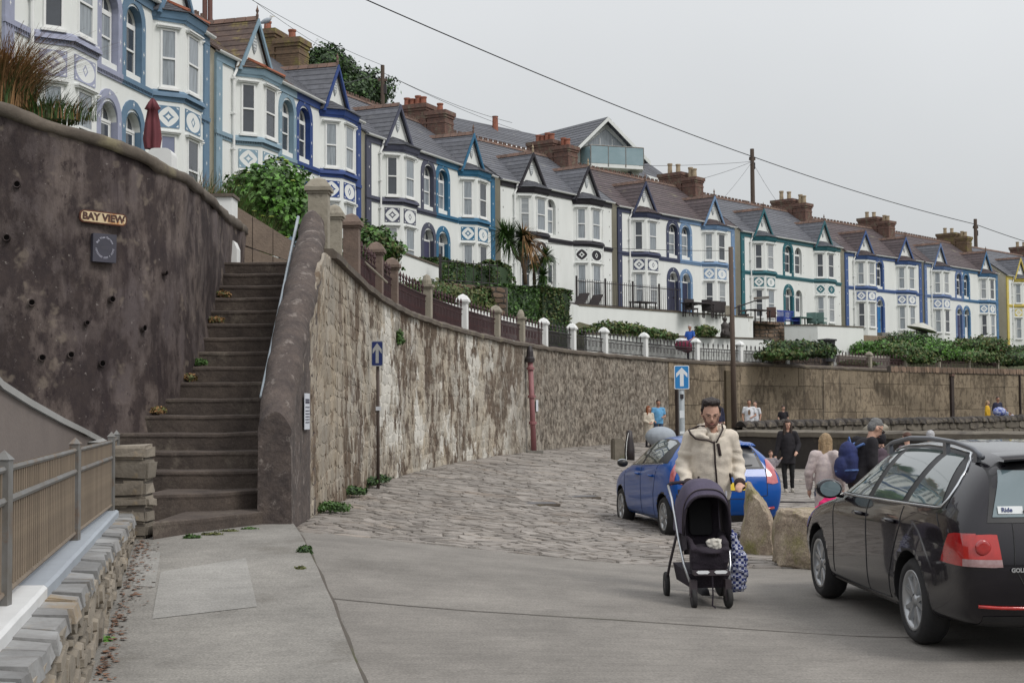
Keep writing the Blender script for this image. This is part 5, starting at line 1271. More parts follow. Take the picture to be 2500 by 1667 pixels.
GB = [(1440, 813, 66, .55, .25, 'small grey green shrub at the left end of the planter'), (1487, 812, 66.5, 1.0, .5, 'largest brownish shrub on the white planter wall'), (1538, 815, 67, .9, .42, 'green shrub on the planter, second mound from the left'), (1592, 820, 67.5, .85, .33, 'low green shrub in the middle of the planter'),
      (1628, 825, 68, .6, .22, 'small shrub with pink flowers left of the man in blue'), (1722, 815, 69, .6, .35, 'spiky potted plant right of the man in blue')]
for i, (px, py, Y, r, h, lab) in enumerate(GB):
    c = PY(px, py, Y); bush('planter_shrub', lab, 'bush', (c.x, c.y, c.z + h * .2), (r, r * .7, h), [(LG, .5), (LO, .5)], 800, .11, 40 + i, 'shrubs along the white planter wall', blooms=(14, .06, 'pinkbloom') if i == 4 else None)
GB2 = [(1905, 862, 68, 1.1, .5, 0, 'low grey green shrub at the foot of the dome shaped bushes'), (1945, 845, 70, 1.7, .8, 2, 'broad dome shaped dark shrub below the white store'), (1985, 850, 71, 1.2, .7, 2, 'right lobe of the dome shrub beside the black bin'),
       (2130, 845, 84, 1.5, .9, 1, 'bright green bush right of the white garden store'), (2180, 850, 84, 2.0, 1.3, 0, 'tall tangled green bush below the timber wall'), (2218, 828, 90, 1.9, 1.3, 2, 'dark green bush standing highest under the folded parasol'),
       (2262, 845, 88, 2.3, 1.3, 1, 'bright green sprawling bush on the far bank'), (2215, 868, 84, 1.8, .8, 0, 'yellowish green bush just behind the last pillars'), (2318, 862, 92, 2.4, .7, 1, 'light green grassy mound on the far bank'),
       (2395, 838, 96, 2.0, 1.4, 0, 'round green bush with reddish flowers below the mid blue house'), (2372, 868, 90, 2.2, .7, 0, 'low bush at the foot of the reddish flowered one'), (2452, 855, 97, 2.2, .9, 2, 'dark olive bush near the right edge'), (2490, 872, 95, 2.4, .9, 2, 'darkest low shrub cut by the right edge of the photo'), (2090, 885, 80, 1.0, .3, 0, 'thin weeds behind the pierced block wall')]
for i, (px, py, Y, r, h, k, lab) in enumerate(GB2):
    c = PY(px, py, Y); mm = [[(LG, .6), (LO, .4)], [(LB_, .6), (LG, .4)], [(LD, .5), (LG, .3), (LO, .2)]][k]
    bush('bank_bush', lab, 'bush', (c.x, c.y, c.z - h * .25), (r, r * .8, h * .62), mm, 3000, .12, 60 + i, 'bushes on the bank below the terrace', blooms=(30, .07, 'pinkbloom') if i == 9 else None, lump=.5)
# cabbage palm
def palm(label, base, trunks, seed):
    t = thing('cabbage_palm', label, 'palm tree', base); o3 = Vector(base); rnd = random.Random(seed)
    for pts, r, heads in trunks:
        obj('trunk', MB().tube([Vector(p) - o3 for p in pts], r, 8, r1=r * .7), M['bark'], t, smooth=True)
        for (hc, hr_, dead) in heads:
            mb, md = MB(), MB()
            for i in range(230):
                d = Vector((rnd.gauss(0, 1), rnd.gauss(0, 1), rnd.gauss(.25, 1))).normalized(); L_ = hr_ * rnd.uniform(.7, 1.1); P = []; s = d.cross(Vector((0, 0, 1))).normalized()
                isd = dead and d.x > -.1 and rnd.random() < .85
                for k in range(5):
                    a = k / 4; p = Vector(hc) - o3 + d * L_ * a - Vector((0, 0, (.5 if isd else .22) * L_ * a * a)); w = .035 * (1 - a * .95); P.append([p - s * w, p + s * w])
                (md if isd else mb).grid(P)
            o = obj('leaf_crown', mb, LG if not dead else pm('palm_leaf', (.06, .09, .035), (.035, .055, .02), 2, .6, rand=.4), t, recalc=False); o['kind'] = 'stuff'
            if md.v: o = obj('dead_leaves', md, M['leaf_dry'], t, recalc=False); o['kind'] = 'stuff'
Yp = 58.5
def q_(x, y, Y=Yp): return PY(x, y, Y)
palm('twisted cabbage palm with a green and straw coloured crown', q_(1283, 695), [
    ([q_(1283, 695), q_(1280, 660), q_(1275, 638), q_(1262, 628), q_(1254, 612), q_(1250, 597)], .09, [(q_(1243, 585), 1.15, False), (q_(1228, 568), .85, False)]),
    ([q_(1276, 640), q_(1270, 620), q_(1266, 605)], .075, [(q_(1277, 578), 1.15, True), (q_(1290, 592), .95, True)])], 5)
palm('smaller twin headed palm right of the twisted one', q_(1305, 695, 59), [
    ([q_(1305, 695, 59), q_(1304, 670, 59), q_(1305, 650, 59)], .08, [(q_(1304, 640, 59), .62, False)]),
    ([q_(1306, 662, 59), q_(1318, 645, 59), q_(1327, 632, 59)], .06, [(q_(1332, 625, 59), .62, False), (q_(1325, 672, 59), .62, False)])], 6)
# weeds at the foot of the walls
def weed(px, py, r, h, lab, m=None, Y=None, n=260, z=None):
    p = PZ(px, py, .38) if Y is None else PY(px, py, Y)
    zz = zg(p.x, p.y) if z is None else z
    bush('weed', lab, 'weed', (p.x, p.y, zz + h), (r, r * .8, h), m or [(LG, .6), (LD, .4)], int(n * 1.8), max(.025, r * .11), int(px), 'weeds growing at the wall foot', core=False)
weed(810, 1250, .26, .08, 'nearest flat weed clump at the foot of the rubble wall', [(LG, 1)], n=420); weed(850, 1213, .32, .09, 'second flat weed clump along the rubble wall foot', n=420)
weed(885, 1190, .34, .10, 'third weed clump, just before the dark sign post', n=420); weed(915, 1183, .3, .10, 'weed clump around the base of the dark sign post', n=420)
weed(1018, 1140, .17, .17, 'bright bushy weed standing at the wall foot before the pink pipe', [(LB_, .6), (LG, .4)], n=520)
weed(744, 1345, .08, .06, 'sparse weed in the gap beside the footpath edge'); weed(735, 1370, .06, .04, 'tiny yellow green weed on the footpath edge', [(LO, 1)])
p = PZ(822, 1503, 0.05); bush('weed', 'dark round moss tuft at the end of the concrete joint', 'weed', (p.x, p.y, .05), (.085, .06, .035), [(LO, .5), (LD, .5)], 500, .018, 77, core=False)
p = PZ(255, 1590, 0.05); bush('weed', 'small green weed at the foot of the low stone wall, bottom left', 'weed', (p.x, p.y, .10), (.085, .07, .055), [(LB_, 1)], 260, .03, 78, core=False)
for i, (px, py, rr, m_) in enumerate([(470, 1318, .10, LG), (520, 1312, .12, LO), (560, 1305, .12, LO), (610, 1300, .10, LG)]):
    p = PZ(px, py, .40); bush('weed', f'{ORD[i]} low weed from the left along the bottom step', 'weed', (p.x, p.y - .03, .43), (rr, .05, .03), [(m_, 1)], 260, .022, 90 + i, core=False)
for i, (px, k) in enumerate([(518, 14), (500, 12), (455, 9), (440, 8), (385, 6)]):
    y = 16.3 + ST * (k - 1) + .15; x = foot_x(y) + .12; bush('weed', f'{ORD[i]} ochre weed down the left edge of the stairs', 'weed', (x, y, SB + SR * k + .05), (.12, .09, .06), [(M['leaf_dry'], .5), (LO, .5)] if i != 2 else [(LG, 1)], 260, .03, 120 + i, core=False)
p, n = None, None
u_ = on_wall(968)
x_, y_, z_ = wall_map2(u_, .83, .06); bush('weed', 'tuft of green growing out of the rubble wall right of the dark sign', 'weed', (x_, y_, z_), (.10, .14, .2), [(LG, 1)], 320, .04, 133, core=False)

# pink vent pipe, notices, poles, signs -----------------------------------
pinkm = pm('pink_painted_pipe', (0.30, 0.125, 0.13), (0.22, 0.095, 0.10), 3, .6, .1, c3=(.22, .12, .1), thr=.62)
u_ = on_wall(1281); x_, y_, _ = wall_map2(u_, 0, .28); zb_ = zg(x_, y_)
pp = thing('pink_pipe', 'tall pink painted vent pipe with a black cowl against the rubble wall', 'pipe', (x_, y_, zb_))
top_ = PY(1272, 858, y_); pr = [(0, 0, 0), (-.10, 0, top_.z - zb_ - .35)]
obj('pipe', MB().tube(pr, .088, 14), pinkm, pp, smooth=True)
for f in (.33, .62, .93): obj('collar', MB().lathe([(.13, -.04), (.13, .04), (.105, .05)], 14, (-.1 * f, 0, (top_.z - zb_ - .35) * f)), pinkm, pp)
obj('cowl', MB().lathe([(.15, -.25), (.16, -.12), (.12, -.08), (.11, .1), (.06, .26), (.0001, .3)], 12, (-.11, 0, top_.z - zb_ - .1)), M['iron'], pp)
obj('base_pad', MB().box((-.2, -.2, -.05), (.3, .2, .08)), M['path'], pp)
paper = pm('white_notice', (.62, .65, .70), (.55, .58, .64), 4, .6); ink = pm('notice_ink', (.06, .06, .09))
def wallnotice(px, py0, py1, w, lab, lines=True):
    u_ = on_wall_any(px); x0, y0, _ = wall_map2(u_, 0, .05); zt, zb2 = PY(px, py0, y0).z, PY(px, py1, y0).z
    t = thing('notice', lab, 'notice', (x0, y0, zb2), wdir(u_), None)
    obj('sheet', MB().box((-w / 2, -.008, 0), (w / 2, .0, zt - zb2)), paper, t)
    if lines:
        H = zt - zb2
        for f, b in ((.80, .02), (.72, .03), (.6, .012), (.5, .012), (.42, .012), (.34, .012), (.26, .012), (.18, .012)): obj('printed_line', MB().box((-w * .4, -.011, H * f), (w * .4, -.008, H * f + b)), ink, t)
def on_wall_any(px):
    d = ray(px, 800)
    for k, (a, b) in enumerate(zip(WLS, WLS[1:])):
        e_ = b - a; den = d[0] * e_.y - d[1] * e_.x
        if abs(den) < 1e-9: continue
        s = (a.x * e_.y - a.y * e_.x) / den; t = (a.x * d[1] - a.y * d[0]) / den
        if s > 0 and 0 <= t <= 1: return (k + t) * WSTEP
wallnotice(739, 960, 1048, .42, 'white printed notice sheet on the near end of the rubble wall'); wallnotice(1306, 976, 1004, .28, 'small blank white notice right of the pink pipe', False)
blue = pm('road_sign_blue', (0.02, 0.22, 0.52), (0.018, 0.19, 0.47), 2, .35); bluedk = pm('road_sign_dark_blue', (0.018, 0.035, 0.16), (0.015, 0.03, 0.13), 2, .4); wsg = pm('sign_white', (.72, .75, .76), (.66, .69, .7), 3, .4); wdk = pm('sign_dull_white', (.40, .42, .42), (.36, .37, .37), 3, .5)
def oneway(label, px, pyb, Y, pytop, w, h, bm_, wm_, postm, pr, rot):
    g = PY(px, pyb, Y); zb_ = zg(g.x, g.y); zt = PY(px, pytop, Y).z; t = thing('one_way_sign', label, 'road sign', (g.x, g.y, zb_), rot)
    H = zt - zb_; obj('post', MB().tube([(0, .05, 0), (0, .05, H - .03)], pr, 10), postm, t, smooth=True)
    F = Matrix.Translation((0, -.01, H - h / 2)) @ Matrix.Rotation(rad(90), 4, 'X')
    plate('sign_plate', w, h, .025, F, 0, .006, wm_, t); plate('sign_field', w - .03, h - .03, .02, F, .006, .009, bm_, t)
    A_ = [(-.035, -.17), (.035, -.17), (.035, .07), (.105, -.005), (.105, .075), (0, .185), (-.105, .075), (-.105, -.005), (-.035, .07)]
    A_ = [(p[0] * w / .28, p[1] * h / .45) for p in A_]
    obj('arrow', MB().prism(A_, lambda a_, b__: F @ Vector((a_, b__, .009)), lambda a_, b__: F @ Vector((a_, b__, .012))), wm_, t); return t
t = oneway('dark blue one way arrow sign on a brown post against the rubble wall', 922, 1178, 25.2, 832, .215, .45, bluedk, wdk, pm('brown_post', (.085, .06, .05), (.06, .045, .04), 4, .7), .03, rad(-4))
obj('post_sticker', MB().box((-.03, .0, 1.38), (.06, .018, 1.45)), paper, t)
t = oneway('bright blue one way arrow sign on a grey post behind the blue car', 1667, 1140, 27.0, 892, .285, .45, blue, wsg, pm('grey_post', (.35, .38, .40), (.27, .3, .31), 5, .5), .055, 0)
for (z, s_) in ((1.75, .14), (1.45, .05), (1.1, .2)): obj('post_sticker', MB().box((-.045, -.008, z), (.04, .0, z + s_)), wsg, t)
obj('cable_box', MB().box((-.035, -.03, 2.12), (.03, -.0, 2.2)), M['iron'], t)
# wooden lamp pole
g = PY(1793, 1047, 62.5); zb_ = zg(g.x, g.y); wpz = PY(1790, 603, 62.5).z - zb_
lp = thing('wooden_lamp_pole', 'tall brown wooden pole with a thin street lamp arm before the block wall', 'pole', (g.x, g.y, zb_)); obj('pole', MB().tube([(0, 0, 0), (-.05, 0, wpz)], .125, 12, r1=.10), M['wood_pole'], lp, smooth=True)
obj('lamp_arm', MB().tube([(-.03, 0, wpz - 2.75), (.5, 0, wpz - 2.55), (.95, 0, wpz - 2.4), (1.3, 0, wpz - 2.38)], .03, 6), M['iron'], lp); obj('lamp_head', MB().box((.95, -.1, -.05), (1.6, .1, .06), Matrix.Translation((0, 0, wpz - 2.36)) @ Matrix.Rotation(rad(-4), 4, 'Y')), steel, lp); obj('bracket_box', MB().box((-.32, -.1, wpz - 3.0), (-.14, .1, wpz - 2.6)), stonep, lp)
# dark pilaster and pipes on the block wall
for px, w, pyt, lab in ((1648, .42, 897, 'dark wet vertical stain strip and pilaster left of the blue arrow sign'), (2317, .34, 918, 'dark brown timber post against the block wall'), (2483, .10, 916, 'thin dark drainpipe on the block wall at far right'), (1772, .55, 905, 'mossy brown pilaster behind the wooden pole')):
    u_ = on_wall_any(px); x0, y0, _ = wall_map2(u_, 0, .02); zt = PY(px, pyt, y0).z; zb_ = zg(x0, y0) - .1
    t = thing('wall_post', lab, 'post', (x0, y0, zb_), wdir(u_))
    mb = MB().box((-w / 2, -.14, 0), (w / 2, .1, zt - zb_)); obj('post_body', mb, pm('dark_wet_timber', (.05, .035, .03), (.03, .022, .02), 4, .8, .5, 10) if px != 1772 else pm('mossy_brown', (.11, .085, .05), (.07, .055, .035), 2, .9, .5, c3=(.07, .09, .03), thr=.58), t)
    if px == 2317: obj('post_cap', MB().box((-w * .6, -.2, zt - zb_), (w * .6, .1, zt - zb_ + .12)), M['brick'], t)
# telegraph poles and wires
def pole(label, px, pyt, Y, zb, r=.14):
    p = PY(px, pyt, Y); t = thing('telegraph_pole', label, 'pole', (p.x, p.y, zb)); H = p.z - zb
    obj('pole', MB().tube([(0, 0, 0), (0, 0, H)], r, 10, r1=r * .8), M['wood_pole'], t); obj('crossarm', MB().box((-.25, -.06, H - .9), (.25, .06, H - .75)), M['wood_pole'], t)
    for s_ in (-.2, .2): obj('insulator', MB().lathe([(.04, 0), (.06, .08), (.0001, .14)], 8, (s_, 0, H - .75)), M['iron'], t)
    obj('junction_box', MB().box((.06, -.1, H - 1.6), (.22, .1, H - 1.1)), M['iron'], t); return p
P0 = pole('telegraph pole beside the tree behind the roofs, left', 934, 160, 78, 12); P1 = pole('tallest telegraph pole standing behind the middle roofs', 1836, 364, 112, 12, .2); P2 = pole('telegraph pole behind the last roofs, right', 2381, 535, 135, 12, .2)
wirem = pm('black_cable', (.05, .05, .055), (.04, .04, .045), 3, .6)
def wire(label, a, b, sag, r, n=16):
    pts = [a.lerp(b, t) - Vector((0, 0, sag * 4 * t * (1 - t))) for t in frange(0, 1, 1 / n)]; tag(obj('overhead_cable', MB().tube(pts, r, 4), wirem), label, 'cable', 'overhead cables')
wire('thick overhead cable sweeping down from the top edge to the tallest pole', PY(560, -150, 60), P1 - Vector((0, 0, .6)), .4, .035); wire('thick overhead cable between the tallest pole and the right pole', P1 - Vector((0, 0, .6)), P2 - Vector((0, 0, .5)), .3, .035)
wire('thick overhead cable running out of the photo at the right', P2 - Vector((0, 0, .5)), PY(2700, 640, 150), .3, .035)
for i, (x, y, Y, tgt) in enumerate([(420, -120, 50, P0), (540, -60, 60, PY(880, 165, 78)), (700, -160, 60, P0), (250, 60, 50, PY(905, 158, 78))][:2]):
    wire(('thin wire from the top left to the left pole', 'second thin wire slanting past the gull')[i], PY(x, y, Y), tgt, .3, .012)
for i, (x, y, Y) in enumerate([(1300, 330, 100), (1250, 300, 95), (620, 230, 60)]): wire(('wire from the left pole down towards the modern white house', 'fainter wire from the left pole over the roofs', 'thin wire from the left pole back to the first roofs')[i], P0 - Vector((0, 0, .4)), PY(x, y, Y), .25, .014)
for i, (x, y, Y) in enumerate([(1765, 485, 100), (1895, 490, 104), (1700, 440, 98), (1560, 405, 92)]): wire(('leftmost thin stay wire under the tallest pole', 'right thin stay wire under the tallest pole', 'inner thin stay wire under the tallest pole', 'thin wire from the tallest pole to the dark chimneys')[i], P1 - Vector((0, 0, 1.0)), PY(x, y, Y), .1, .014)
wire('thin wire between the two upright walls above the terrace, ending at the wooden lamp pole', PY(1280, 590, 64), PY(1788, 612, 62.5), .12, .012)
# gull on the chimney pot
ga = PY(650, 50, 51.5); gl = thing('gull', 'grey and white gull standing on a chimney pot against the sky', 'gull', (ga.x, ga.y, ga.z - .22))
gw_, gg = pm('gull_white', (.75, .77, .78)), pm('gull_grey', (.38, .42, .47))
obj('body', MB().lathe([(.0001, -.28), (.05, -.2), (.10, -.05), (.095, .08), (.05, .17), (.0001, .2)], 10, M4=Matrix.Translation((0, 0, .2)) @ Matrix.Rotation(rad(68), 4, 'Y')), gg, gl, smooth=True)
obj('head', MB().lathe([(.0001, -.07), (.05, -.03), (.055, .03), (.0001, .07)], 10, (.18, 0, .36)), gw_, gl, smooth=True); obj('neck', MB().tube([(.13, 0, .24), (.18, 0, .36)], .05, 8), gw_, gl, smooth=True)
obj('beak', MB().tube([(.22, 0, .36), (.31, 0, .35)], .014, 6, r1=.004), pm('gull_beak', (.6, .45, .08)), gl)
for s_ in (-.03, .03): obj('leg', MB().tube([(.0, s_, .12), (.0, s_, 0)], .008, 5), pm('gull_leg', (.45, .3, .25)), gl)
# parasol and white box on the left terrace
a = PY(372, 345, 20.6); um = thing('closed_parasol', 'closed dark red parasol standing behind the dark wall', 'parasol', (a.x, 20.6, 4.9))
um_m = pm('maroon_canvas', (.16, .035, .045), (.11, .028, .035), 4, .8)
top_ = PY(375, 240, 20.6).z - 4.9
mb = MB(); P = []
for r, z in ((.012, top_), (.05, top_ - .06), (.095, top_ - .16), (.06, top_ - .18), (.085, top_ - .35), (.11, top_ - .6), (.09, top_ - .75)):
    P.append([((r * (1 + .28 * math.cos(6 * 6.28318 * k / 36))) * math.cos(6.28318 * k / 36), (r * (1 + .28 * math.cos(6 * 6.28318 * k / 36))) * math.sin(6.28318 * k / 36), z) for k in range(37)])
obj('canopy', MB().grid(P), um_m, um, smooth=True); obj('pole', MB().tube([(0, 0, -.3), (0, 0, top_)], .018, 8), M['wood_pole'], um)
a = PY(395, 345, 20.4); tb = thing('white_terrace_post', 'rounded white masonry post beside the closed parasol', 'post', (a.x, 20.4, 4.6))
obj('post_body', MB().prism(rrect(.34, .95, .09), lambda x, z: (x, -.12, z + .45), lambda x, z: (x, .2, z + .45)), M['white_frame'], tb)
# gull-side pots and rear flues on the first roof
fl = thing('twin_flues', 'pair of tall reddish brown flue pipes rising behind the first mossy gable', 'flue', PY(505, 70, 49)); fo = Vector(fl.location)
for px in (500, 513): 
    a, b = PY(px, 75, 49) - fo, PY(px, -40, 49) - fo; obj('flue', MB().tube([a, b], .085, 10), pm('reddish_flue', (.17, .075, .06), (.12, .06, .05), 4, .7), fl)
bush('distant_tree', 'dark leafy tree behind the cobalt trimmed roof, left part', 'tree', PY(800, 175, 80), (1.6, 1.5, 1.5), [(LD, .6), (LG, .4)], 6000, .13, 201); bush('distant_tree', 'dark leafy tree beside the left telegraph pole', 'tree', PY(870, 222, 82), (2.2, 1.6, 1.3), [(LD, .6), (LG, .4)], 6000, .13, 202, lump=.6)
bush('distant_tree', 'dark bush filling the gap under the tree behind the cobalt roof', 'tree', PY(835, 235, 79), (2.0, 1.5, 1.0), [(LD, .8), (LG, .2)], 4000, .13, 203)

# modern white house on the hill
mh = thing('modern_white_house', 'modern white house with grey slate roofs and a glass balcony above the terrace', 'house', (0, 0, 0))
Yh = 104; k_ = Yh / 3472
ap = PY(1475, 290, Yh); eL = PY(1405, 362, Yh); eR = PY(1552, 400, Yh)
wall = M['white']; zE = eR.z; zE2 = eL.z
zb = 14.0
half = (eR.x - eL.x) / 2 + .3; cx_ = ap.x; zs_ = ap.z - 2.6
dirx = Vector((.94, .34, 0)); bk_ = Vector((-.62, .78, 0))
g0 = Vector((cx_, Yh, 0))
def G_(u, z): v = g0 + dirx * u; return Vector((v.x, v.y, z))
wl_, wr_ = -2.6, 2.8
mb = MB(); mb.add([G_(wl_, zb), G_(wr_, zb), G_(wr_, ap.z - 2.75), G_(.05, ap.z - .15), G_(wl_, ap.z - 2.55)], [(0, 1, 2, 3, 4)])
sv = Vector((-9, 3, 0)); mb.add([G_(wl_, zb), G_(wl_, ap.z - 2.55), G_(wl_, ap.z - 2.55) + bk_ * 8, G_(wl_, zb) + bk_ * 8], [(0, 1, 2, 3)]); obj('gable_wall', mb, wall, mh)
def rslope(name, a, b, c, d, n=12, par=None):
    mb = MB()
    for k in range(n):
        t0, t1 = k / n, (k + 1) / n; p, q, r, s_ = a.lerp(d, t0), b.lerp(c, t0), b.lerp(c, t1), a.lerp(d, t1); up = Vector((0, 0, .04))
        mb.add([p + up, q + up, r, s_, p, q], [(0, 1, 2, 3), (4, 5, 1, 0)])
    return obj(name, mb, M['slate'], par or mh)
f_ = -dirx.cross(Vector((0, 0, 1))) * 0 + Vector((.34, -.94, 0)) * .7
A_ = G_(0, ap.z) + f_; rslope('roof_slope', G_(wl_ - .6, ap.z - 3.1) + f_, G_(wl_ - .6, ap.z - 3.1) + bk_ * 9, G_(0, ap.z) + bk_ * 9, A_); rslope('roof_slope', G_(wr_ + .6, ap.z - 3.2) + f_, G_(wr_ + .6, ap.z - 3.2) + bk_ * 9, G_(0, ap.z) + bk_ * 9, A_)
for s_ in (wl_ - .6, wr_ + .6):
    a, b = G_(s_, ap.z - 3.12) + f_ * 1.05, G_(0, ap.z - .02) + f_ * 1.05; mb = MB(); dn_ = Vector((0, 0, -.3)); mb.hexa([a + dn_, b + dn_, b + dn_ - f_ * .1, a + dn_ - f_ * .1], [a, b, b - f_ * .1, a - f_ * .1]); obj('bargeboard', mb, wall, mh)
gz_ = MB(); gz_.add([G_(-1.3, ap.z - 3.4), G_(1.5, ap.z - 3.4), G_(1.5, ap.z - 1.9), G_(.1, ap.z - .75), G_(-1.3, ap.z - 1.9)], [(0, 1, 2, 3, 4)]); gz_.v = [tuple(Vector(v) + f_ * .06) for v in gz_.v]; obj('gable_window', gz_, M['glass_net'], mh)
for u in (-.4, .6): a = G_(u, ap.z - 3.4) + f_ * .09; obj('mullion', MB().tube([a, a + Vector((0, 0, 1.9))], .04, 4), M['white_frame'], mh)
gb = pm('balcony_glass', (.20, .30, .33), (.28, .38, .42), .6, .08, spec=.8); bz_ = ap.z - 3.6
n2 = Vector((.34, -.94, 0)); B0, B1, B2, B3 = G_(-1.9, bz_), G_(-1.7, bz_) + n2 * 1.4, G_(2.5, bz_) + n2 * 1.4, G_(3.0, bz_)
mb = MB(); dn_ = Vector((0, 0, -.28)); mb.hexa([B0 + dn_, B1 + dn_, B2 + dn_, B3 + dn_], [B0, B1, B2, B3]); obj('balcony_slab', mb, wall, mh)
pts = [B0, B1, B1.lerp(B2, .33), B1.lerp(B2, .66), B2, B3]
for a, b in zip(pts, pts[1:]): 
    obj('balcony_pane', MB().add([a, b, b + Vector((0, 0, 1.25)), a + Vector((0, 0, 1.25)), a + n2 * .02, b + n2 * .02, b + n2 * .02 + Vector((0, 0, 1.25)), a + n2 * .02 + Vector((0, 0, 1.25))], [(0, 1, 2, 3), (4, 5, 6, 7), (3, 2, 6, 7)]), gb, mh)
for a in pts: obj('balcony_post', MB().tube([a + Vector((0, 0, -.2)), a + Vector((0, 0, 1.3))], .045, 6), steel, mh)
obj('balcony_handrail', MB().tube([p + Vector((0, 0, 1.3)) for p in pts], .045, 6), steel, mh)
# long lower wing to the left
r0, r1 = PY(1118, 290, 90), PY(1300, 345, 100); e0, e1 = PY(1100, 330, 86), PY(1400, 385, 98)
r1 = PY(1420, 352, 106)
rslope('wing_roof', PY(1060, 315, 84), PY(1405, 388, 99), r1, PY(1090, 283, 88), 10)
mb = MB(); a, b = PY(1060, 318, 84.4), PY(1405, 391, 99.4); mb.add([(a.x, a.y, 13), (b.x, b.y, 13), (b.x, b.y, b.z), (a.x, a.y, a.z)], [(0, 1, 2, 3)]); obj('wing_wall', mb, wall, mh)
obj('wing_gutter', MB().tube([PY(1060, 318, 83.9), PY(1405, 391, 98.9)], .09, 6), M['white_frame'], mh)
obj('chimney_pot', MB().lathe([(.2, -.5), (.18, .45), (.22, .5)], 10, PY(1209, 303, 93)), M['pot'], mh)
# right wing
rslope('wing_roof', PY(1530, 435, 103), PY(1660, 470, 112), PY(1640, 440, 116), PY(1545, 370, 108), 9)
mb = MB(); a, b = PY(1400, 400, 105.2), PY(1640, 445, 109); mb.add([(a.x, a.y, 12), (b.x, b.y, 12), (b.x, b.y, b.z), (a.x, a.y, a.z + .8)], [(0, 1, 2, 3)]); obj('wing_wall', mb, wall, mh)

# patio furniture on the terraces --------------------------------------
dkf = pm('dark_rattan', (.03, .025, .028), (.045, .035, .035), 8, .7)
def chair(label, p, rot, m, s=1.0, group='patio chairs on the terrace'):
    t = thing('patio_chair', label, 'chair', p, rot, group)
    obj('seat', MB().box((-.27 * s, -.27 * s, .36 * s), (.27 * s, .27 * s, .44 * s)), m, t); obj('backrest', MB().box((-.27 * s, .22 * s, .44 * s), (.27 * s, .29 * s, .95 * s)), m, t)
    for a_, b_ in ((-.24, -.24), (.24, -.24), (-.24, .24), (.24, .24)): obj('leg', MB().box((a_ * s - .02, b_ * s - .02, 0), (a_ * s + .02, b_ * s + .02, .36 * s)), m, t)
    for a_ in (-.27, .27): obj('arm', MB().box((a_ * s - .03, -.25 * s, .6 * s), (a_ * s + .03, .25 * s, .65 * s)), m, t)
    return t
def ptable(label, p, rot, m, w=1.5, d=.8):
    t = thing('patio_table', label, 'table', p, rot); obj('tabletop', MB().box((-w / 2, -d / 2, .70), (w / 2, d / 2, .75)), m, t)
    for a_, b_ in ((-.45, -.4), (.45, -.4), (-.45, .4), (.45, .4)): obj('leg', MB().box((a_ * w - .03, b_ * d - .03, 0), (a_ * w + .03, b_ * d + .03, .7)), m, t)
def patio(px, Y): c = PY(px, 760, Y); return (c.x, c.y, 6.62)
tag(obj('terrace_paving', MB().add([(*(PZ(1414, 746, 6.85) + Vector((0, .15, 0)))[:2], 6.6), (*(PZ(1838, 776, 6.85) + Vector((0, .15, 0)))[:2], 6.6), (*(PZ(1915, 786, 6.8) + Vector((0, .15, 0)))[:2], 6.6), (20, 96, 6.6), (5, 77, 6.6), (1, 71.5, 6.6)], [(0, 1, 2, 3, 4, 5)]), M['path']), kind='structure')
for i, (px, Y, r_, lab) in enumerate([(1688, 75, 20, 'dark patio chair left of the long table behind the white wall'), (1728, 76, 160, 'dark patio chair with a high back at the right end of the long table'), (1743, 77, 200, 'dark patio chair next to the wooden pole'), (1757, 77.5, 190, 'low dark seat just left of the wooden pole'), (1815, 80, 90, 'dark square planter chair right of the wooden pole'), (1883, 82, 170, 'brown slatted chair above the rubble patio wall')]):
    chair(lab, patio(px, Y), rad(r_), dkf if i < 5 else pm('brown_slats', (.12, .07, .06)))
ptable('long dark patio table behind the white terrace wall', patio(1705, 75.5), rad(45), dkf, 2.0); ptable('dark table above the rubble patio wall', patio(1850, 81), rad(45), dkf, 1.6)
ptable('low bench table behind the black patio fence', patio(1570, 74.5), rad(45), dkf, 1.4)
for i, (px, Y) in enumerate([(1402, 70), (1436, 71)]):
    t = thing('sun_lounger', ('dark folded sun lounger at the left end of the black fence', 'dark reclining sun lounger behind the black fence')[i], 'sun lounger', patio(px, Y), rad(50)); obj('bed', MB().box((-.9, -.3, .28), (.4, .3, .36)), dkf, t); obj('backrest', MB().box((0, -.3, 0), (.75, .3, .07), Matrix.Translation((.4, 0, .3)) @ Matrix.Rotation(rad(-50), 4, 'Y')), dkf, t)
    for a_ in (-.8, .3): obj('leg', MB().box((a_, -.28, 0), (a_ + .05, .28, .28)), dkf, t)
bluem = pm('royal_blue_paint', (.02, .05, .30), (.018, .04, .24), 3, .5); p = PZ(1936, 795, 6.62)
bn = thing('blue_bench', 'royal blue slatted bench above the white garden store', 'bench', (p.x, p.y + 1.2, 6.55), rad(44))
obj('seat', MB().box((-.9, -.25, .42), (.9, .25, .46)), bluem, bn)
for a_ in (-.85, .85): obj('arm', MB().box((a_ - .04, -.25, 0), (a_ + .04, .27, .66)), bluem, bn)
for z in (.55, .98): obj('back_rail', MB().box((-.85, .22, z), (.85, .27, z + .08)), bluem, bn)
sl_ = MB().box((-.03, .23, .60), (.03, .26, .98)).mesh('slat', bluem)
for i in range(13): link('slat', sl_, bn, (-.78 + .13 * i, 0, 0))
gm_ = pm('sage_green_paint', (.16, .26, .24), (.12, .20, .18), 3, .6)
for i, px in enumerate((1998, 2017)):
    p = PZ(px, 797, 6.62); chair(('left', 'right')[i] + ' sage green garden chair above the white store', (p.x, p.y + 1.5, 6.5), rad(150), gm_, 1.1, 'sage green garden chairs')
ptable('pale green low table beside the green chairs', (PZ(1970, 797, 6.62).x, PZ(1970, 797, 6.62).y + 1.2, 6.5), rad(45), gm_, 1.6)
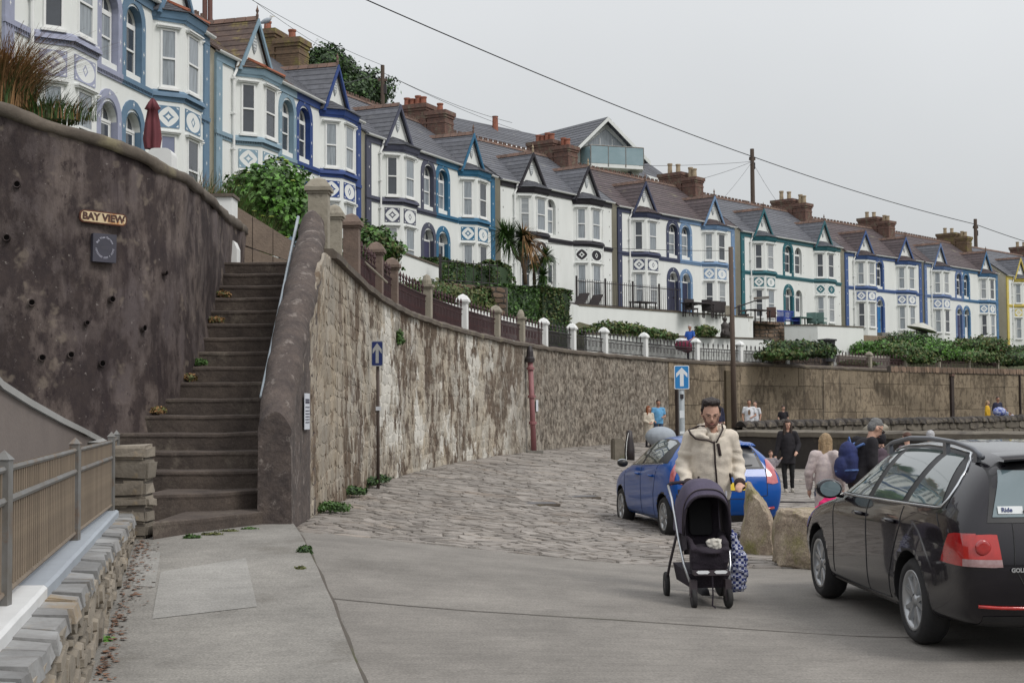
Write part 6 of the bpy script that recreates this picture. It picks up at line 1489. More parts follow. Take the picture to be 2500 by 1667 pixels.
p = PY(2250, 800, 93); t = thing('folded_parasol', 'dark barbecue and tilted white parasol above the far bushes', 'parasol', (p.x, p.y, 6.2))
obj('canopy', MB().lathe([(.0001, .5), (.5, .35), (1.0, .05), (.9, .0)], 12, M4=Matrix.Translation((0, 0, .6)) @ Matrix.Rotation(rad(14), 4, 'Y')), pm('cream_canvas', (.5, .5, .45)), t); obj('stand', MB().box((-.3, -.3, -.3), (.3, .3, .7)), dkf, t)
# statues on the planter
def statue(label, px, py, Y, s):
    p = PY(px, py, Y); t = thing('garden_statue', label, 'statue', (p.x, p.y, 5.27), rad(-30)); m = pm('dark_bronze', (.06, .05, .045), (.035, .03, .028), 5, .6)
    obj('seated_figure', MB().lathe([(.24 * s, 0), (.26 * s, .12 * s), (.2 * s, .3 * s), (.2 * s, .5 * s), (.22 * s, .62 * s), (.1 * s, .72 * s), (.07 * s, .78 * s), (.12 * s, .86 * s), (.12 * s, .96 * s), (.0001, 1.03 * s)], 12).tube([(0, -.1, .25 * s), (.05, -.38, .3 * s), (.05, -.4, .02)], .08 * s, 8), m, t, smooth=True)
statue('dark seated garden statue on the planter, left of the pair', 1770, 812, 69.5, .95); statue('smaller dark statue half hidden by the wooden pole', 1783, 816, 69.8, .72)

# harbour side: low quay wall, coping wall, rocks
qw = thing('low_quay_wall', 'low dark quay wall behind the people on the right', 'wall')
QA = [(7.5, 48.0), (9.5, 45.8), (12.2, 43.0), (15.5, 39.6), (20, 35)]
qs, ql = resample([(x, y, 0) for x, y in QA], .5)
def qmap(u, v, h):
    k = max(0, min(len(qs) - 2, int(u / (ql / (len(qs) - 1))))); t = u / (ql / (len(qs) - 1)) - k; a, b = qs[k], qs[k + 1]; d = (b - a).normalized(); n = Vector((-d.y, d.x, 0)) * -1; n = n if n.y < 0 else -n
    p = a.lerp(b, t) + n * h; return (p.x, p.y, lerp(-.35, .92, v))
mb = MB().grid([[qmap(u, 0, -.01), qmap(u, 1, -.01), qmap(u, 1, -1.2), qmap(u, 0, -1.2)] for u in frange(0, ql, .5)]); mb.add([qmap(0, 0, -.01), qmap(0, 1, -.01), qmap(0, 1, -1.2), qmap(0, 0, -1.2)], [(0, 1, 2, 3)]); obj('wall_core', mb, pm('dark_quay_render', (.05, .043, .038), (.03, .026, .024), 1.2, .95, .6, 8, c3=(.11, .095, .07), scale3=.7, thr=.55), qw)
mb = MB(); P = [[Vector(qmap(u, 1, h)) + Vector((0, 0, z)) + noise.noise_vector(Vector((u, h, 0)) * 1.5) * .03 for h, z in ((.05, -.12), (.07, .03), (-.1, .1), (-.8, .1), (-1.2, .0))] for u in frange(0, ql, .4)]; mb.grid(P); obj('coping', mb, M['quaystone'], qw)
cw = thing('coping_wall', 'long rubble parapet wall with round black coping stones under the block wall', 'wall')
CA = [(9.2, 57.0), (12.5, 59.6), (17, 63.0), (22, 67.5), (27, 72.2), (34, 78)]
cs_, clen = resample([(x, y, 0) for x, y in CA], .5); cst = clen / (len(cs_) - 1)
def cmap(u, v, h):
    k = max(0, min(len(cs_) - 2, int(u / cst))); t = u / cst - k; a, b = cs_[k], cs_[k + 1]; d = (b - a).normalized(); n = Vector((d.y, -d.x, 0)); p = a.lerp(b, t) + n * h; return (p.x, p.y, lerp(-.3, 1.0 + .1 * sstep(0, clen, u), v))
obj('wall_core', MB().grid([[cmap(u, 0, 0), cmap(u, 1, 0), cmap(u, 1, -.5), cmap(u, 0, -.5)] for u in frange(0, clen, .5)]), M['joint'], cw)
rnd = random.Random(21); cl = cells(0, clen, 0, 1, .9, .27, .2, .5, rnd); build_stones(cl, .05, cmap, M['quaystone'], cw, limit=300, inset=.02)
u = .1; blk_m = pm('black_tarred_coping', (.05, .042, .036), (.028, .024, .022), 4, .9, .5, 10, c3=(.14, .12, .09), thr=.56, rand=.4)
while u < clen - .3:
    w = rnd.uniform(.38, .7); p = Vector(cmap(u + w / 2, 1, -.2)); k = int((u + w / 2) / cst); d = (cs_[min(k + 1, len(cs_) - 1)] - cs_[k]).normalized(); mb = MB(); P = []
    for a_ in (0, .12, .5, .88, 1):
        sc_ = (.8, 1, 1.05, 1, .8)[int(a_ * 4 + .01)] if a_ in (0, .5, 1) else 1; P.append([d * (w * .94) * (a_ - .5) + Vector((d.y, -d.x, 0)) * math.cos(t_) * .34 * sc_ + Vector((0, 0, 1)) * (math.sin(t_) * .26 * sc_) for t_ in [math.pi * j / 7 for j in range(8)]])
    P = [[q + noise.noise_vector(q * 3 + Vector((u, 0, 0))) * .07 for q in r_] for r_ in P]; mb.grid(P); mb.add(P[0], [tuple(range(8))]); mb.add(P[-1], [tuple(range(8))]); o = obj('coping_stone', mb, blk_m, cw, (p.x, p.y, p.z)); u += w
qf = tag(obj('quay_floor', MB().grid([[(x, y, zg(x, y) + .0) for x in frange(5.6 + .12 * math.sin(y), 44, 3)] for y in frange(17, 70, 1.5)]), M['concrete'], smooth=True), kind='structure')
plat = tag(obj('quay_terrace', MB().add([qmap(0, .8, -1.1), qmap(ql, .8, -1.1), (40, 66, .55), (30, 74, .5), cmap(clen * .7, .55, .1), cmap(0, .55, .1)], [(0, 1, 2, 3, 4, 5)]), pm('quay_rubble_floor', (.16, .14, .11), (.10, .09, .075), 1.5, .95, .6, 5)), kind='structure')
rocks = pm('quay_rock', (.30, .27, .22), (.2, .18, .14), 1.5, .9, .5, 8, c3=(.12, .1, .08), thr=.6)
def rock(label, p, s, seed, mat, cat='rock', flat_=1.0, name='boulder', cuts=6):
    rr = random.Random(seed); bm = bmesh.new(); bmesh.ops.create_icosphere(bm, subdivisions=4, radius=1)
    pl_ = [(Vector((rr.gauss(0, 1), rr.gauss(0, 1), rr.gauss(0, .8))).normalized(), rr.uniform(.62, .85)) for _ in range(cuts)]
    for v in bm.verts:
        for n_, d_ in pl_:
            k = v.co.dot(n_) - d_
            if k > 0: v.co -= n_ * k * .93
        v.co += v.co.normalized() * (noise.noise(v.co * 1.6 + Vector((seed, 0, 0))) * .10 + noise.noise(v.co * 4 + Vector((seed, 0, 0))) * .045 + noise.noise(v.co * 11 + Vector((seed, 0, 0))) * .018)
        v.co = Vector((v.co.x * s[0], v.co.y * s[1], v.co.z * s[2]))
    zm = min(v.co.z for v in bm.verts)
    for v in bm.verts: v.co.z -= zm + s[2] * .08
    me = bpy.data.meshes.new(name); bm.to_mesh(me); bm.free(); me.materials.append(mat); me.polygons.foreach_set('use_smooth', [True] * len(me.polygons)); return tag(link(name, me, None, p, rr.uniform(0, 6)), label, cat)
for i, (px, py, Y, s) in enumerate([(2150, 1062, 50, (.9, .5, .30)), (2140, 1058, 52, (.6, .5, .42)), (1850, 1050, 52, (.9, .5, .14))]):
    c = PY(px, py, Y); rock(('pale flat rock on the quay behind the man with the backpack', 'larger pale pointed rock on the quay', 'long flat rock on the quay behind the woman in black')[i], (c.x, c.y, .4), s, 5 + i, rocks)
bould = pm('lichen_granite', (0.40, 0.335, 0.25), (0.20, 0.15, 0.115), 4, .9, 1.0, 18, c3=(0.20, 0.185, 0.07), scale3=2.2, thr=.49, wid=.15, speck=.3)
def boulder(label, lo, hi, z0, h, seed):
    """cut granite block given as a footprint (4 plan corners) and a top outline (4 corners with heights), then worn"""
    bm = bmesh.new(); vs = [bm.verts.new(q) for q in lo + hi]
    for f in [(3, 2, 1, 0), (4, 5, 6, 7), (0, 1, 5, 4), (1, 2, 6, 5), (2, 3, 7, 6), (3, 0, 4, 7)]: bm.faces.new([vs[i] for i in f])
    bmesh.ops.bevel(bm, geom=bm.edges[:], offset=.13, segments=3, affect='EDGES', profile=.6); bmesh.ops.subdivide_edges(bm, edges=bm.edges[:], cuts=5, use_grid_fill=True)
    bmesh.ops.triangulate(bm, faces=bm.faces[:])
    for v in bm.verts:
        q = v.co + Vector((seed, 0, 0)); v.co += noise.noise_vector(q * 1.6) * .05 + noise.noise_vector(q * 6) * .03 + noise.noise_vector(q * 16) * .014
    me = bpy.data.meshes.new('boulder'); bmesh.ops.recalc_face_normals(bm, faces=bm.faces); bm.to_mesh(me); bm.free(); me.materials.append(bould); me.polygons.foreach_set('use_smooth', [True] * len(me.polygons))
    return tag(link('boulder', me), label, 'boulder', 'granite boulders beside the parked cars')
def bxy(px, py, Y): p = PY(px, py, Y); return (p.x, p.y, p.z)
g1 = zg(3.3, 17.8)
def gp(x, y, z): return (x, y, z)
xa = PY(1797, 1320, 17.6).x; xb = PY(1888, 1340, 17.3).x
boulder('tall pointed granite boulder with a pale sloping top, behind the pushchair', [gp(xa, 17.5, g1 - .05), gp(xb - .04, 17.0, g1 - .05), gp(xb + .08, 17.9, g1 - .05), gp(xa + .15, 18.3, g1 - .05)],
        [gp(xa + .16, 17.6, PY(1835, 1165, 17.7).z - .06), gp(xb - .06, 17.1, PY(1905, 1258, 17.2).z), gp(xb + .06, 17.8, PY(1912, 1248, 17.8).z), gp(xa + .24, 18.1, PY(1835, 1160, 18).z)], 0, 0, 3)
xa = PY(1890, 1380, 15.6).x; xb = PY(1996, 1385, 15.3).x; g2 = zg(3, 15.5)
boulder('squat mossy granite block half behind the black car', [gp(xa, 15.7, g2 - .05), gp(xb + .1, 15.1, g2 - .05), gp(xb + .35, 16.0, g2 - .05), gp(xa + .12, 16.4, g2 - .05)],
        [gp(xa + .06, 15.75, PY(1905, 1242, 15.7).z), gp(xb + .15, 15.2, PY(1990, 1250, 15.2).z), gp(xb + .3, 15.9, PY(1990, 1240, 15.9).z), gp(xa + .16, 16.3, PY(1905, 1242, 16.3).z)], 0, 0, 9)
# stone bollard, mooring post
p = PZ(1508, 1130, .0); o = box('stone_bollard', (-.19, -.19, -.1), (.19, .19, .70), pm('bollard_stone', (.20, .175, .14), (.13, .115, .09), 3, .9, .5, c3=(.08, .1, .03), scale3=2, thr=.56), None, (p.x, p.y, zg(p.x, p.y)), .2, bev=.04); tag(o, 'square weathered stone bollard at the far side of the cobbles', 'bollard')
p = PY(1537, 1108, p.y + .6); t = thing('mooring_post', 'black tapering mooring post with a white rope beside the stone bollard', 'post', (p.x, p.y, zg(p.x, p.y)))
obj('post', MB().lathe([(.17, 0), (.17, .35), (.12, .7), (.09, .95), (.0001, 1.0)], 12), M['iron'], t, smooth=True); obj('rope', MB().tube([(-.04, -.13, .9), (-.1, -.15, .6), (-.13, -.18, .2), (-.12, -.2, .02)], .012, 5), M['white_frame'], t)
tag(obj('hose', MB().tube([(x, y, zg(x, y) + .02) for x, y in [(5.2, 29.6), (6.0, 29.4), (6.8, 29.6), (7.3, 30.2)]], .018, 6), M['iron']), 'thin dark hose lying on the ground by the woman in black', 'hose')
# ------------------------------------------------------------------ cars
def car_body(name, stations, mats, parent, arches, subdiv=3, crease_pts=()):
    """stations: list of K (x,y,z) half-section points from sill to roof centre; mirrored, capped, subdivided, arches cut"""
    K = len(stations[0]); vs = []; idx = []
    for st in stations:
        row = []
        for (x, y, z) in st: row.append(len(vs)); vs.append((x, y, z))
        mir = []
        for (x, y, z) in st:
            if abs(y) < 1e-6: mir.append(row[st.index((x, y, z))])
            else: mir.append(len(vs)); vs.append((x, -y, z))
        idx.append((row, mir))
    fs = []
    for (a, am), (b, bm_) in zip(idx, idx[1:]):
        for i in range(K - 1):
            fs.append((a[i], a[i + 1], b[i + 1], b[i])); fs.append((am[i + 1], am[i], bm_[i], bm_[i + 1]))
        fs.append((a[0], b[0], bm_[0], am[0]))
    for (a, am), rev in ((idx[0], False), (idx[-1], True)):
        for i in range(K - 1):
            if a[i + 1] == am[i + 1]: f = (a[i], am[i], a[i + 1])
            else: f = (a[i], am[i], am[i + 1], a[i + 1])
            fs.append(f[::-1] if rev else f)
    me = bpy.data.meshes.new(name); me.from_pydata(vs, [], fs); bm = bmesh.new(); bm.from_mesh(me); bmesh.ops.recalc_face_normals(bm, faces=bm.faces); bm.to_mesh(me); bm.free()
    o = bpy.data.objects.new('tmp', me); m = o.modifiers.new('s', 'SUBSURF'); m.levels = subdiv; m.render_levels = subdiv
    me2 = eval_mesh(o); o.modifiers.clear(); o.data = me2
    bvh = BVHTree.FromPolygons([v.co.copy() for v in me2.vertices], [tuple(p.vertices) for p in me2.polygons])
    me2.materials.clear(); [me2.materials.append(q) for q in mats]
    for (xc, zc, r, yin) in arches:
        for s in (-1, 1):
            mb = MB().lathe([(r, 0), (r, .5)], 40, M4=Matrix.Translation((xc, s * yin if s > 0 else -yin - .5, zc)) @ Matrix.Rotation(rad(-90), 4, 'X'))
            c = bpy.data.objects.new('cut', mb.mesh('cut', mats[1])); TSC.collection.objects.link(c); m = o.modifiers.new('b', 'BOOLEAN'); m.object = c; m.operation = 'DIFFERENCE'; m.solver = 'EXACT'
            m2 = eval_mesh(o); o.modifiers.clear(); o.data = m2; bpy.data.objects.remove(c)
    me3 = o.data
    for p in me3.polygons: p.use_smooth = True
    for p in me3.polygons:      # wheel-well faces dark
        c = p.center
        for (xc, zc, r, yin) in arches:
            if abs(math.hypot(c.x - xc, c.z - zc) - r) < .012 or (abs(abs(c.y) - yin) < .01 and math.hypot(c.x - xc, c.z - zc) < r): p.material_index = 1; p.use_smooth = False
    bpy.data.objects.remove(o); q = link(name, me3, parent); return q, bvh
class Skin:
    """overlay pieces laid on the body skin"""
    def __init__(s, bvh, parent): s.b = bvh; s.par = parent
    def side(s, x, z, off, sgn=1):
        h = s.b.ray_cast(Vector((x, 3 * sgn, z)), Vector((0, -sgn, 0)))
        if h[0] is None: h = (Vector((x, .6 * sgn, z)), Vector((0, sgn, 0)))
        n = h[1] if h[1].y * sgn > 0 else -h[1]; return h[0] + n * off
    def rear(s, y, z, off, d=1):
        h = s.b.ray_cast(Vector((9 * d, y, z)), Vector((-d, 0, 0)))
        if h[0] is None: h = (Vector((4.4, y, z)), Vector((d, 0, 0)))
        n = h[1] if h[1].x * d > 0 else -h[1]; return h[0] + n * off
    def patch(s, name, outline, mat, off=.004, kind='side', n=14, m=8, parent=None, sgn=1):
        """outline given as (lower polyline, upper polyline) in (a,z); filled between"""
        lo, hi = outline; P = []
        def pl(pts, t):
            L_ = [0]
            for a, b in zip(pts, pts[1:]): L_.append(L_[-1] + math.hypot(b[0] - a[0], b[1] - a[1]))
            d = t * L_[-1]
            for i in range(len(pts) - 1):
                if d <= L_[i + 1] + 1e-9:
                    k = (d - L_[i]) / max(1e-9, L_[i + 1] - L_[i]); return (lerp(pts[i][0], pts[i + 1][0], k), lerp(pts[i][1], pts[i + 1][1], k))
            return pts[-1]
        for i in range(n + 1):
            a, b = pl(lo, i / n), pl(hi, i / n); row = []
            for j in range(m + 1):
                t = j / m; u, z = lerp(a[0], b[0], t), lerp(a[1], b[1], t)
                row.append(s.side(u, z, off, sgn) if kind == 'side' else s.rear(u, z, off))
            P.append(row)
        o = obj(name, MB().grid(P), mat, parent or s.par, smooth=True, recalc=False)
        # make the faces look outward
        me = o.data; c = me.polygons[len(me.polygons) // 2].normal
        if (kind == 'side' and c.y * sgn < 0) or (kind != 'side' and c.x < 0): me.flip_normals()
        return o
    def line(s, name, pts, r, mat, off=.002, kind='side', parent=None, closed=False, sgn=1, n=5):
        Q = []
        pts = pts + [pts[0]] if closed else pts
        for a, b in zip(pts, pts[1:]):
            k = max(1, int(math.hypot(b[0] - a[0], b[1] - a[1]) / .05))
            for i in range(k): Q.append((lerp(a[0], b[0], i / k), lerp(a[1], b[1], i / k)))
        Q.append(pts[-1]); P = [s.side(u, z, off, sgn) if kind == 'side' else s.rear(u, z, off) for u, z in Q]
        return obj(name, MB().tube(P, r, n), mat, parent or s.par, smooth=True)
tyre_m = pm('tyre_rubber', (.018, .018, .02), (.028, .027, .027), 6, .85, .2, 60); rimm = pm('alloy_silver', (.46, .47, .48), (.38, .39, .40), 6, .33, metal=.7)
rimd = pm('rim_shadow', (.03, .03, .032)); glassm = pm('car_glass', (.10, .135, .13), (.06, .085, .08), 1.1, .04, spec=1.0, coat=1.0)
glassr = pm('car_rear_glass', (.16, .22, .24), (.12, .17, .19), .8, .05, spec=1.0, coat=.8)
chrome = pm('car_chrome', (.72, .74, .76), (.65, .67, .7), 3, .18, metal=.9); btrim = pm('car_black_trim', (.012, .012, .014), (.02, .02, .022), 6, .45)
redl = pm('tail_lamp_red', (.42, .012, .012), (.28, .008, .01), 14, .12, coat=1.0, spec=.8); redb = pm('tail_lamp_bright_red', (.50, .018, .012), (.36, .012, .01), 20, .12, coat=1.0); clr = pm('lamp_clear', (.42, .30, .30), (.30, .17, .17), 30, .12, coat=1.0)
def wheel(parent, c, r, w, rr, spokes, sgn, turn=0):
    t = link('wheel', None, parent, c); t.rotation_euler = (0, 0, turn)
    R = Matrix.Rotation(rad(-90 * sgn), 4, 'X')
    prof = [(rr, -w / 2 + .015), (rr + .02, -w / 2), (r - .04, -w / 2), (r - .008, -w / 2 + .035), (r, -w * .2), (r, w * .2), (r - .008, w / 2 - .035), (r - .04, w / 2), (rr + .02, w / 2 - .004), (rr, w / 2 - .02)]
    obj('tyre', MB().lathe(prof, 44, M4=R, cap=False), tyre_m, t, smooth=True)
    obj('brake_disc', MB().lathe([(.0001, 0.02), (rr * .62, .02), (rr * .62, -.02), (.0001, -.02)], 24, M4=R), rimd, t)
    rim = obj('rim', MB().lathe([(rr - .03, -w / 2 + .02), (rr - .035, .0), (rr - .03, w / 2 - .045), (rr - .012, w / 2 - .012), (rr + .006, w / 2 - .008), (rr + .004, w / 2 - .03)], 40, M4=R, cap=False), rimm, t, smooth=True)
    hub = MB().lathe([(.0001, w / 2 - .02), (.028, w / 2 - .02), (.036, w / 2 - .03), (.06, w / 2 - .045), (.065, .0), (.0001, 0)], 20, M4=R); obj('hub_cap', hub, rimm, rim, smooth=True)
    for k in range(spokes):
        for dd in ((-.115, .115) if spokes == 5 else (0,)):
            a0 = 6.28318 * k / spokes + dd * .55; a1 = 6.28318 * k / spokes + dd * 2.1; wd0, wd1 = .024, (.019 if spokes == 5 else .028)
            def pt(r_, a_, o_, z_): return R @ Vector((r_ * math.cos(a_) - o_ * math.sin(a_), r_ * math.sin(a_) + o_ * math.cos(a_), z_))
            z0, z1 = w / 2 - .04, w / 2 - .022
            lo = [pt(.05, a0, -wd0, z0 - .02), pt(rr - .02, a1, -wd1, z1 - .03), pt(rr - .02, a1, wd1, z1 - .03), pt(.05, a0, wd0, z0 - .02)]
            hi = [pt(.05, a0, -wd0 * .7, z0 + .012), pt(rr - .015, a1, -wd1 * .7, z1), pt(rr - .015, a1, wd1 * .7, z1), pt(.05, a0, wd0 * .7, z0 + .012)]
            obj('spoke', MB().hexa(lo, hi), rimm, rim)
    return t

def orient(t, front, rear, inset):
    """place a car: ground points under the two visible left wheel faces; x runs front to rear, +y is its left side"""
    f, r = Vector((front[0], front[1], 0)), Vector((rear[0], rear[1], 0)); d = (r - f).normalized(); t.rotation_euler = (0, 0, math.atan2(d.y, d.x)); return d
# black estate car ------------------------------------------------------
bk = pm('black_car_paint', (.006, .005, .009), (.008, .006, .010), 2, .25, spec=.2, coat=.8)
est = thing('black_estate_car', 'black estate car with roof rails and silver alloy wheels, cut by the right edge', 'car')
WB = 2.578; FO, RO_ = .87, 1.09
# local: front axle x=0.87, rear axle x=3.448, length 4.54
def sec(x, zs, zb, ztop, ws, wm_, wsh, wr, dx=(0,) * 8, zsh=None, zrt=None):
    zsh = zsh or zb
    return [(x + dx[0], ws * .86, zs), (x + dx[1], ws, zs + .07), (x + dx[2], wm_, lerp(zs, zsh, .45)), (x + dx[3], wm_ + .002, lerp(zs, zsh, .80)), (x + dx[4], wsh, zsh), (x + dx[5], wr, ztop - .055 if zrt is None else zrt), (x + dx[6], wr * .62, ztop - .008), (x + dx[7], 0, ztop)]
ST_ = [
 sec(.10, .22, .55, .64, .45, .55, .52, .50, zsh=.56), sec(.02 + .10, .20, .60, .70, .66, .74, .70, .62, zsh=.60), sec(.30, .19, .68, .78, .80, .855, .82, .70, zsh=.70),
 sec(.62, .19, .80, .88, .86, .885, .85, .72, zsh=.82), sec(1.0, .19, .88, .95, .88, .89, .865, .72, zsh=.89), sec(1.32, .18, .92, 1.00, .88, .89, .872, .72, zsh=.935),
 sec(1.48, .18, .95, 1.10, .88, .892, .872, .68, zsh=.95), sec(1.80, .18, .955, 1.30, .88, .895, .872, .64, zsh=.955), sec(2.15, .18, .965, 1.445, .88, .895, .872, .615, zsh=.965),
 sec(2.6, .18, .975, 1.478, .88, .895, .872, .61, zsh=.98), sec(3.1, .18, .985, 1.482, .88, .895, .872, .605, zsh=.99), sec(3.5, .18, .995, 1.470, .88, .892, .870, .60, zsh=1.005),
 sec(3.95, .20, 1.005, 1.440, .86, .885, .855, .59, zsh=1.02), sec(4.22, .22, 1.01, 1.400, .83, .868, .825, .565, dx=(.0, .02, .06, .04, .02, .0, .0, .0), zsh=1.02),
 sec(4.36, .24, .98, 1.330, .79, .84, .765, .54, dx=(-.02, .02, .10, .07, .02, -.04, -.05, -.05), zsh=1.0), sec(4.42, .27, .93, 1.27, .66, .72, .66, .50, dx=(-.06, .0, .11, .07, -.0, -.09, -.085, -.085), zsh=.97)]
body, bvh = car_body('body', ST_, [bk, btrim], est, [(.87, .315, .365, .60), (3.448, .315, .365, .60)])
d_ = orient(est, (2.775, 13.08), (2.90, 10.50), 0)
nrm = Vector((-d_.y, d_.x, 0))     # local +y in world
rp_ = Vector((2.90, 10.50, 0)) - d_ * 3.448 + nrm * .885
est.location = (rp_.x, rp_.y, .0)
for x in (.87, 3.448):
    for s in (1, -1): wheel(est, (x, s * .775, .315), .315, .205, .215, 5, s)
sk = Skin(bvh, est)
WU = [(1.62, 1.12), (1.95, 1.305), (2.35, 1.385), (2.9, 1.405), (3.4, 1.395), (3.80, 1.365)]
bel = lambda x: .985 + (x - 1.3) * .015
def wupper(x): return interp(WU, x)
def win(x0, x1, lean0=0, lean1=0, name='side_window'):
    lo = [(x, bel(x) + .012) for x in frange(x0, x1, .1)]; hi = [(x, wupper(x)) for x in frange(x0 + lean0, x1 + lean1, .1)]; 
    for sg in (1, -1): sk.patch(name, (lo, hi), glassm, .006, n=14, m=8, sgn=sg)
# dark band behind the glass, then panes
for sg in (1, -1):
    lo = [(x, bel(x)) for x in frange(1.46, 4.06, .1)]; hi = [(1.47, 1.01)] + [(x, wupper(x) + .02) for x in frange(1.66, 3.86, .1)] + [(4.04, 1.20)]
    sk.patch('window_band', (lo, hi), btrim, .003, n=30, m=8, sgn=sg)
win(1.55, 2.34, .42, .09, 'front_side_window'); win(2.47, 3.20, .09, .14, 'rear_side_window'); win(3.33, 3.98, .14, -.20, 'quarter_window')
for sg in (1, -1):
    pts = [(x, wupper(x) + .025) for x in frange(1.62, 3.78, .1)] + [(3.90, 1.345), (3.99, 1.28), (4.03, 1.18), (4.03, 1.08), (3.99, 1.01), (3.90, bel(3.9) - .004)] + [(x, bel(x) - .004) for x in frange(3.8, 1.46, .1)]
    pts = [(x, wupper(x) + .025) for x in frange(1.60, 3.78, .1)] + [(3.90, 1.345), (3.99, 1.28), (4.035, 1.18), (4.035, 1.09), (3.99, 1.03), (3.90, bel(3.9) - .004)] + [(3.9 - .1 * i, bel(3.9 - .1 * i) - .004) for i in range(1, 25)]
    sk.line('chrome_strip', pts, .010, chrome, .006, sgn=sg)
    for seam in ([(1.42, .93), (1.45, .6), (1.40, .30)], [(2.40, .985), (2.42, .6), (2.40, .27)], [(3.27, .99), (3.25, .84), (3.10, .64), (2.98, .45), (2.95, .28)], [(1.40, .275), (2.2, .262), (2.95, .275)], [(3.95, .985), (4.05, .9)]):
        sk.line('panel_seam', seam, .0045, rimd, .0005, sgn=sg)
    sk.line('sill_line', [(1.30, .24), (2.2, .225), (3.02, .235)], .012, btrim, .0, sgn=sg)
    for hx in (2.24, 3.06):
        p = sk.side(hx, .865, .0, sg); h = obj('door_handle', MB().tube([p + Vector((-.10, .005 * sg, 0)), p + Vector((-.08, .035 * sg, .004)), p + Vector((.07, .035 * sg, .004)), p + Vector((.09, .005 * sg, 0))], .016, 8), bk, est, smooth=True)
    lampo = sk.patch('tail_lamp', ([(4.10, .672), (4.22, .668), (4.46, .665)], [(4.22, .865), (4.30, .878), (4.43, .88)]), redl, .007, n=12, m=6, sgn=sg)
    # roof rail
    P = [Vector((x, .575 * sg, interp([(1.98, 1.385), (2.15, 1.435), (2.6, 1.48), (3.1, 1.487), (3.6, 1.468), (3.95, 1.43), (4.12, 1.375)], x))) for x in frange(1.98, 4.12, .07)]
    rr_ = obj('roof_rail', MB().tube(P, .019, 8), pm('roof_rail_grey', (.10, .11, .13), (.08, .085, .1), 4, .4, coat=.3), est, smooth=True)
    for x, zt_ in ((2.08, 1.41), (3.42, 1.47), (4.02, 1.41)): obj('rail_foot', MB().box((x - .035, .575 * sg - .016, 1.34), (x + .035, .575 * sg + .016, zt_)), MATS['roof_rail_grey'], rr_)
# mirrors
for sg in (1, -1):
    m_ = obj('wing_mirror', MB().lathe([(.0001, -.09), (.07, -.075), (.098, -.02), (.098, .03), (.085, .06)], 16, M4=Matrix.Translation((1.66, .985 * sg, 1.035)) @ Matrix.Rotation(rad(90), 4, 'Y') @ Matrix.Diagonal((.85, 1.15, 1, 1))), bk, est, smooth=True)
    obj('mirror_glass', MB().lathe([(.0001, .062), (.078, .062), (.078, .055)], 16, M4=Matrix.Translation((1.66, .985 * sg, 1.035)) @ Matrix.Rotation(rad(90), 4, 'Y') @ Matrix.Diagonal((.85, 1.15, 1, 1))), glassr, m_)
    obj('mirror_arm', MB().tube([(1.63, .85 * sg, .975), (1.64, .94 * sg, .99)], .025, 8), bk, m_)
# rear: glass, lamps, seams, badge, bumper reflector, plate
arcp = lambda y: 0
def rear_patch(name, ylo, yhi, zlo, zhi, mat, off=.006, n=16, m=8, parent=None, inset_top=0.0):
    lo = [(lerp(ylo, yhi, t), zlo) for t in frange(0, 1, .1)]; hi = [(lerp(ylo + inset_top, yhi - inset_top, t), zhi) for t in frange(0, 1, .1)]
    return sk.patch(name, (lo, hi), mat, off, kind='rear', n=n, m=m, parent=parent)
rg_ = rear_patch('rear_window_surround', -.67, .67, .95, 1.335, btrim, .004, inset_top=.10); rear_patch('rear_window', -.63, .63, .985, 1.29, glassr, .009, inset_top=.10)
spo = []
for sg in (1, -1):
    lo = [(.60 * sg, .665), (.66 * sg, .662), (.83 * sg, .668)]; hi = [(.62 * sg, .872), (.67 * sg, .875), (.82 * sg, .868)]
    rl_ = sk.patch('tail_lamp', (lo, hi), redb, .010, kind='rear', n=10, m=6)
    lo = [(.60 * sg, .665), (.66 * sg, .662), (.83 * sg, .668)]; hi = [(.605 * sg, .712), (.66 * sg, .712), (.83 * sg, .714)]
    sk.patch('reversing_lamp', (lo, hi), clr, .016, kind='rear', n=8, m=3, parent=rl_)
    sk.line('bumper_reflector', [(.40 * sg, .385), (.60 * sg, .39), (.74 * sg, .40)], .014, redb, .004, kind='rear')
    p = sk.rear(.72 * sg, .79, .018); obj('lamp_ring', MB().lathe([(.055, 0), (.045, .006), (.03, .008), (.0001, .006)], 18, M4=Matrix.Translation(p) @ Matrix.Rotation(rad(90), 4, 'Y')), redl, rl_, smooth=True)
for seam in ([(-.52, .66), (-.46, .55), (-.3, .52), (0, .51), (.3, .52), (.46, .55), (.52, .66)], [(.52, .66), (.50, .95)], [(-.52, .66), (-.50, .95)]): sk.line('panel_seam', seam, .005, rimd, .001, kind='rear')
rear_patch('bumper_lower', -.70, .70, .24, .33, btrim, .004); rear_patch('number_plate', -.26, .26, .60, .70, pm('plate_yellow', (.72, .52, .03), (.66, .48, .03), 3, .4), .012, m=2)
p = sk.rear(-.50, .645, .012); text_mesh('GOLF', .038, chrome, Matrix.Translation(p) @ Matrix((Vector((0, -1, 0)), Vector((0, 0, 1)), Vector((-1, 0, 0)) * -1)).transposed().to_4x4() if 0 else Matrix.Translation(p) @ Matrix.Rotation(rad(90), 4, 'Z') @ Matrix.Rotation(rad(90), 4, 'X'), est, 'model_badge', ext=.003, bold=.0018)
p = sk.rear(-.47, 1.03, .013); st_ = obj('window_sticker', MB().box((-.12, -.026, 0), (.05, .026, .001), Matrix.Translation(p) @ Matrix.Rotation(rad(90), 4, 'Z') @ Matrix.Rotation(rad(72), 4, 'X')), wsg, est)
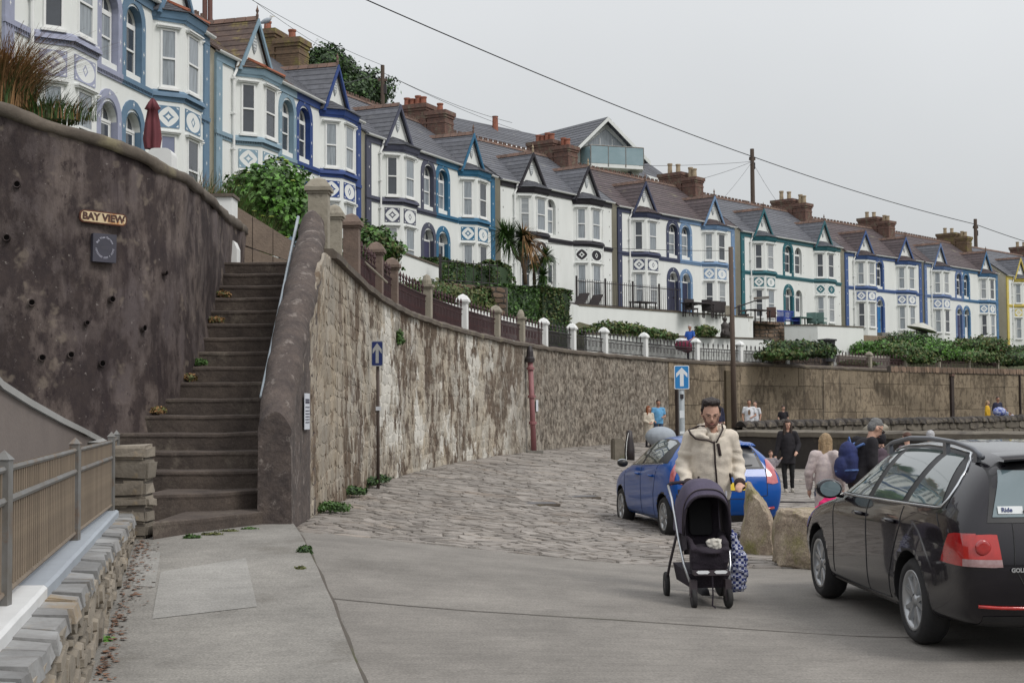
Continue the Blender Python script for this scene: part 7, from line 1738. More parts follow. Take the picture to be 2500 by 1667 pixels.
text_mesh('Ride', .042, bluedk, Matrix.Translation(p + Vector((.003, 0, 0))) @ Matrix.Rotation(rad(90), 4, 'Z') @ Matrix.Rotation(rad(72), 4, 'X') @ Matrix.Translation((-.06, 0, .002)), st_, 'sticker_lettering', ext=.0005, bold=.001)
obj('rear_wiper', MB().tube([sk.rear(0, .97, .02), sk.rear(-.2, 1.0, .02), sk.rear(-.42, 1.02, .02)], .009, 6), btrim, est)
obj('exhaust_tip', MB().tube([(4.30, .45, .22), (4.47, .45, .22)], .03, 12), chrome, est)
obj('rear_spoiler', MB().grid([[Vector((x, y, z - .02 * (y / .55) ** 2)) for y in frange(-.52, .52, .1)] for x, z in ((4.12, 1.425), (4.25, 1.41), (4.36, 1.385), (4.35, 1.37), (4.2, 1.375))]), bk, est, smooth=True)
obj('roof_aerial', MB().tube([(3.95, 0, 1.43), (4.1, 0, 1.55)], .006, 5), btrim, est)
ws_lo = [(-.60, 1.02), (0, 1.02), (.60, 1.02)]
wsP = []
for t in frange(0, 1, .1):
    row = []
    for u in frange(-1, 1, .1):
        x = lerp(1.50, 2.03, t); y = u * lerp(.62, .52, t); h = bvh.ray_cast(Vector((x, y, 3)), Vector((0, 0, -1))); row.append(h[0] + h[1] * .005 if h[0] else Vector((x, y, 1.2)))
    wsP.append(row)
obj('windscreen', MB().grid(wsP), glassm, est, smooth=True)
for sg in (1, -1): sk.patch('headlamp', ([(.22, .60), (.3, .59), (.52, .62)], [(.26, .68), (.36, .70), (.62, .72)]), clr, .006, n=8, m=4, sgn=sg)

# blue hatchback ----------------------------------------------------------
bp_ = pm('blue_car_paint', (.003, .072, .32), (.004, .078, .35), 2, .3, spec=.15, coat=.55)
hb = thing('blue_hatchback', 'bright blue small hatchback parked on the cobbles behind the man with the pushchair', 'car')
# front axle .80, rear axle 3.29, length 3.95
ST2 = [
 sec(.10, .22, .55, .62, .45, .52, .50, .46, zsh=.56), sec(.14, .20, .60, .72, .62, .70, .66, .58, zsh=.62), sec(.34, .19, .72, .82, .76, .82, .79, .66, zsh=.74),
 sec(.66, .19, .86, .94, .82, .85, .82, .66, zsh=.86), sec(.98, .18, .92, 1.02, .83, .855, .83, .64, zsh=.92), sec(1.22, .18, .94, 1.13, .83, .86, .83, .62, zsh=.945),
 sec(1.55, .18, .955, 1.32, .83, .86, .83, .60, zsh=.965), sec(1.95, .18, .98, 1.455, .83, .86, .835, .575, zsh=.99), sec(2.4, .18, 1.01, 1.485, .83, .86, .84, .565, zsh=1.025),
 sec(2.85, .18, 1.05, 1.465, .83, .865, .845, .555, zsh=1.06), sec(3.25, .19, 1.08, 1.415, .82, .865, .84, .54, zsh=1.08), sec(3.52, .21, 1.09, 1.355, .80, .85, .79, .51, zsh=1.06, dx=(0, .02, .05, .04, .02, 0, 0, 0)),
 sec(3.70, .23, 1.04, 1.27, .76, .82, .70, .48, dx=(-.02, .03, .12, .10, .05, -.05, -.06, -.06), zsh=1.0), sec(3.76, .26, .98, 1.20, .64, .70, .61, .44, dx=(-.06, .02, .14, .11, .04, -.10, -.10, -.10), zsh=.95)]
body, bvh = car_body('body', ST2, [bp_, btrim], hb, [(.80, .30, .345, .58), (3.29, .30, .345, .58)])
fr_, rr2 = PY(1517, 1263, 23.4), PY(1618, 1302, 21.0)
d_ = orient(hb, (fr_.x, 23.4), (rr2.x, 21.0), 0); nrm = Vector((-d_.y, d_.x, 0)); rp_ = Vector((rr2.x, 21.0, 0)) - d_ * 3.29 + nrm * .85
gz1 = zg(rr2.x + .7, 21.0); gz2 = zg(fr_.x + .7, 23.4); hb.location = (rp_.x, rp_.y, (gz1 + gz2) / 2)
for x in (.80, 3.29):
    for s in (1, -1): wheel(hb, (x, s * .755, .30), .30, .19, .20, 7, s)
sk = Skin(bvh, hb)
WU = [(1.30, 1.12), (1.6, 1.27), (1.95, 1.37), (2.4, 1.41), (2.85, 1.395), (3.15, 1.34)]
bel = lambda x: .985 + (x - 1.2) * .045
for sg in (1, -1):
    lo = [(x, bel(x)) for x in frange(1.12, 3.36, .1)]; hi = [(1.12, 1.0)] + [(x, wupper(x) + .018) for x in frange(1.36, 3.16, .1)] + [(3.34, 1.17)]; sk.patch('window_band', (lo, hi), btrim, .003, n=26, m=8, sgn=sg)
win(1.22, 2.02, .30, .06, 'front_side_window'); win(2.14, 2.95, .06, .10, 'rear_side_window')
for sg in (1, -1):
    sk.line('chrome_strip', [(x, bel(x) - .004) for x in frange(1.15, 3.2, .1)], .006, chrome, .004, sgn=sg)
    for seam in ([(1.08, .93), (1.10, .6), (1.06, .30)], [(2.08, 1.0), (2.10, .6), (2.06, .27)], [(3.0, 1.05), (2.92, .84), (2.82, .62), (2.76, .28)], [(1.06, .275), (2.0, .262), (2.76, .275)]): sk.line('panel_seam', seam, .004, rimd, .0005, sgn=sg)
    for hx in (1.92, 2.72):
        p = sk.side(hx, .875, 0, sg); obj('door_handle', MB().tube([p + Vector((-.10, .005 * sg, 0)), p + Vector((-.08, .033 * sg, .004)), p + Vector((.07, .033 * sg, .004)), p + Vector((.09, .005 * sg, 0))], .017, 8), bp_, hb, smooth=True)
    sk.patch('tail_lamp', ([(3.64, .80), (3.7, .78), (3.76, .80)], [(3.55, 1.12), (3.60, 1.13), (3.66, 1.11)]), pm('tail_lamp_pink', (.55, .16, .17), (.42, .08, .09), 14, .12, coat=1.), .007, n=8, m=8, sgn=sg)
    sk.line('reflector_surround', [(3.30 + .0, .0 + .46), (3.75, .46)], .003, btrim, .0, sgn=sg)
    lo = [(.56 * sg, .80), (.66 * sg, .78), (.74 * sg, .80)]; hi = [(.60 * sg, 1.13), (.66 * sg, 1.13), (.70 * sg, 1.10)]; l_ = sk.patch('tail_lamp', (lo, hi), MATS['tail_lamp_pink'], .009, kind='rear', n=6, m=8)
    sk.line('bumper_reflector', [(.45 * sg, .42), (.60 * sg, .43), (.68 * sg, .44)], .022, redl, .004, kind='rear')
    m_ = obj('wing_mirror', MB().lathe([(.0001, -.08), (.065, -.065), (.09, -.02), (.09, .03), (.08, .055)], 14, M4=Matrix.Translation((1.36, .95 * sg, 1.02)) @ Matrix.Rotation(rad(90), 4, 'Y') @ Matrix.Diagonal((.68, .95, .9, 1))), btrim, hb, smooth=True)
    obj('mirror_cap', MB().lathe([(.0001, -.085), (.067, -.07), (.092, -.022)], 14, M4=Matrix.Translation((1.36, .95 * sg, 1.04)) @ Matrix.Rotation(rad(90), 4, 'Y') @ Matrix.Diagonal((.55, .92, .9, 1))), chrome, m_, smooth=True)
rear_patch('rear_window_surround', -.56, .56, 1.0, 1.31, btrim, .004, inset_top=.10); rear_patch('rear_window', -.50, .50, 1.02, 1.22, pm('hatch_glass', (.045, .05, .06), (.03, .035, .045), 1, .35, spec=.5), .008, inset_top=.06)
yel = MATS['plate_yellow']; rear_patch('number_plate', -.26, .26, .70, .81, yel, .014, m=2)
p = sk.rear(.17, .755, .02); text_mesh('FR', .10, ink, Matrix.Translation(p + Vector((.004, 0, 0))) @ Matrix.Rotation(rad(90), 4, 'Z') @ Matrix.Rotation(rad(90), 4, 'X') @ Matrix.Rotation(0, 4, 'Z'), hb, 'plate_lettering', ext=.001, bold=.003)
for seam in ([(-.55, .62), (-.2, .58), (.2, .58), (.55, .62)], [(.56, .62), (.57, 1.0)], [(-.56, .62), (-.57, 1.0)]): sk.line('panel_seam', seam, .005, rimd, .001, kind='rear')
obj('rear_spoiler', MB().grid([[Vector((x, y, z - .02 * (y / .5) ** 2)) for y in frange(-.48, .48, .1)] for x, z in ((3.35, 1.40), (3.5, 1.385), (3.62, 1.355), (3.6, 1.34), (3.45, 1.34))]), bp_, hb, smooth=True)
obj('rear_wiper', MB().tube([sk.rear(0, 1.0, .02), sk.rear(.2, 1.04, .02), sk.rear(.38, 1.05, .02)], .008, 6), btrim, hb)
rear_patch('bumper_lower', -.66, .66, .24, .34, btrim, .004)
wsP = []
for t in frange(0, 1, .1):
    row = []
    for u in frange(-1, 1, .1):
        x = lerp(1.18, 1.82, t); y = u * lerp(.60, .50, t); h = bvh.ray_cast(Vector((x, y, 3)), Vector((0, 0, -1))); row.append(h[0] + h[1] * .005 if h[0] else Vector((x, y, 1.2)))
    wsP.append(row)
obj('windscreen', MB().grid(wsP), glassm, hb, smooth=True)
# pale roof of a third car glimpsed beyond the blue one is part of a silver buggy hood carried by the couple (see people)
# ------------------------------------------------------------------ people
def capsule(mb, p0, p1, r0, r1, n=12, flat=None):
    p0, p1 = Vector(p0), Vector(p1); d = p1 - p0; L_ = max(d.length, 1e-4); q = d.normalized().to_track_quat('Z', 'X').to_matrix().to_4x4()
    prof = [(max(1e-4, r0 * math.cos(a)), r0 * math.sin(a)) for a in (-1.57, -1.1, -.55, 0)] + [(max(1e-4, r1 * math.cos(a)), L_ + r1 * math.sin(a)) for a in (0, .55, 1.1, 1.57)]
    M4 = Matrix.Translation(p0) @ q
    if flat: M4 = Matrix.Translation(p0) @ Matrix.Diagonal((flat[0], flat[1], 1, 1)) @ q
    return mb.lathe(prof, n, M4=M4)
def ell(mb, c, r, M4=None, n=14):
    prof = [(max(1e-4, math.cos(a)), math.sin(a)) for a in [-1.57 + 3.14 * k / 10 for k in range(11)]]
    m = Matrix.Translation(c) @ Matrix.Diagonal((*r, 1)); return mb.lathe(prof, n, M4=(M4 @ m) if M4 else m)
def cone(mb, rings, n=20):      # rings of (cx,cy,z,rx,ry)
    vs = [(cx + rx * math.cos(6.28318 * k / n), cy + ry * math.sin(6.28318 * k / n), z) for cx, cy, z, rx, ry in rings for k in range(n)]
    fs = [(i * n + k, i * n + (k + 1) % n, (i + 1) * n + (k + 1) % n, (i + 1) * n + k) for i in range(len(rings) - 1) for k in range(n)] + [tuple(range(n)), tuple((len(rings) - 1) * n + k for k in range(n))]
    return mb.add(vs, fs)
def fuse(name, mb, mat, parent, vox=.015, smooth=6, wob=0.0, wsc=9.0, seed=0.0):
    """one continuous surface from overlapping volumes"""
    o = bpy.data.objects.new('tmp', mb.mesh('tmp', mat)); m = o.modifiers.new('r', 'REMESH'); m.mode = 'VOXEL'; m.voxel_size = vox; m.use_smooth_shade = True
    s = o.modifiers.new('s', 'SMOOTH'); s.factor = .5; s.iterations = smooth
    me = eval_mesh(o); bpy.data.objects.remove(o); me.materials.clear(); me.materials.append(mat)
    if wob:
        for v in me.vertices: q = v.co; v.co = q + v.normal * wob * (noise.noise(Vector((q.x * wsc, q.y * wsc, q.z * wsc * 1.7 + seed))) + .5 * noise.noise(Vector((q.x * wsc * 2.3, q.y * wsc * 2.3, q.z * wsc * 3 + seed))))
    me.polygons.foreach_set('use_smooth', [True] * len(me.polygons)); return link(name, me, parent)
def cloth(nm, c, c2=None, sc=12, r=.9, **k): return pm('cloth_' + nm, c, c2 or tuple(v * .78 for v in c), sc, r, .25, 60, **k)
skin_m = pm('skin', (.56, .34, .255), (.48, .28, .205), 9, .55); skin2 = pm('skin_tanned', (.42, .23, .155), (.34, .17, .115), 9, .55)
def hair_m(nm, c): return pm('hair_' + nm, c, tuple(v * .45 for v in c), 30, .6, .5, 90, stretch=(2, 2, .4))
J0 = dict(pel=(0, 0, .95), ch=(0, 0, 1.28), nk=(0, .01, 1.50), hd=(0, -.015, 1.665), sL=(-.185, .01, 1.43), sR=(.185, .01, 1.43), eL=(-.25, .03, 1.15), eR=(.25, .03, 1.15), wL=(-.25, -.06, .90), wR=(.25, -.06, .90),
          hL=(-.09, 0, .92), hR=(.09, 0, .92), kL=(-.10, -.02, .50), kR=(.10, -.02, .50), aL=(-.10, .02, .09), aR=(.10, .02, .09))
def person(label, x, y, rot, H, pose=None, top=('tee', None), legs=('trousers', None), shoes=None, hair=('short', None), skin=None, vox=.02, detail=False, z=None, head=(0, 0), extra=None, w=1.0, hem=.86, part_top='top', group=None, gz=None):
    s = H / 1.78; J = dict(J0); J.update(pose or {}); J = {k: Vector(v) for k, v in J.items()}
    for k in ('sL', 'sR', 'hL', 'hR'): J[k].x *= w
    zz = zg(x, y) if z is None else z; t = thing('person', label, 'person', (x, y, zz), rot, group); t.scale = (s, s, s)
    HM = Matrix.Translation(J['hd']) @ Matrix.Rotation(head[1], 4, 'Z') @ Matrix.Rotation(head[0], 4, 'X')
    sk_ = skin or skin_m; shoes = shoes or cloth('dark_shoe', (.03, .03, .035))
    b = MB()
    ell(b, (0, .008, .015), (.078, .097, .108), HM); ell(b, (0, -.022, -.05), (.06, .068, .068), HM); ell(b, (0, -.045, -.092), (.032, .035, .025), HM)
    b2 = MB().tube([(0, -.088, .022), (0, -.112, -.018), (0, -.098, -.03)], .012, 6, r1=.016); b.add([HM @ Vector(v) for v in b2.v], b2.f)
    for sx in (-1, 1): ell(b, (sx * .08, .012, -.01), (.012, .022, .034), HM); ell(b, (sx * .03, -.082, .026), (.022, .009, .008), HM)
    capsule(b, J['nk'] - Vector((0, 0, .05)), HM @ Vector((0, .01, -.06)), .058, .054)
    ell(b, J['ch'], (.155 * w, .10, .19)); ell(b, J['pel'] + Vector((0, 0, .03)), (.145 * w, .10, .15)); capsule(b, J['pel'], J['ch'], .12, .12, flat=(1, 1, 1)[:2])
    for S in 'LR':
        capsule(b, J['nk'] - Vector((0, 0, .04)), J['s' + S], .05, .05); capsule(b, J['s' + S], J['e' + S], .048, .038); capsule(b, J['e' + S], J['w' + S], .038, .026)
        wv, ev = J['w' + S], J['e' + S]; d = (wv - ev).normalized(); d = Vector(pose['h' + 'd' + S]) if pose and 'hd' + S in pose else d; d.normalize(); sd = 1 if S == 'R' else -1
        side = Vector((0, 1, 0)) if abs(d.y) < .7 else Vector((1, 0, 0)); side = (side - d * side.dot(d)).normalized(); up = d.cross(side)
        capsule(b, wv, wv + d * .075, .030, .036)
        for k in range(4):
            a = wv + d * .08 + side * (.027 - .018 * k); l_ = (.072, .08, .075, .058)[k]; m_ = a + d * l_ * .55 + up * .006 * sd; c_ = m_ + d * l_ * .38 + up * (.028 if not detail else .035) * -sd
            capsule(b, a, m_, .010, .0095, 8); capsule(b, m_, c_, .0095, .008, 8)
        capsule(b, wv + d * .025 + side * .025, wv + d * .07 + side * .052 + up * .01, .013, .010, 8)
        capsule(b, J['h' + S], J['k' + S], .082, .055); capsule(b, J['k' + S], J['a' + S], .052, .036); capsule(b, J['a' + S] - Vector((0, -.02, .04)), J['a' + S] + Vector((0, -.15, -.055)), .035, .028)
    fuse('body', b, sk_, t, vox, 4 if detail else 3)
    # clothes
    kind, tm = top[0], top[1]
    if tm:
        c = MB(); g = .018 if kind == 'tee' else .030
        ell(c, J['ch'] + Vector((0, 0, .0)), (.160 * w + g, .105 + g, .20)); capsule(c, J['pel'] + Vector((0, 0, .05)), J['ch'], .125 + g, .125 + g * .8)
        cone(c, [(J['pel'].x, J['pel'].y, hem, .165 * w + g, .12 + g), (J['pel'].x, J['pel'].y, max(hem + .1, 1.0), .158 * w + g, .115 + g), (J['ch'].x, J['ch'].y, J['ch'].z, .15 * w + g, .10 + g)])
        for S in 'LR':
            capsule(c, J['nk'] - Vector((0, 0, .055)), J['s' + S], .055 + g * .3, .056 + g * .7)
            if kind == 'tee': capsule(c, J['s' + S], J['s' + S].lerp(J['e' + S], .62), .062, .060)
            else:
                capsule(c, J['s' + S], J['e' + S], .056 + g * .8, .048 + g * .8); capsule(c, J['e' + S], J['e' + S].lerp(J['w' + S], .93), .046 + g * .8, .036 + g * .5)
        fuse(part_top, c, tm, t, vox, 4, wob=.006 if kind != 'tee' else .004, seed=x)
    if legs[1]:
        c = MB(); e = .45 if legs[0] == 'shorts' else .97
        cone(c, [(J['pel'].x, J['pel'].y, .86, .158 * w, .115), (J['pel'].x, J['pel'].y, 1.0, .155 * w, .112)])
        for S in 'LR':
            capsule(c, J['h' + S], J['k' + S], .095, .066)
            if legs[0] == 'trousers': capsule(c, J['k' + S], J['k' + S].lerp(J['a' + S], .92), .063, .052)
        fuse('trousers' if legs[0] != 'shorts' else 'shorts', c, legs[1], t, vox, 3, wob=.008, seed=y)
    c = MB()
    for S in 'LR':
        c = MB(); capsule(c, J['a' + S] - Vector((0, -.03, .03)), J['a' + S] + Vector((0, -.17, -.048)), .046, .038); c.box(tuple(J['a' + S] + Vector((-.04, -.2, -.088))), tuple(J['a' + S] + Vector((.04, .05, -.068)))); fuse('shoe', c, shoes, t, max(.012, vox * .8), 2)
    # hair
    st, hm = hair
    if hm:
        c = MB()
        if st == 'crop':
            ell(c, (0, .028, .052), (.083, .092, .086), HM); ell(c, (0, .045, .0), (.076, .074, .088), HM); ell(c, (0, -.018, .088), (.062, .048, .026), HM)
        elif st in ('short', 'long', 'bob'):
            ell(c, (0, .026, .040), (.087, .098, .094), HM); ell(c, (0, -.045, .085), (.06, .04, .026), HM)
        elif st == 'hood': ell(c, (0, .015, .01), (.105, .115, .135), HM)
        elif st == 'cap': ell(c, (0, .01, .055), (.088, .10, .075), HM)
        if st in ('long', 'bob'):
            ln = .12 if st == 'bob' else .38
            for a_, yy in ((-.07, .0), (.07, .0), (-.05, .06), (.05, .06), (0, .08)):
                p0 = HM @ Vector((a_, yy, .02)); capsule(c, p0, p0 + Vector((a_ * .35, .06 if yy > .03 else -.03 * (ln > .2), -ln)), .042, .03)
        fuse('hair' if st != 'hood' else 'hood', c, hm, t, max(.010, vox * .7), 2, wob=.006, wsc=30)
    # eyes and brows
    if st != 'hood':
        for sx in (-1, 1):
            e_ = MB(); ell(e_, (sx * .031, -.0885, .012), (.0085, .0045, .0036), HM); obj('eye', e_, pm('eye_dark', (.07, .05, .045)), t, smooth=True)
        lp = MB(); ell(lp, (0, -.100, -.062), (.024, .008, .007), HM); obj('lips', lp, pm('lips', (.36, .14, .12)), t, smooth=True)
    return t, J, HM
cw_ = cloth
skinny = dict(kL=(-.09, -.02, .5))
# the man pushing the pushchair
fleece = pm('cream_fleece', (.74, .67, .57), (.66, .59, .50), 40, .95, .6, 160, c3=(.62, .55, .46), scale3=14, thr=.60)
mx_, my_ = 1.845, 13.35
t, J, HM = person('man in a cream zip fleece with a black quiff pushing the pushchair', mx_, my_, rad(2), 1.83,
    dict(ch=(0, -.06, 1.27), nk=(0, -.11, 1.475), hd=(-.015, -.165, 1.625), sL=(-.17, -.05, 1.41), sR=(.17, -.05, 1.41), eL=(-.255, -.0, 1.15), eR=(.255, -.0, 1.15), wL=(-.235, -.24, .985), wR=(.225, -.24, .985), hdL=(.25, -.85, -.15), hdR=(-.25, -.85, -.15),
         kL=(-.10, -.10, .50), aL=(-.10, -.08, .09), kR=(.10, .02, .50), aR=(.10, .14, .10)), top=('none', None), legs=('trousers', cw_('charcoal', (.03, .03, .035))), hair=('none', None), vox=.010, detail=True, head=(rad(23), rad(-4)), w=1.05)
c = MB(); ch, pe = J['ch'], J['pel']
ell(c, ch, (.192, .145, .22)); cone(c, [(0, .0, .84, .175, .145), (0, .0, .90, .19, .155), (0, -.02, 1.05, .19, .152), (ch.x, ch.y, ch.z, .185, .138), (ch.x, ch.y - .02, 1.40, .17, .11)])
for S, sg in (('L', -1), ('R', 1)):
    capsule(c, J['nk'] - Vector((0, 0, .05)), J['s' + S], .068, .074); capsule(c, J['s' + S], J['e' + S], .076, .069); capsule(c, J['e' + S], J['e' + S].lerp(J['w' + S], .92), .069, .048)
jk = fuse('fleece_jacket', c, fleece, t, .012, 5, wob=.008, wsc=8)
for v in jk.data.vertices:      # sleeve rucks
    if abs(v.co.x) > .19 and v.co.z < 1.3: v.co += v.normal * .006 * math.sin(v.co.z * 75 + v.co.x * 20)
c = MB()    # stand collar, opened and folded to one side
cn_ = J['nk']
for k in range(16):
    a = rad(-65 + 310 * k / 15); r = .098; p = Vector((cn_.x + r * 1.05 * math.sin(a - rad(180)) * -1, cn_.y + .02 + r * .9 * math.cos(a), cn_.z - .03 + .02 * math.cos(a)))
    if abs(math.degrees(a) % 360 - 180) < 22: p.z -= .05
    capsule(c, p, p + Vector((p.x - cn_.x, p.y - cn_.y, 0)) * .12 + Vector((0, 0, .055)), .024, .022)
capsule(c, cn_ + Vector((-.08, -.09, -.01)), cn_ + Vector((-.19, -.04, -.015)), .028, .024); capsule(c, cn_ + Vector((-.10, -.11, -.05)), cn_ + Vector((-.19, -.05, -.03)), .026, .02); capsule(c, cn_ + Vector((-.06, -.115, -.07)), cn_ + Vector((-.17, -.08, -.05)), .022, .018)
fuse('collar', c, fleece, t, .009, 3, wob=.004)
jb = BVHTree.FromPolygons([v.co.copy() for v in jk.data.vertices], [tuple(p.vertices) for p in jk.data.polygons]); blkt = cw_('brown_black_binding', (.035, .022, .022))
def onj(x, z, o=.004): h = jb.ray_cast(Vector((x, -2, z)), Vector((0, 1, 0))); return (h[0] + h[1] * o) if h[0] else Vector((x, -.2, z))
def strip_on(name, pts, r, m=blkt):
    Q = [];
    for a, b in zip(pts, pts[1:]):
        n = max(1, int(math.hypot(b[0] - a[0], b[1] - a[1]) / .02)); Q += [(lerp(a[0], b[0], i / n), lerp(a[1], b[1], i / n)) for i in range(n)]
    Q.append(pts[-1]); return obj(name, MB().tube([onj(*q) for q in Q], r, 6), m, t, smooth=True)
strip_on('zip', [(.005, 1.375), (.012, 1.2), (.03, 1.0), (.038, .86)], .0085); strip_on('chest_pocket_zip', [(.040, 1.355), (.058, 1.245)], .015); strip_on('pocket_zip', [(-.125, 1.06), (-.14, .97)], .009); strip_on('pocket_zip', [(.155, 1.085), (.175, .99)], .009)
obj('collar_binding', MB().tube([cn_ + Vector(q) for q in ((-.04, .05, .035), (-.12, .0, .035), (-.215, -.04, .0), (-.205, -.075, -.03), (-.165, -.115, -.075), (-.12, -.135, -.085), (-.06, -.16, -.092), (-.0, -.165, -.115))], .0085, 6), blkt, t, smooth=True)
obj('collar_binding', MB().tube([cn_ + Vector(q) for q in ((.085, -.04, .055), (.088, -.09, .01), (.05, -.13, -.05), (.01, -.165, -.11))], .007, 6), blkt, t, smooth=True)
sht = MB(); ell(sht, cn_ + Vector((0, -.062, -.06)), (.045, .03, .03)); obj('shirt_collar', sht, cw_('pale_shirt', (.45, .45, .5)), t, smooth=True)
for S in 'LR':
    e_, w_ = J['e' + S], J['w' + S]; d = (w_ - e_).normalized(); obj('cuff', MB().tube([e_.lerp(w_, .86), w_ + d * .015], .052, 14), blkt, t, smooth=True)
hm = hair_m('quiff_black', (.035, .024, .022)); c = MB()
ell(c, (0, .034, .056), (.084, .092, .080), HM); 
for a_ in (-.05, -.025, 0, .025, .05): b_ = HM @ Vector((a_ * .95, -.042 - .01 * math.cos(a_ * 40), .108 + .02 * (a_ + .05))); capsule(c, HM @ Vector((a_, .02, .10)), b_ + Vector((0, .0, .012)), .036, .026)
for sx in (-1, 1): capsule(c, HM @ Vector((sx * .076, .0, .055)), HM @ Vector((sx * .078, -.005, -.005)), .018, .008)
fuse('hair', c, hm, t, .008, 2, wob=.008, wsc=38)
c = MB(); beard = pm('stubble_beard', (.12, .06, .045), (.20, .11, .08), 60, .8)
for a in range(-80, 81, 10): 
    q = rad(a); p0 = HM @ Vector((.063 * math.sin(q), -.022 - .062 * math.cos(q), -.078 + .05 * (abs(a) / 80) ** 2)); capsule(c, p0, p0 + Vector((0, 0, -.018 if abs(a) < 60 else .02)), .0125, .012, 8)
for sx in (-1, 1): capsule(c, HM @ Vector((sx * .004, -.103, -.047)), HM @ Vector((sx * .030, -.092, -.064)), .006, .006, 8)
capsule(c, HM @ Vector((0, -.098, -.082)), HM @ Vector((0, -.088, -.105)), .018, .016, 8)
fuse('beard', c, beard, t, .006, 2, wob=.003, wsc=60)
for sx in (-1, 1):
    obj('eyebrow', MB().tube([HM @ Vector((sx * .014, -.100, .027)), HM @ Vector((sx * .032, -.098, .033)), HM @ Vector((sx * .052, -.085, .027))], .0038, 6), hm, t, smooth=True)

# pushchair -----------------------------------------------------------
pc = thing('pushchair', 'dark pushchair with a plum grey hood and silver frame pushed by the man in cream', 'pushchair', (1.655, 12.62, zg(1.7, 12.6)), rad(4)); pc.scale = (.9, 1, 1)
plum = pm('plum_hood_fabric', (.085, .07, .115), (.06, .05, .085), 9, .75, .3, 80); dkfab = pm('dark_seat_fabric', (.018, .014, .022), (.028, .02, .03), 10, .9, .4, 60); plast = pm('charcoal_plastic', (.04, .032, .038), (.055, .04, .048), 6, .5); silv = pm('silver_tube', (.62, .64, .66), (.5, .52, .54), 6, .3, metal=.8)
def arcring(yy, zc, rx, rz, a0=0, a1=180, n=18, up=1): return [Vector((rx * math.cos(rad(a)), yy, zc + rz * math.sin(rad(a)))) for a in [a0 + (a1 - a0) * k / n for k in range(n + 1)]]
hood = []
for k in range(9):
    f = k / 8; ang = lerp(rad(-8), rad(105), f); row = []      # hood bows fan out from the hinge
    for q in range(19):
        a = rad(180 * q / 18); h_ = .43 * (math.sin(a) ** .62 if 0 < q < 18 else 0); x_ = .235 * math.cos(a) * (1 - .06 * math.sin(a)) ; row.append(Vector((x_, -.02 + h_ * -math.cos(ang) * .62, .66 + h_ * (math.sin(ang) * .92 + .02) + (0.0)))) 
    hood.append(row)
hd_ = []
for f, yy, zt, rx in ((0, -.30, .96, .225), (.15, -.28, 1.0, .235), (.4, -.16, 1.075, .24), (.65, 0, 1.085, .24), (.85, .14, 1.02, .235), (1, .2, .86, .225)):
    hd_.append([Vector((rx * (abs(math.cos(rad(a))) ** .75) * (1 if a < 90 else -1), yy + .04 * (1 - math.sin(rad(a))), .62 + (zt - .62) * (math.sin(rad(a)) ** .55 if 0 < a < 180 else 0))) for a in [180 * k / 20 for k in range(21)]])
obj('hood', MB().grid(hd_), plum, pc, smooth=True)
obj('hood_rim', MB().tube([p + Vector((0, -.012, -.012)) for p in hd_[0]], .013, 8), dkfab, pc, smooth=True)
obj('hood_seam', MB().tube([p * 1.0 + Vector((0, -.004, .006)) for p in hd_[1]], .006, 6), plast, pc, smooth=True)
sb = [[Vector((x * lerp(1, .9, t_), lerp(.16, -.02, t_) + .03 * (x / .2) ** 2 * -1, lerp(.98, .42, t_))) for x in frange(-.2, .2, .05)] for t_ in frange(0, 1, .1)]; obj('seat_back', MB().grid(sb), dkfab, pc, smooth=True)
for sg in (-1, 1): obj('seat_side', MB().grid([[Vector((.21 * sg, lerp(.16, -.02, t_), lerp(.95, .42, t_))), Vector((.225 * sg, lerp(-.1, -.22, t_), lerp(.90, .47, t_))), Vector((.215 * sg, lerp(-.26, -.36, t_), lerp(.78, .50, t_)))] for t_ in frange(0, 1, .2)]), dkfab, pc, smooth=True)
obj('mesh_window', MB().prism(rrect(.22, .30, .04), lambda a, b: (a, -.005 + .19 * (b + .15), b + .74), lambda a, b: (a, -.015 + .19 * (b + .15), b + .74)), pm('mesh_black', (.008, .008, .01)), pc)
c = MB(); ell(c, (0, -.2, .47), (.2, .24, .05)); c.hexa([(-.17, -.36, .32), (.17, -.36, .32), (.18, -.3, .32), (-.18, -.3, .32)], [(-.19, -.40, .50), (.19, -.40, .50), (.19, -.3, .50), (-.19, -.3, .50)]); capsule(c, (-.18, -.12, .56), (-.15, -.36, .50), .04, .04); capsule(c, (.18, -.10, .58), (.14, -.34, .53), .045, .05); fuse('seat_cushion', c, dkfab, pc, .012, 3, wob=.01)
c = MB(); ell(c, (.07, -.30, .535), (.085, .06, .05)); ell(c, (.11, -.33, .52), (.06, .05, .055)); ell(c, (.03, -.29, .55), (.05, .04, .03)); fuse('muslin_cloth', c, pm('muslin', (.62, .60, .54), (.52, .49, .44), 12, .9), pc, .008, 2, wob=.014, wsc=22)
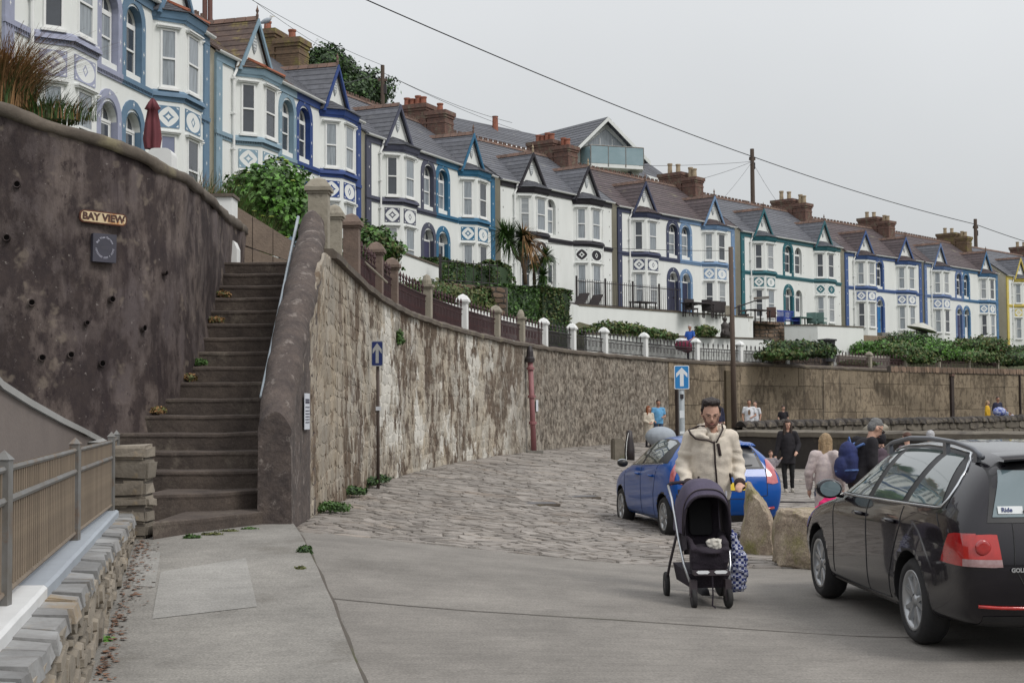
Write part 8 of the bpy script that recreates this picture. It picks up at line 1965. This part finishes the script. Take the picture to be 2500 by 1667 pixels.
for sg in (-1, 1):
    x = .235 * sg
    obj('frame_tube', MB().tube([(x, .42, 1.0), (x * 1.03, .22, .90), (x * 1.06, .0, .72), (x * 1.04, -.12, .55), (x * .96, -.25, .36), (x * .80, -.34, .22)], .013, 8), silv, pc, smooth=True)
    obj('rear_leg', MB().tube([(x * 1.04, -.05, .62), (x * 1.15, .20, .32), (x * 1.2, .32, .14)], .014, 8), plast, pc, smooth=True)
    for (cx, cy, r, nm) in ((.165 * sg, -.40, .085, 'front_wheel'), (.275 * sg, .36, .115, 'rear_wheel')):
        R = Matrix.Translation((cx, cy, r)) @ Matrix.Rotation(rad(6 if sg > 0 else -4), 4, 'Z') @ Matrix.Rotation(rad(90), 4, 'Y')
        wh = obj(nm, MB().lathe([(r * .6, -.02), (r * .9, -.024), (r, -.012), (r, .012), (r * .9, .024), (r * .6, .02)], 26, M4=R), tyre_m, pc, smooth=True); obj('wheel_hub', MB().lathe([(.0001, -.022), (r * .62, -.018), (r * .62, .018), (.0001, .022)], 18, M4=R), plast, wh)
    obj('front_fork', MB().box((.165 * sg - .03, -.42, .10), (.165 * sg + .03, -.34, .24)), plast, pc)
obj('handlebar', MB().tube([(-.235, .42, 1.0), (-.2, .46, 1.02), (0, .48, 1.03), (.2, .46, 1.02), (.235, .42, 1.0)], .016, 10), dkfab, pc, smooth=True)
obj('basket', MB().hexa([(-.17, -.30, .16), (.17, -.30, .16), (.19, .28, .17), (-.19, .28, .17)], [(-.2, -.34, .29), (.2, -.34, .29), (.22, .3, .32), (-.22, .3, .32)]), dkfab, pc)
fb = obj('footrest', MB().box((-.17, -.47, .285), (.17, -.36, .32)), plast, pc)
for a, b in ((-.155, -.025), (.015, .145)): obj('reflective_strip', MB().prism([(a, .0), (a + .02, .012), (b - .02, .012), (b, .0), (b - .02, -.016), (a + .02, -.016)], lambda x, z: (x, -.475, z + .315), lambda x, z: (x, -.470, z + .315)), pm('reflective_white', (.8, .82, .84), (.7, .72, .74), 3, .3), fb)
obj('dangling_strap', MB().tube([(0, -.46, .3), (.005, -.455, .12), (.0, -.45, .03), (.03, -.46, .012)], .008, 5), dkfab, pc)
# checked bag hanging by the right side
ck = bpy.data.materials.new('blue_white_check'); ck.use_nodes = True; nt = ck.node_tree; p_ = nt.nodes['Principled BSDF']; tc_ = nt.nodes.new('ShaderNodeTexCoord'); chk = nt.nodes.new('ShaderNodeTexChecker'); chk.inputs['Scale'].default_value = 40; chk.inputs[1].default_value = (.02, .03, .14, 1); chk.inputs[2].default_value = (.45, .47, .58, 1); nt.links.new(tc_.outputs['Object'], chk.inputs[0]); nt.links.new(chk.outputs[0], p_.inputs['Base Color']); p_.inputs['Roughness'].default_value = .9
c = MB(); cone(c, [(0, 0, 0.02, .06, .05), (0, 0, .15, .09, .075), (.01, 0, .32, .085, .07), (-.02, 0, .46, .05, .05), (-.05, 0, .58, .02, .02)]); bg = thing('checked_bag', 'blue and white checked cloth bag hanging beside the pushchair', 'bag', (2.0, 12.80, .07)); fuse('bag_body', c, ck, bg, .010, 3, wob=.02, wsc=14); obj('strap', MB().tube([(-.05, 0, .56), (-.10, -.02, .75), (-.09, 0, .92)], .010, 6), cw_('pale_shirt', (.45, .45, .5)), bg)

# people on the slip ----------------------------------------------------
def at(px, Y): p = PY(px, 1000, Y); return p.x, Y
navy = cw_('navy', (.022, .025, .055)); blk = cw_('black', (.014, .012, .016)); whiteT = cw_('white_tee', (.74, .76, .80)); cream = cw_('cream', (.55, .49, .40)); lblue = cw_('light_blue_tee', (.14, .38, .64)); jean = cw_('jeans', (.06, .08, .14)); lshoe = cw_('pale_shoe', (.40, .37, .33))
aub = hair_m('auburn', (.32, .10, .035)); dkh = hair_m('dark_brown', (.05, .03, .022)); blh = hair_m('blond', (.42, .29, .16)); gry = hair_m('grey', (.20, .20, .20)); whh = hair_m('white', (.58, .58, .60)); brh = hair_m('reddish_brown', (.12, .05, .03))
x, y = at(1583, 56); person('woman with very long auburn hair in a long cream cardigan by the rubble wall', x, y, rad(25), 1.62, dict(eL=(-.23, .0, 1.15), wL=(-.1, -.2, 1.05), eR=(.23, .0, 1.15), wR=(.06, -.22, 1.08)), ('long', cream), ('trousers', blk), blk, ('long', aub), hem=.50, head=(rad(5), rad(15)), part_top='cardigan')
x, y = at(1607, 57.2); person('bearded man in a light blue T-shirt behind the woman with auburn hair', x, y, rad(10), 1.86, dict(eR=(.27, .0, 1.14), wR=(.12, -.22, 1.12), eL=(-.26, .02, 1.14), wL=(-.2, -.16, .98)), ('tee', lblue), ('trousers', jean), None, ('crop', dkh), skin2, w=1.1, head=(rad(12), 0))
x, y = at(1753, 57); person('fair haired woman in a navy jacket in front of the pilaster beside the wooden pole', x, y, rad(12), 1.62, None, ('long', navy), ('trousers', cw_('pink_trousers', (.42, .25, .26))), None, ('bob', blh), hem=.88, z=.42, part_top='jacket')
x, y = at(1829, 60.3); mt_, J, HM = person('dark bearded man in a white T-shirt with a brown printed picture', x, y, rad(-8), 1.78, dict(eL=(-.28, .02, 1.13), wL=(-.26, -.12, .92), eR=(.27, 0, 1.13), wR=(.10, -.2, 1.05)), ('tee', whiteT), ('trousers', jean), None, ('crop', dkh), skin2, w=1.12, z=.33)
obj('printed_picture', MB().prism([(-.05, -.11), (.04, -.12), (.055, .0), (.03, .11), (-.03, .1), (-.055, .02)], lambda a, b: (a, -.150, b + 1.26), lambda a, b: (a, -.146, b + 1.26)), pm('brown_print', (.28, .17, .08), (.10, .09, .10), 30, .8), mt_)
x, y = at(1844, 61.2); person('man in a plain white T-shirt half hidden behind the man with the printed T-shirt', x, y, rad(-40), 1.72, None, ('tee', whiteT), ('trousers', jean), None, ('crop', dkh), z=.33)
x, y = at(1912, 61.0); person('youth in a black T-shirt looking down behind the black coping stones', x, y, rad(5), 1.52, dict(wL=(-.2, -.15, .95), wR=(.2, -.15, .95)), ('tee', blk), ('trousers', jean), None, ('crop', dkh), z=.33, head=(rad(18), 0))
x, y = at(1922, 33.2); woman_b = person('woman with long dark hair in a black coat holding a child by the hand', x, y, rad(-6), 1.69, dict(eR=(.26, .02, 1.16), wR=(.19, -.16, 1.0), eL=(-.24, .0, 1.14), wL=(-.30, -.06, .90), aL=(-.07, -.04, .09), aR=(.10, .10, .10), kR=(.09, .0, .5)), ('long', blk), ('trousers', cw_('black_trousers', (.010, .010, .012))), lshoe, ('long', dkh), hem=.70, vox=.014, head=(rad(14), rad(8)), part_top='coat', w=.92)[0]
x, y = at(1880, 32.6); person('small child in a checked jacket holding the hand of the woman in black', x, y, rad(5), .98, dict(eR=(.24, .02, 1.2), wR=(.40, -.02, 1.42), eL=(-.24, .02, 1.17), wL=(-.26, -.06, .93), hd=(0, -.015, 1.68)), ('long', cw_('checked_jacket', (.10, .09, .13), (.34, .31, .30), 26)), ('trousers', jean), None, ('short', brh), vox=.022, part_top='jacket', w=1.1)
plaid = cw_('pale_plaid', (.58, .50, .47), (.42, .36, .37), 14)
x, y = at(2012, 19.6); person('blond long haired woman in a pale plaid coat beside the man with the blue backpack', x, y, rad(165), 1.58, dict(ch=(0, -.05, 1.27), nk=(0, -.09, 1.48), hd=(0, -.13, 1.63)), ('long', plaid), ('trousers', jean), None, ('long', blh), hem=.35, vox=.014, head=(rad(18), rad(35)), part_top='coat', w=.84)
pk_ = PY(2016, 1235, 18.9); o = thing('pink_bag', 'bright pink cloth bag held low beside the plaid coat', 'bag', (pk_.x, pk_.y, pk_.z - .10)); c = MB(); cone(c, [(0, 0, -.04, .24, .08), (.02, 0, .03, .22, .08), (.06, 0, .2, .09, .05), (.09, 0, .32, .03, .02)]); fuse('bag_body', c, cw_('bright_pink', (.72, .02, .16)), o, .012, 3, wob=.02)
x, y = at(2092, 19.0); bp_man, J, HM = person('grey haired man in dark glasses and a black jacket with a blue backpack, head bowed', x, y, rad(105), 1.80, dict(ch=(0, -.10, 1.27), nk=(0, -.19, 1.46), hd=(0, -.27, 1.585), sL=(-.185, -.10, 1.41), sR=(.185, -.10, 1.41), eL=(-.24, -.08, 1.12), eR=(.24, -.08, 1.12), wL=(-.2, -.28, .95), wR=(.2, -.28, .95)), ('long', blk), ('trousers', cw_('charcoal', (.03, .03, .035))), None, ('crop', gry), vox=.012, head=(rad(38), 0), w=1.12, part_top='jacket')
gl_ = MB()
for sx in (-1, 1): gl_.box((sx * .055 - .028, -.102, -.004), (sx * .055 - .028 + .056 * 1, -.094, .028)); gl_.tube([(sx * .082, -.09, .018), (sx * .084, .02, .012)], .005, 4)
gl_.v = [tuple(HM @ Vector(v)) for v in gl_.v]; obj('dark_glasses', gl_, M['iron'], bp_man)
def backpack(par, c0, sc, m1, m2, label=None):
    c = MB(); ell(c, (0, 0, 0), (.155 * sc, .10 * sc, .24 * sc)); ell(c, (0, .0, -.10 * sc), (.15 * sc, .11 * sc, .14 * sc)); ell(c, (0, .0, .10 * sc), (.135 * sc, .10 * sc, .13 * sc)); ell(c, (0, .09 * sc, -.06 * sc), (.11 * sc, .07 * sc, .13 * sc))
    w_ = par.location; R = Matrix.Rotation(par.rotation_euler.z, 4, 'Z'); p = w_ + R @ (Vector(c0) * par.scale.x)
    t = thing('backpack', label, 'backpack', p, par.rotation_euler.z); o = fuse('bag_body', c, m1, t, .014, 3, wob=.008, wsc=9)
    for sx in (-1, 1): obj('shoulder_strap', MB().tube([(sx * .09, -.06, .19), (sx * .12, -.16, .24), (sx * .14, -.29, .16), (sx * .13, -.33, -.02)], .02, 6), m2, t, smooth=True); obj('side_strap', MB().tube([(sx * .15 * sc, -.05, -.1), (sx * .17 * sc, .05, -.1), (0, .16 * sc, -.12)], .012, 5), m2, t)
    obj('grab_loop', MB().tube([(-.04, -.02, .22 * sc), (0, -.02, .28 * sc), (.04, -.02, .22 * sc)], .01, 5), m2, t); return t
bluebp = cw_('blue_backpack', (.028, .04, .15), (.015, .02, .06), 5); backpack(bp_man, (0, .14, 1.15), 1.18, bluebp, cw_('blue_strap', (.10, .18, .42)), 'blue backpack on the back of the man with bowed head')
x, y = at(2150, 25.0); hm_, J, HM = person('person in a black hood seen from behind carrying a grey purple rucksack', x, y, rad(170), 1.50, None, ('long', blk), ('trousers', blk), None, ('hood', blk), vox=.016)
backpack(hm_, (0, .16, 1.22), .95, cw_('grey_purple_pack', (.10, .07, .09)), blk, 'grey purple rucksack on the hooded person')
x, y = at(2213, 26.0); person('person with thick reddish brown hair showing above the roof rail of the black car', x, y, rad(-150), 1.49, None, ('long', cw_('dusky_purple', (.12, .08, .10))), ('trousers', blk), None, ('short', brh), vox=.016)
x, y = at(2270, 24.0); person('white haired man in a white collar showing above the roof of the black car', x, y, rad(170), 1.55, None, ('tee', whiteT), ('trousers', jean), None, ('crop', whh), skin2, vox=.016)
x, y = at(2411, 71.2); person('person in a bright yellow jacket at the far right behind the coping', x, y, rad(60), 1.62, None, ('long', cw_('yellow_jacket', (.70, .42, .03))), ('trousers', blk), None, ('bob', blh), z=.45, hem=.86, part_top='jacket')
x, y = at(2436, 71.8); person('man in a dark jacket just right of the yellow jacket', x, y, rad(20), 1.80, dict(wR=(.1, -.22, 1.0)), ('long', navy), ('trousers', blk), None, ('crop', dkh), skin2, z=.45, head=(rad(10), 0), part_top='jacket')
x, y = at(2455, 71.0); b1, J, HM = person('child in a pale blue top beside a blue and white bag, far right', x, y, rad(-70), 1.25, None, ('tee', cw_('pale_blue_top', (.42, .50, .66))), ('trousers', jean), None, ('crop', dkh), z=.45)
x, y = at(2440, 70.6); o = thing('blue_white_bag', 'blue and white patterned bag resting on the far right coping', 'bag', (x, y, 1.28)); c = MB(); ell(c, (0, 0, .22), (.34, .2, .24)); fuse('bag_body', c, pm('blue_white_pattern', (.55, .60, .72), (.03, .06, .34), 7, .8, detail=1), o, .03, 2, wob=.02)
x, y = at(2476, 70.6); person('brown haired child leaning forward over the coping, furthest right', x, y, rad(-80), 1.12, dict(ch=(0, -.16, 1.2), nk=(0, -.3, 1.34), hd=(0, -.4, 1.42), sL=(-.185, -.24, 1.3), sR=(.185, -.24, 1.3), eL=(-.22, -.35, 1.1), eR=(.22, -.35, 1.1), wL=(-.2, -.5, 1.0), wR=(.2, -.5, 1.0)), ('tee', cw_('pale_lilac', (.5, .48, .58))), ('trousers', jean), None, ('crop', brh), z=.50)
# grey buggy hood beside the couple
x, y = at(1612, 50); o = thing('grey_buggy', 'pale grey round hooded buggy showing over the roof of the blue car', 'buggy', (x, y, zg(x, y))); gf = pm('grey_hood', (.34, .38, .42), (.28, .31, .35), 5, .8); c = MB(); ell(c, (0, 0, .75), (.55, .4, .36)); fuse('hood', c, gf, o, .03, 3)
obj('frame', MB().tube([(-.3, 0, .1), (.2, 0, .7), (.55, .1, 1.0)], .02, 6).tube([(.3, 0, .1), (-.2, 0, .7)], .02, 6), M['iron'], o)
for sx in (-.3, .3): obj('wheel', MB().lathe([(.09, -.02), (.13, -.02), (.13, .02), (.09, .02)], 16, M4=Matrix.Translation((sx, 0, .13)) @ Matrix.Rotation(rad(90), 4, 'X')), tyre_m, o)
# man in blue carrying a maroon bundle along the upper path
p = PY(1685, 860, 67.3); mb_, J, HM = person('man in a bright blue T-shirt carrying a big maroon bundle on the upper path', p.x, p.y, rad(-35), 1.76, dict(eL=(-.24, -.05, 1.15), wL=(-.18, -.30, 1.05), eR=(.24, -.05, 1.15), wR=(.18, -.30, 1.05), aR=(.1, .2, .1), kR=(.1, .05, .5)), ('tee', cw_('bright_blue_tee', (.03, .12, .50))), ('trousers', cw_('dark_navy_trousers', (.02, .022, .05))), None, ('crop', whh), skin2, z=3.95, head=(rad(15), 0))
x, y = PY(1668, 860, 66.9).xy; o = thing('maroon_bundle', 'big maroon and white bundle in the arms of the man in blue', 'bundle', (x, y, 4.55)); c = MB(); ell(c, (0, 0, .18), (.42, .26, .26)); ell(c, (.18, 0, .02), (.25, .2, .2)); fuse('bundle_body', c, cw_('maroon', (.17, .02, .05)), o, .03, 2, wob=.03); c = MB(); ell(c, (-.08, 0, .42), (.30, .2, .09)); fuse('white_liner', c, whiteT, o, .025, 2, wob=.03)

bpy.data.scenes.remove(TSC)
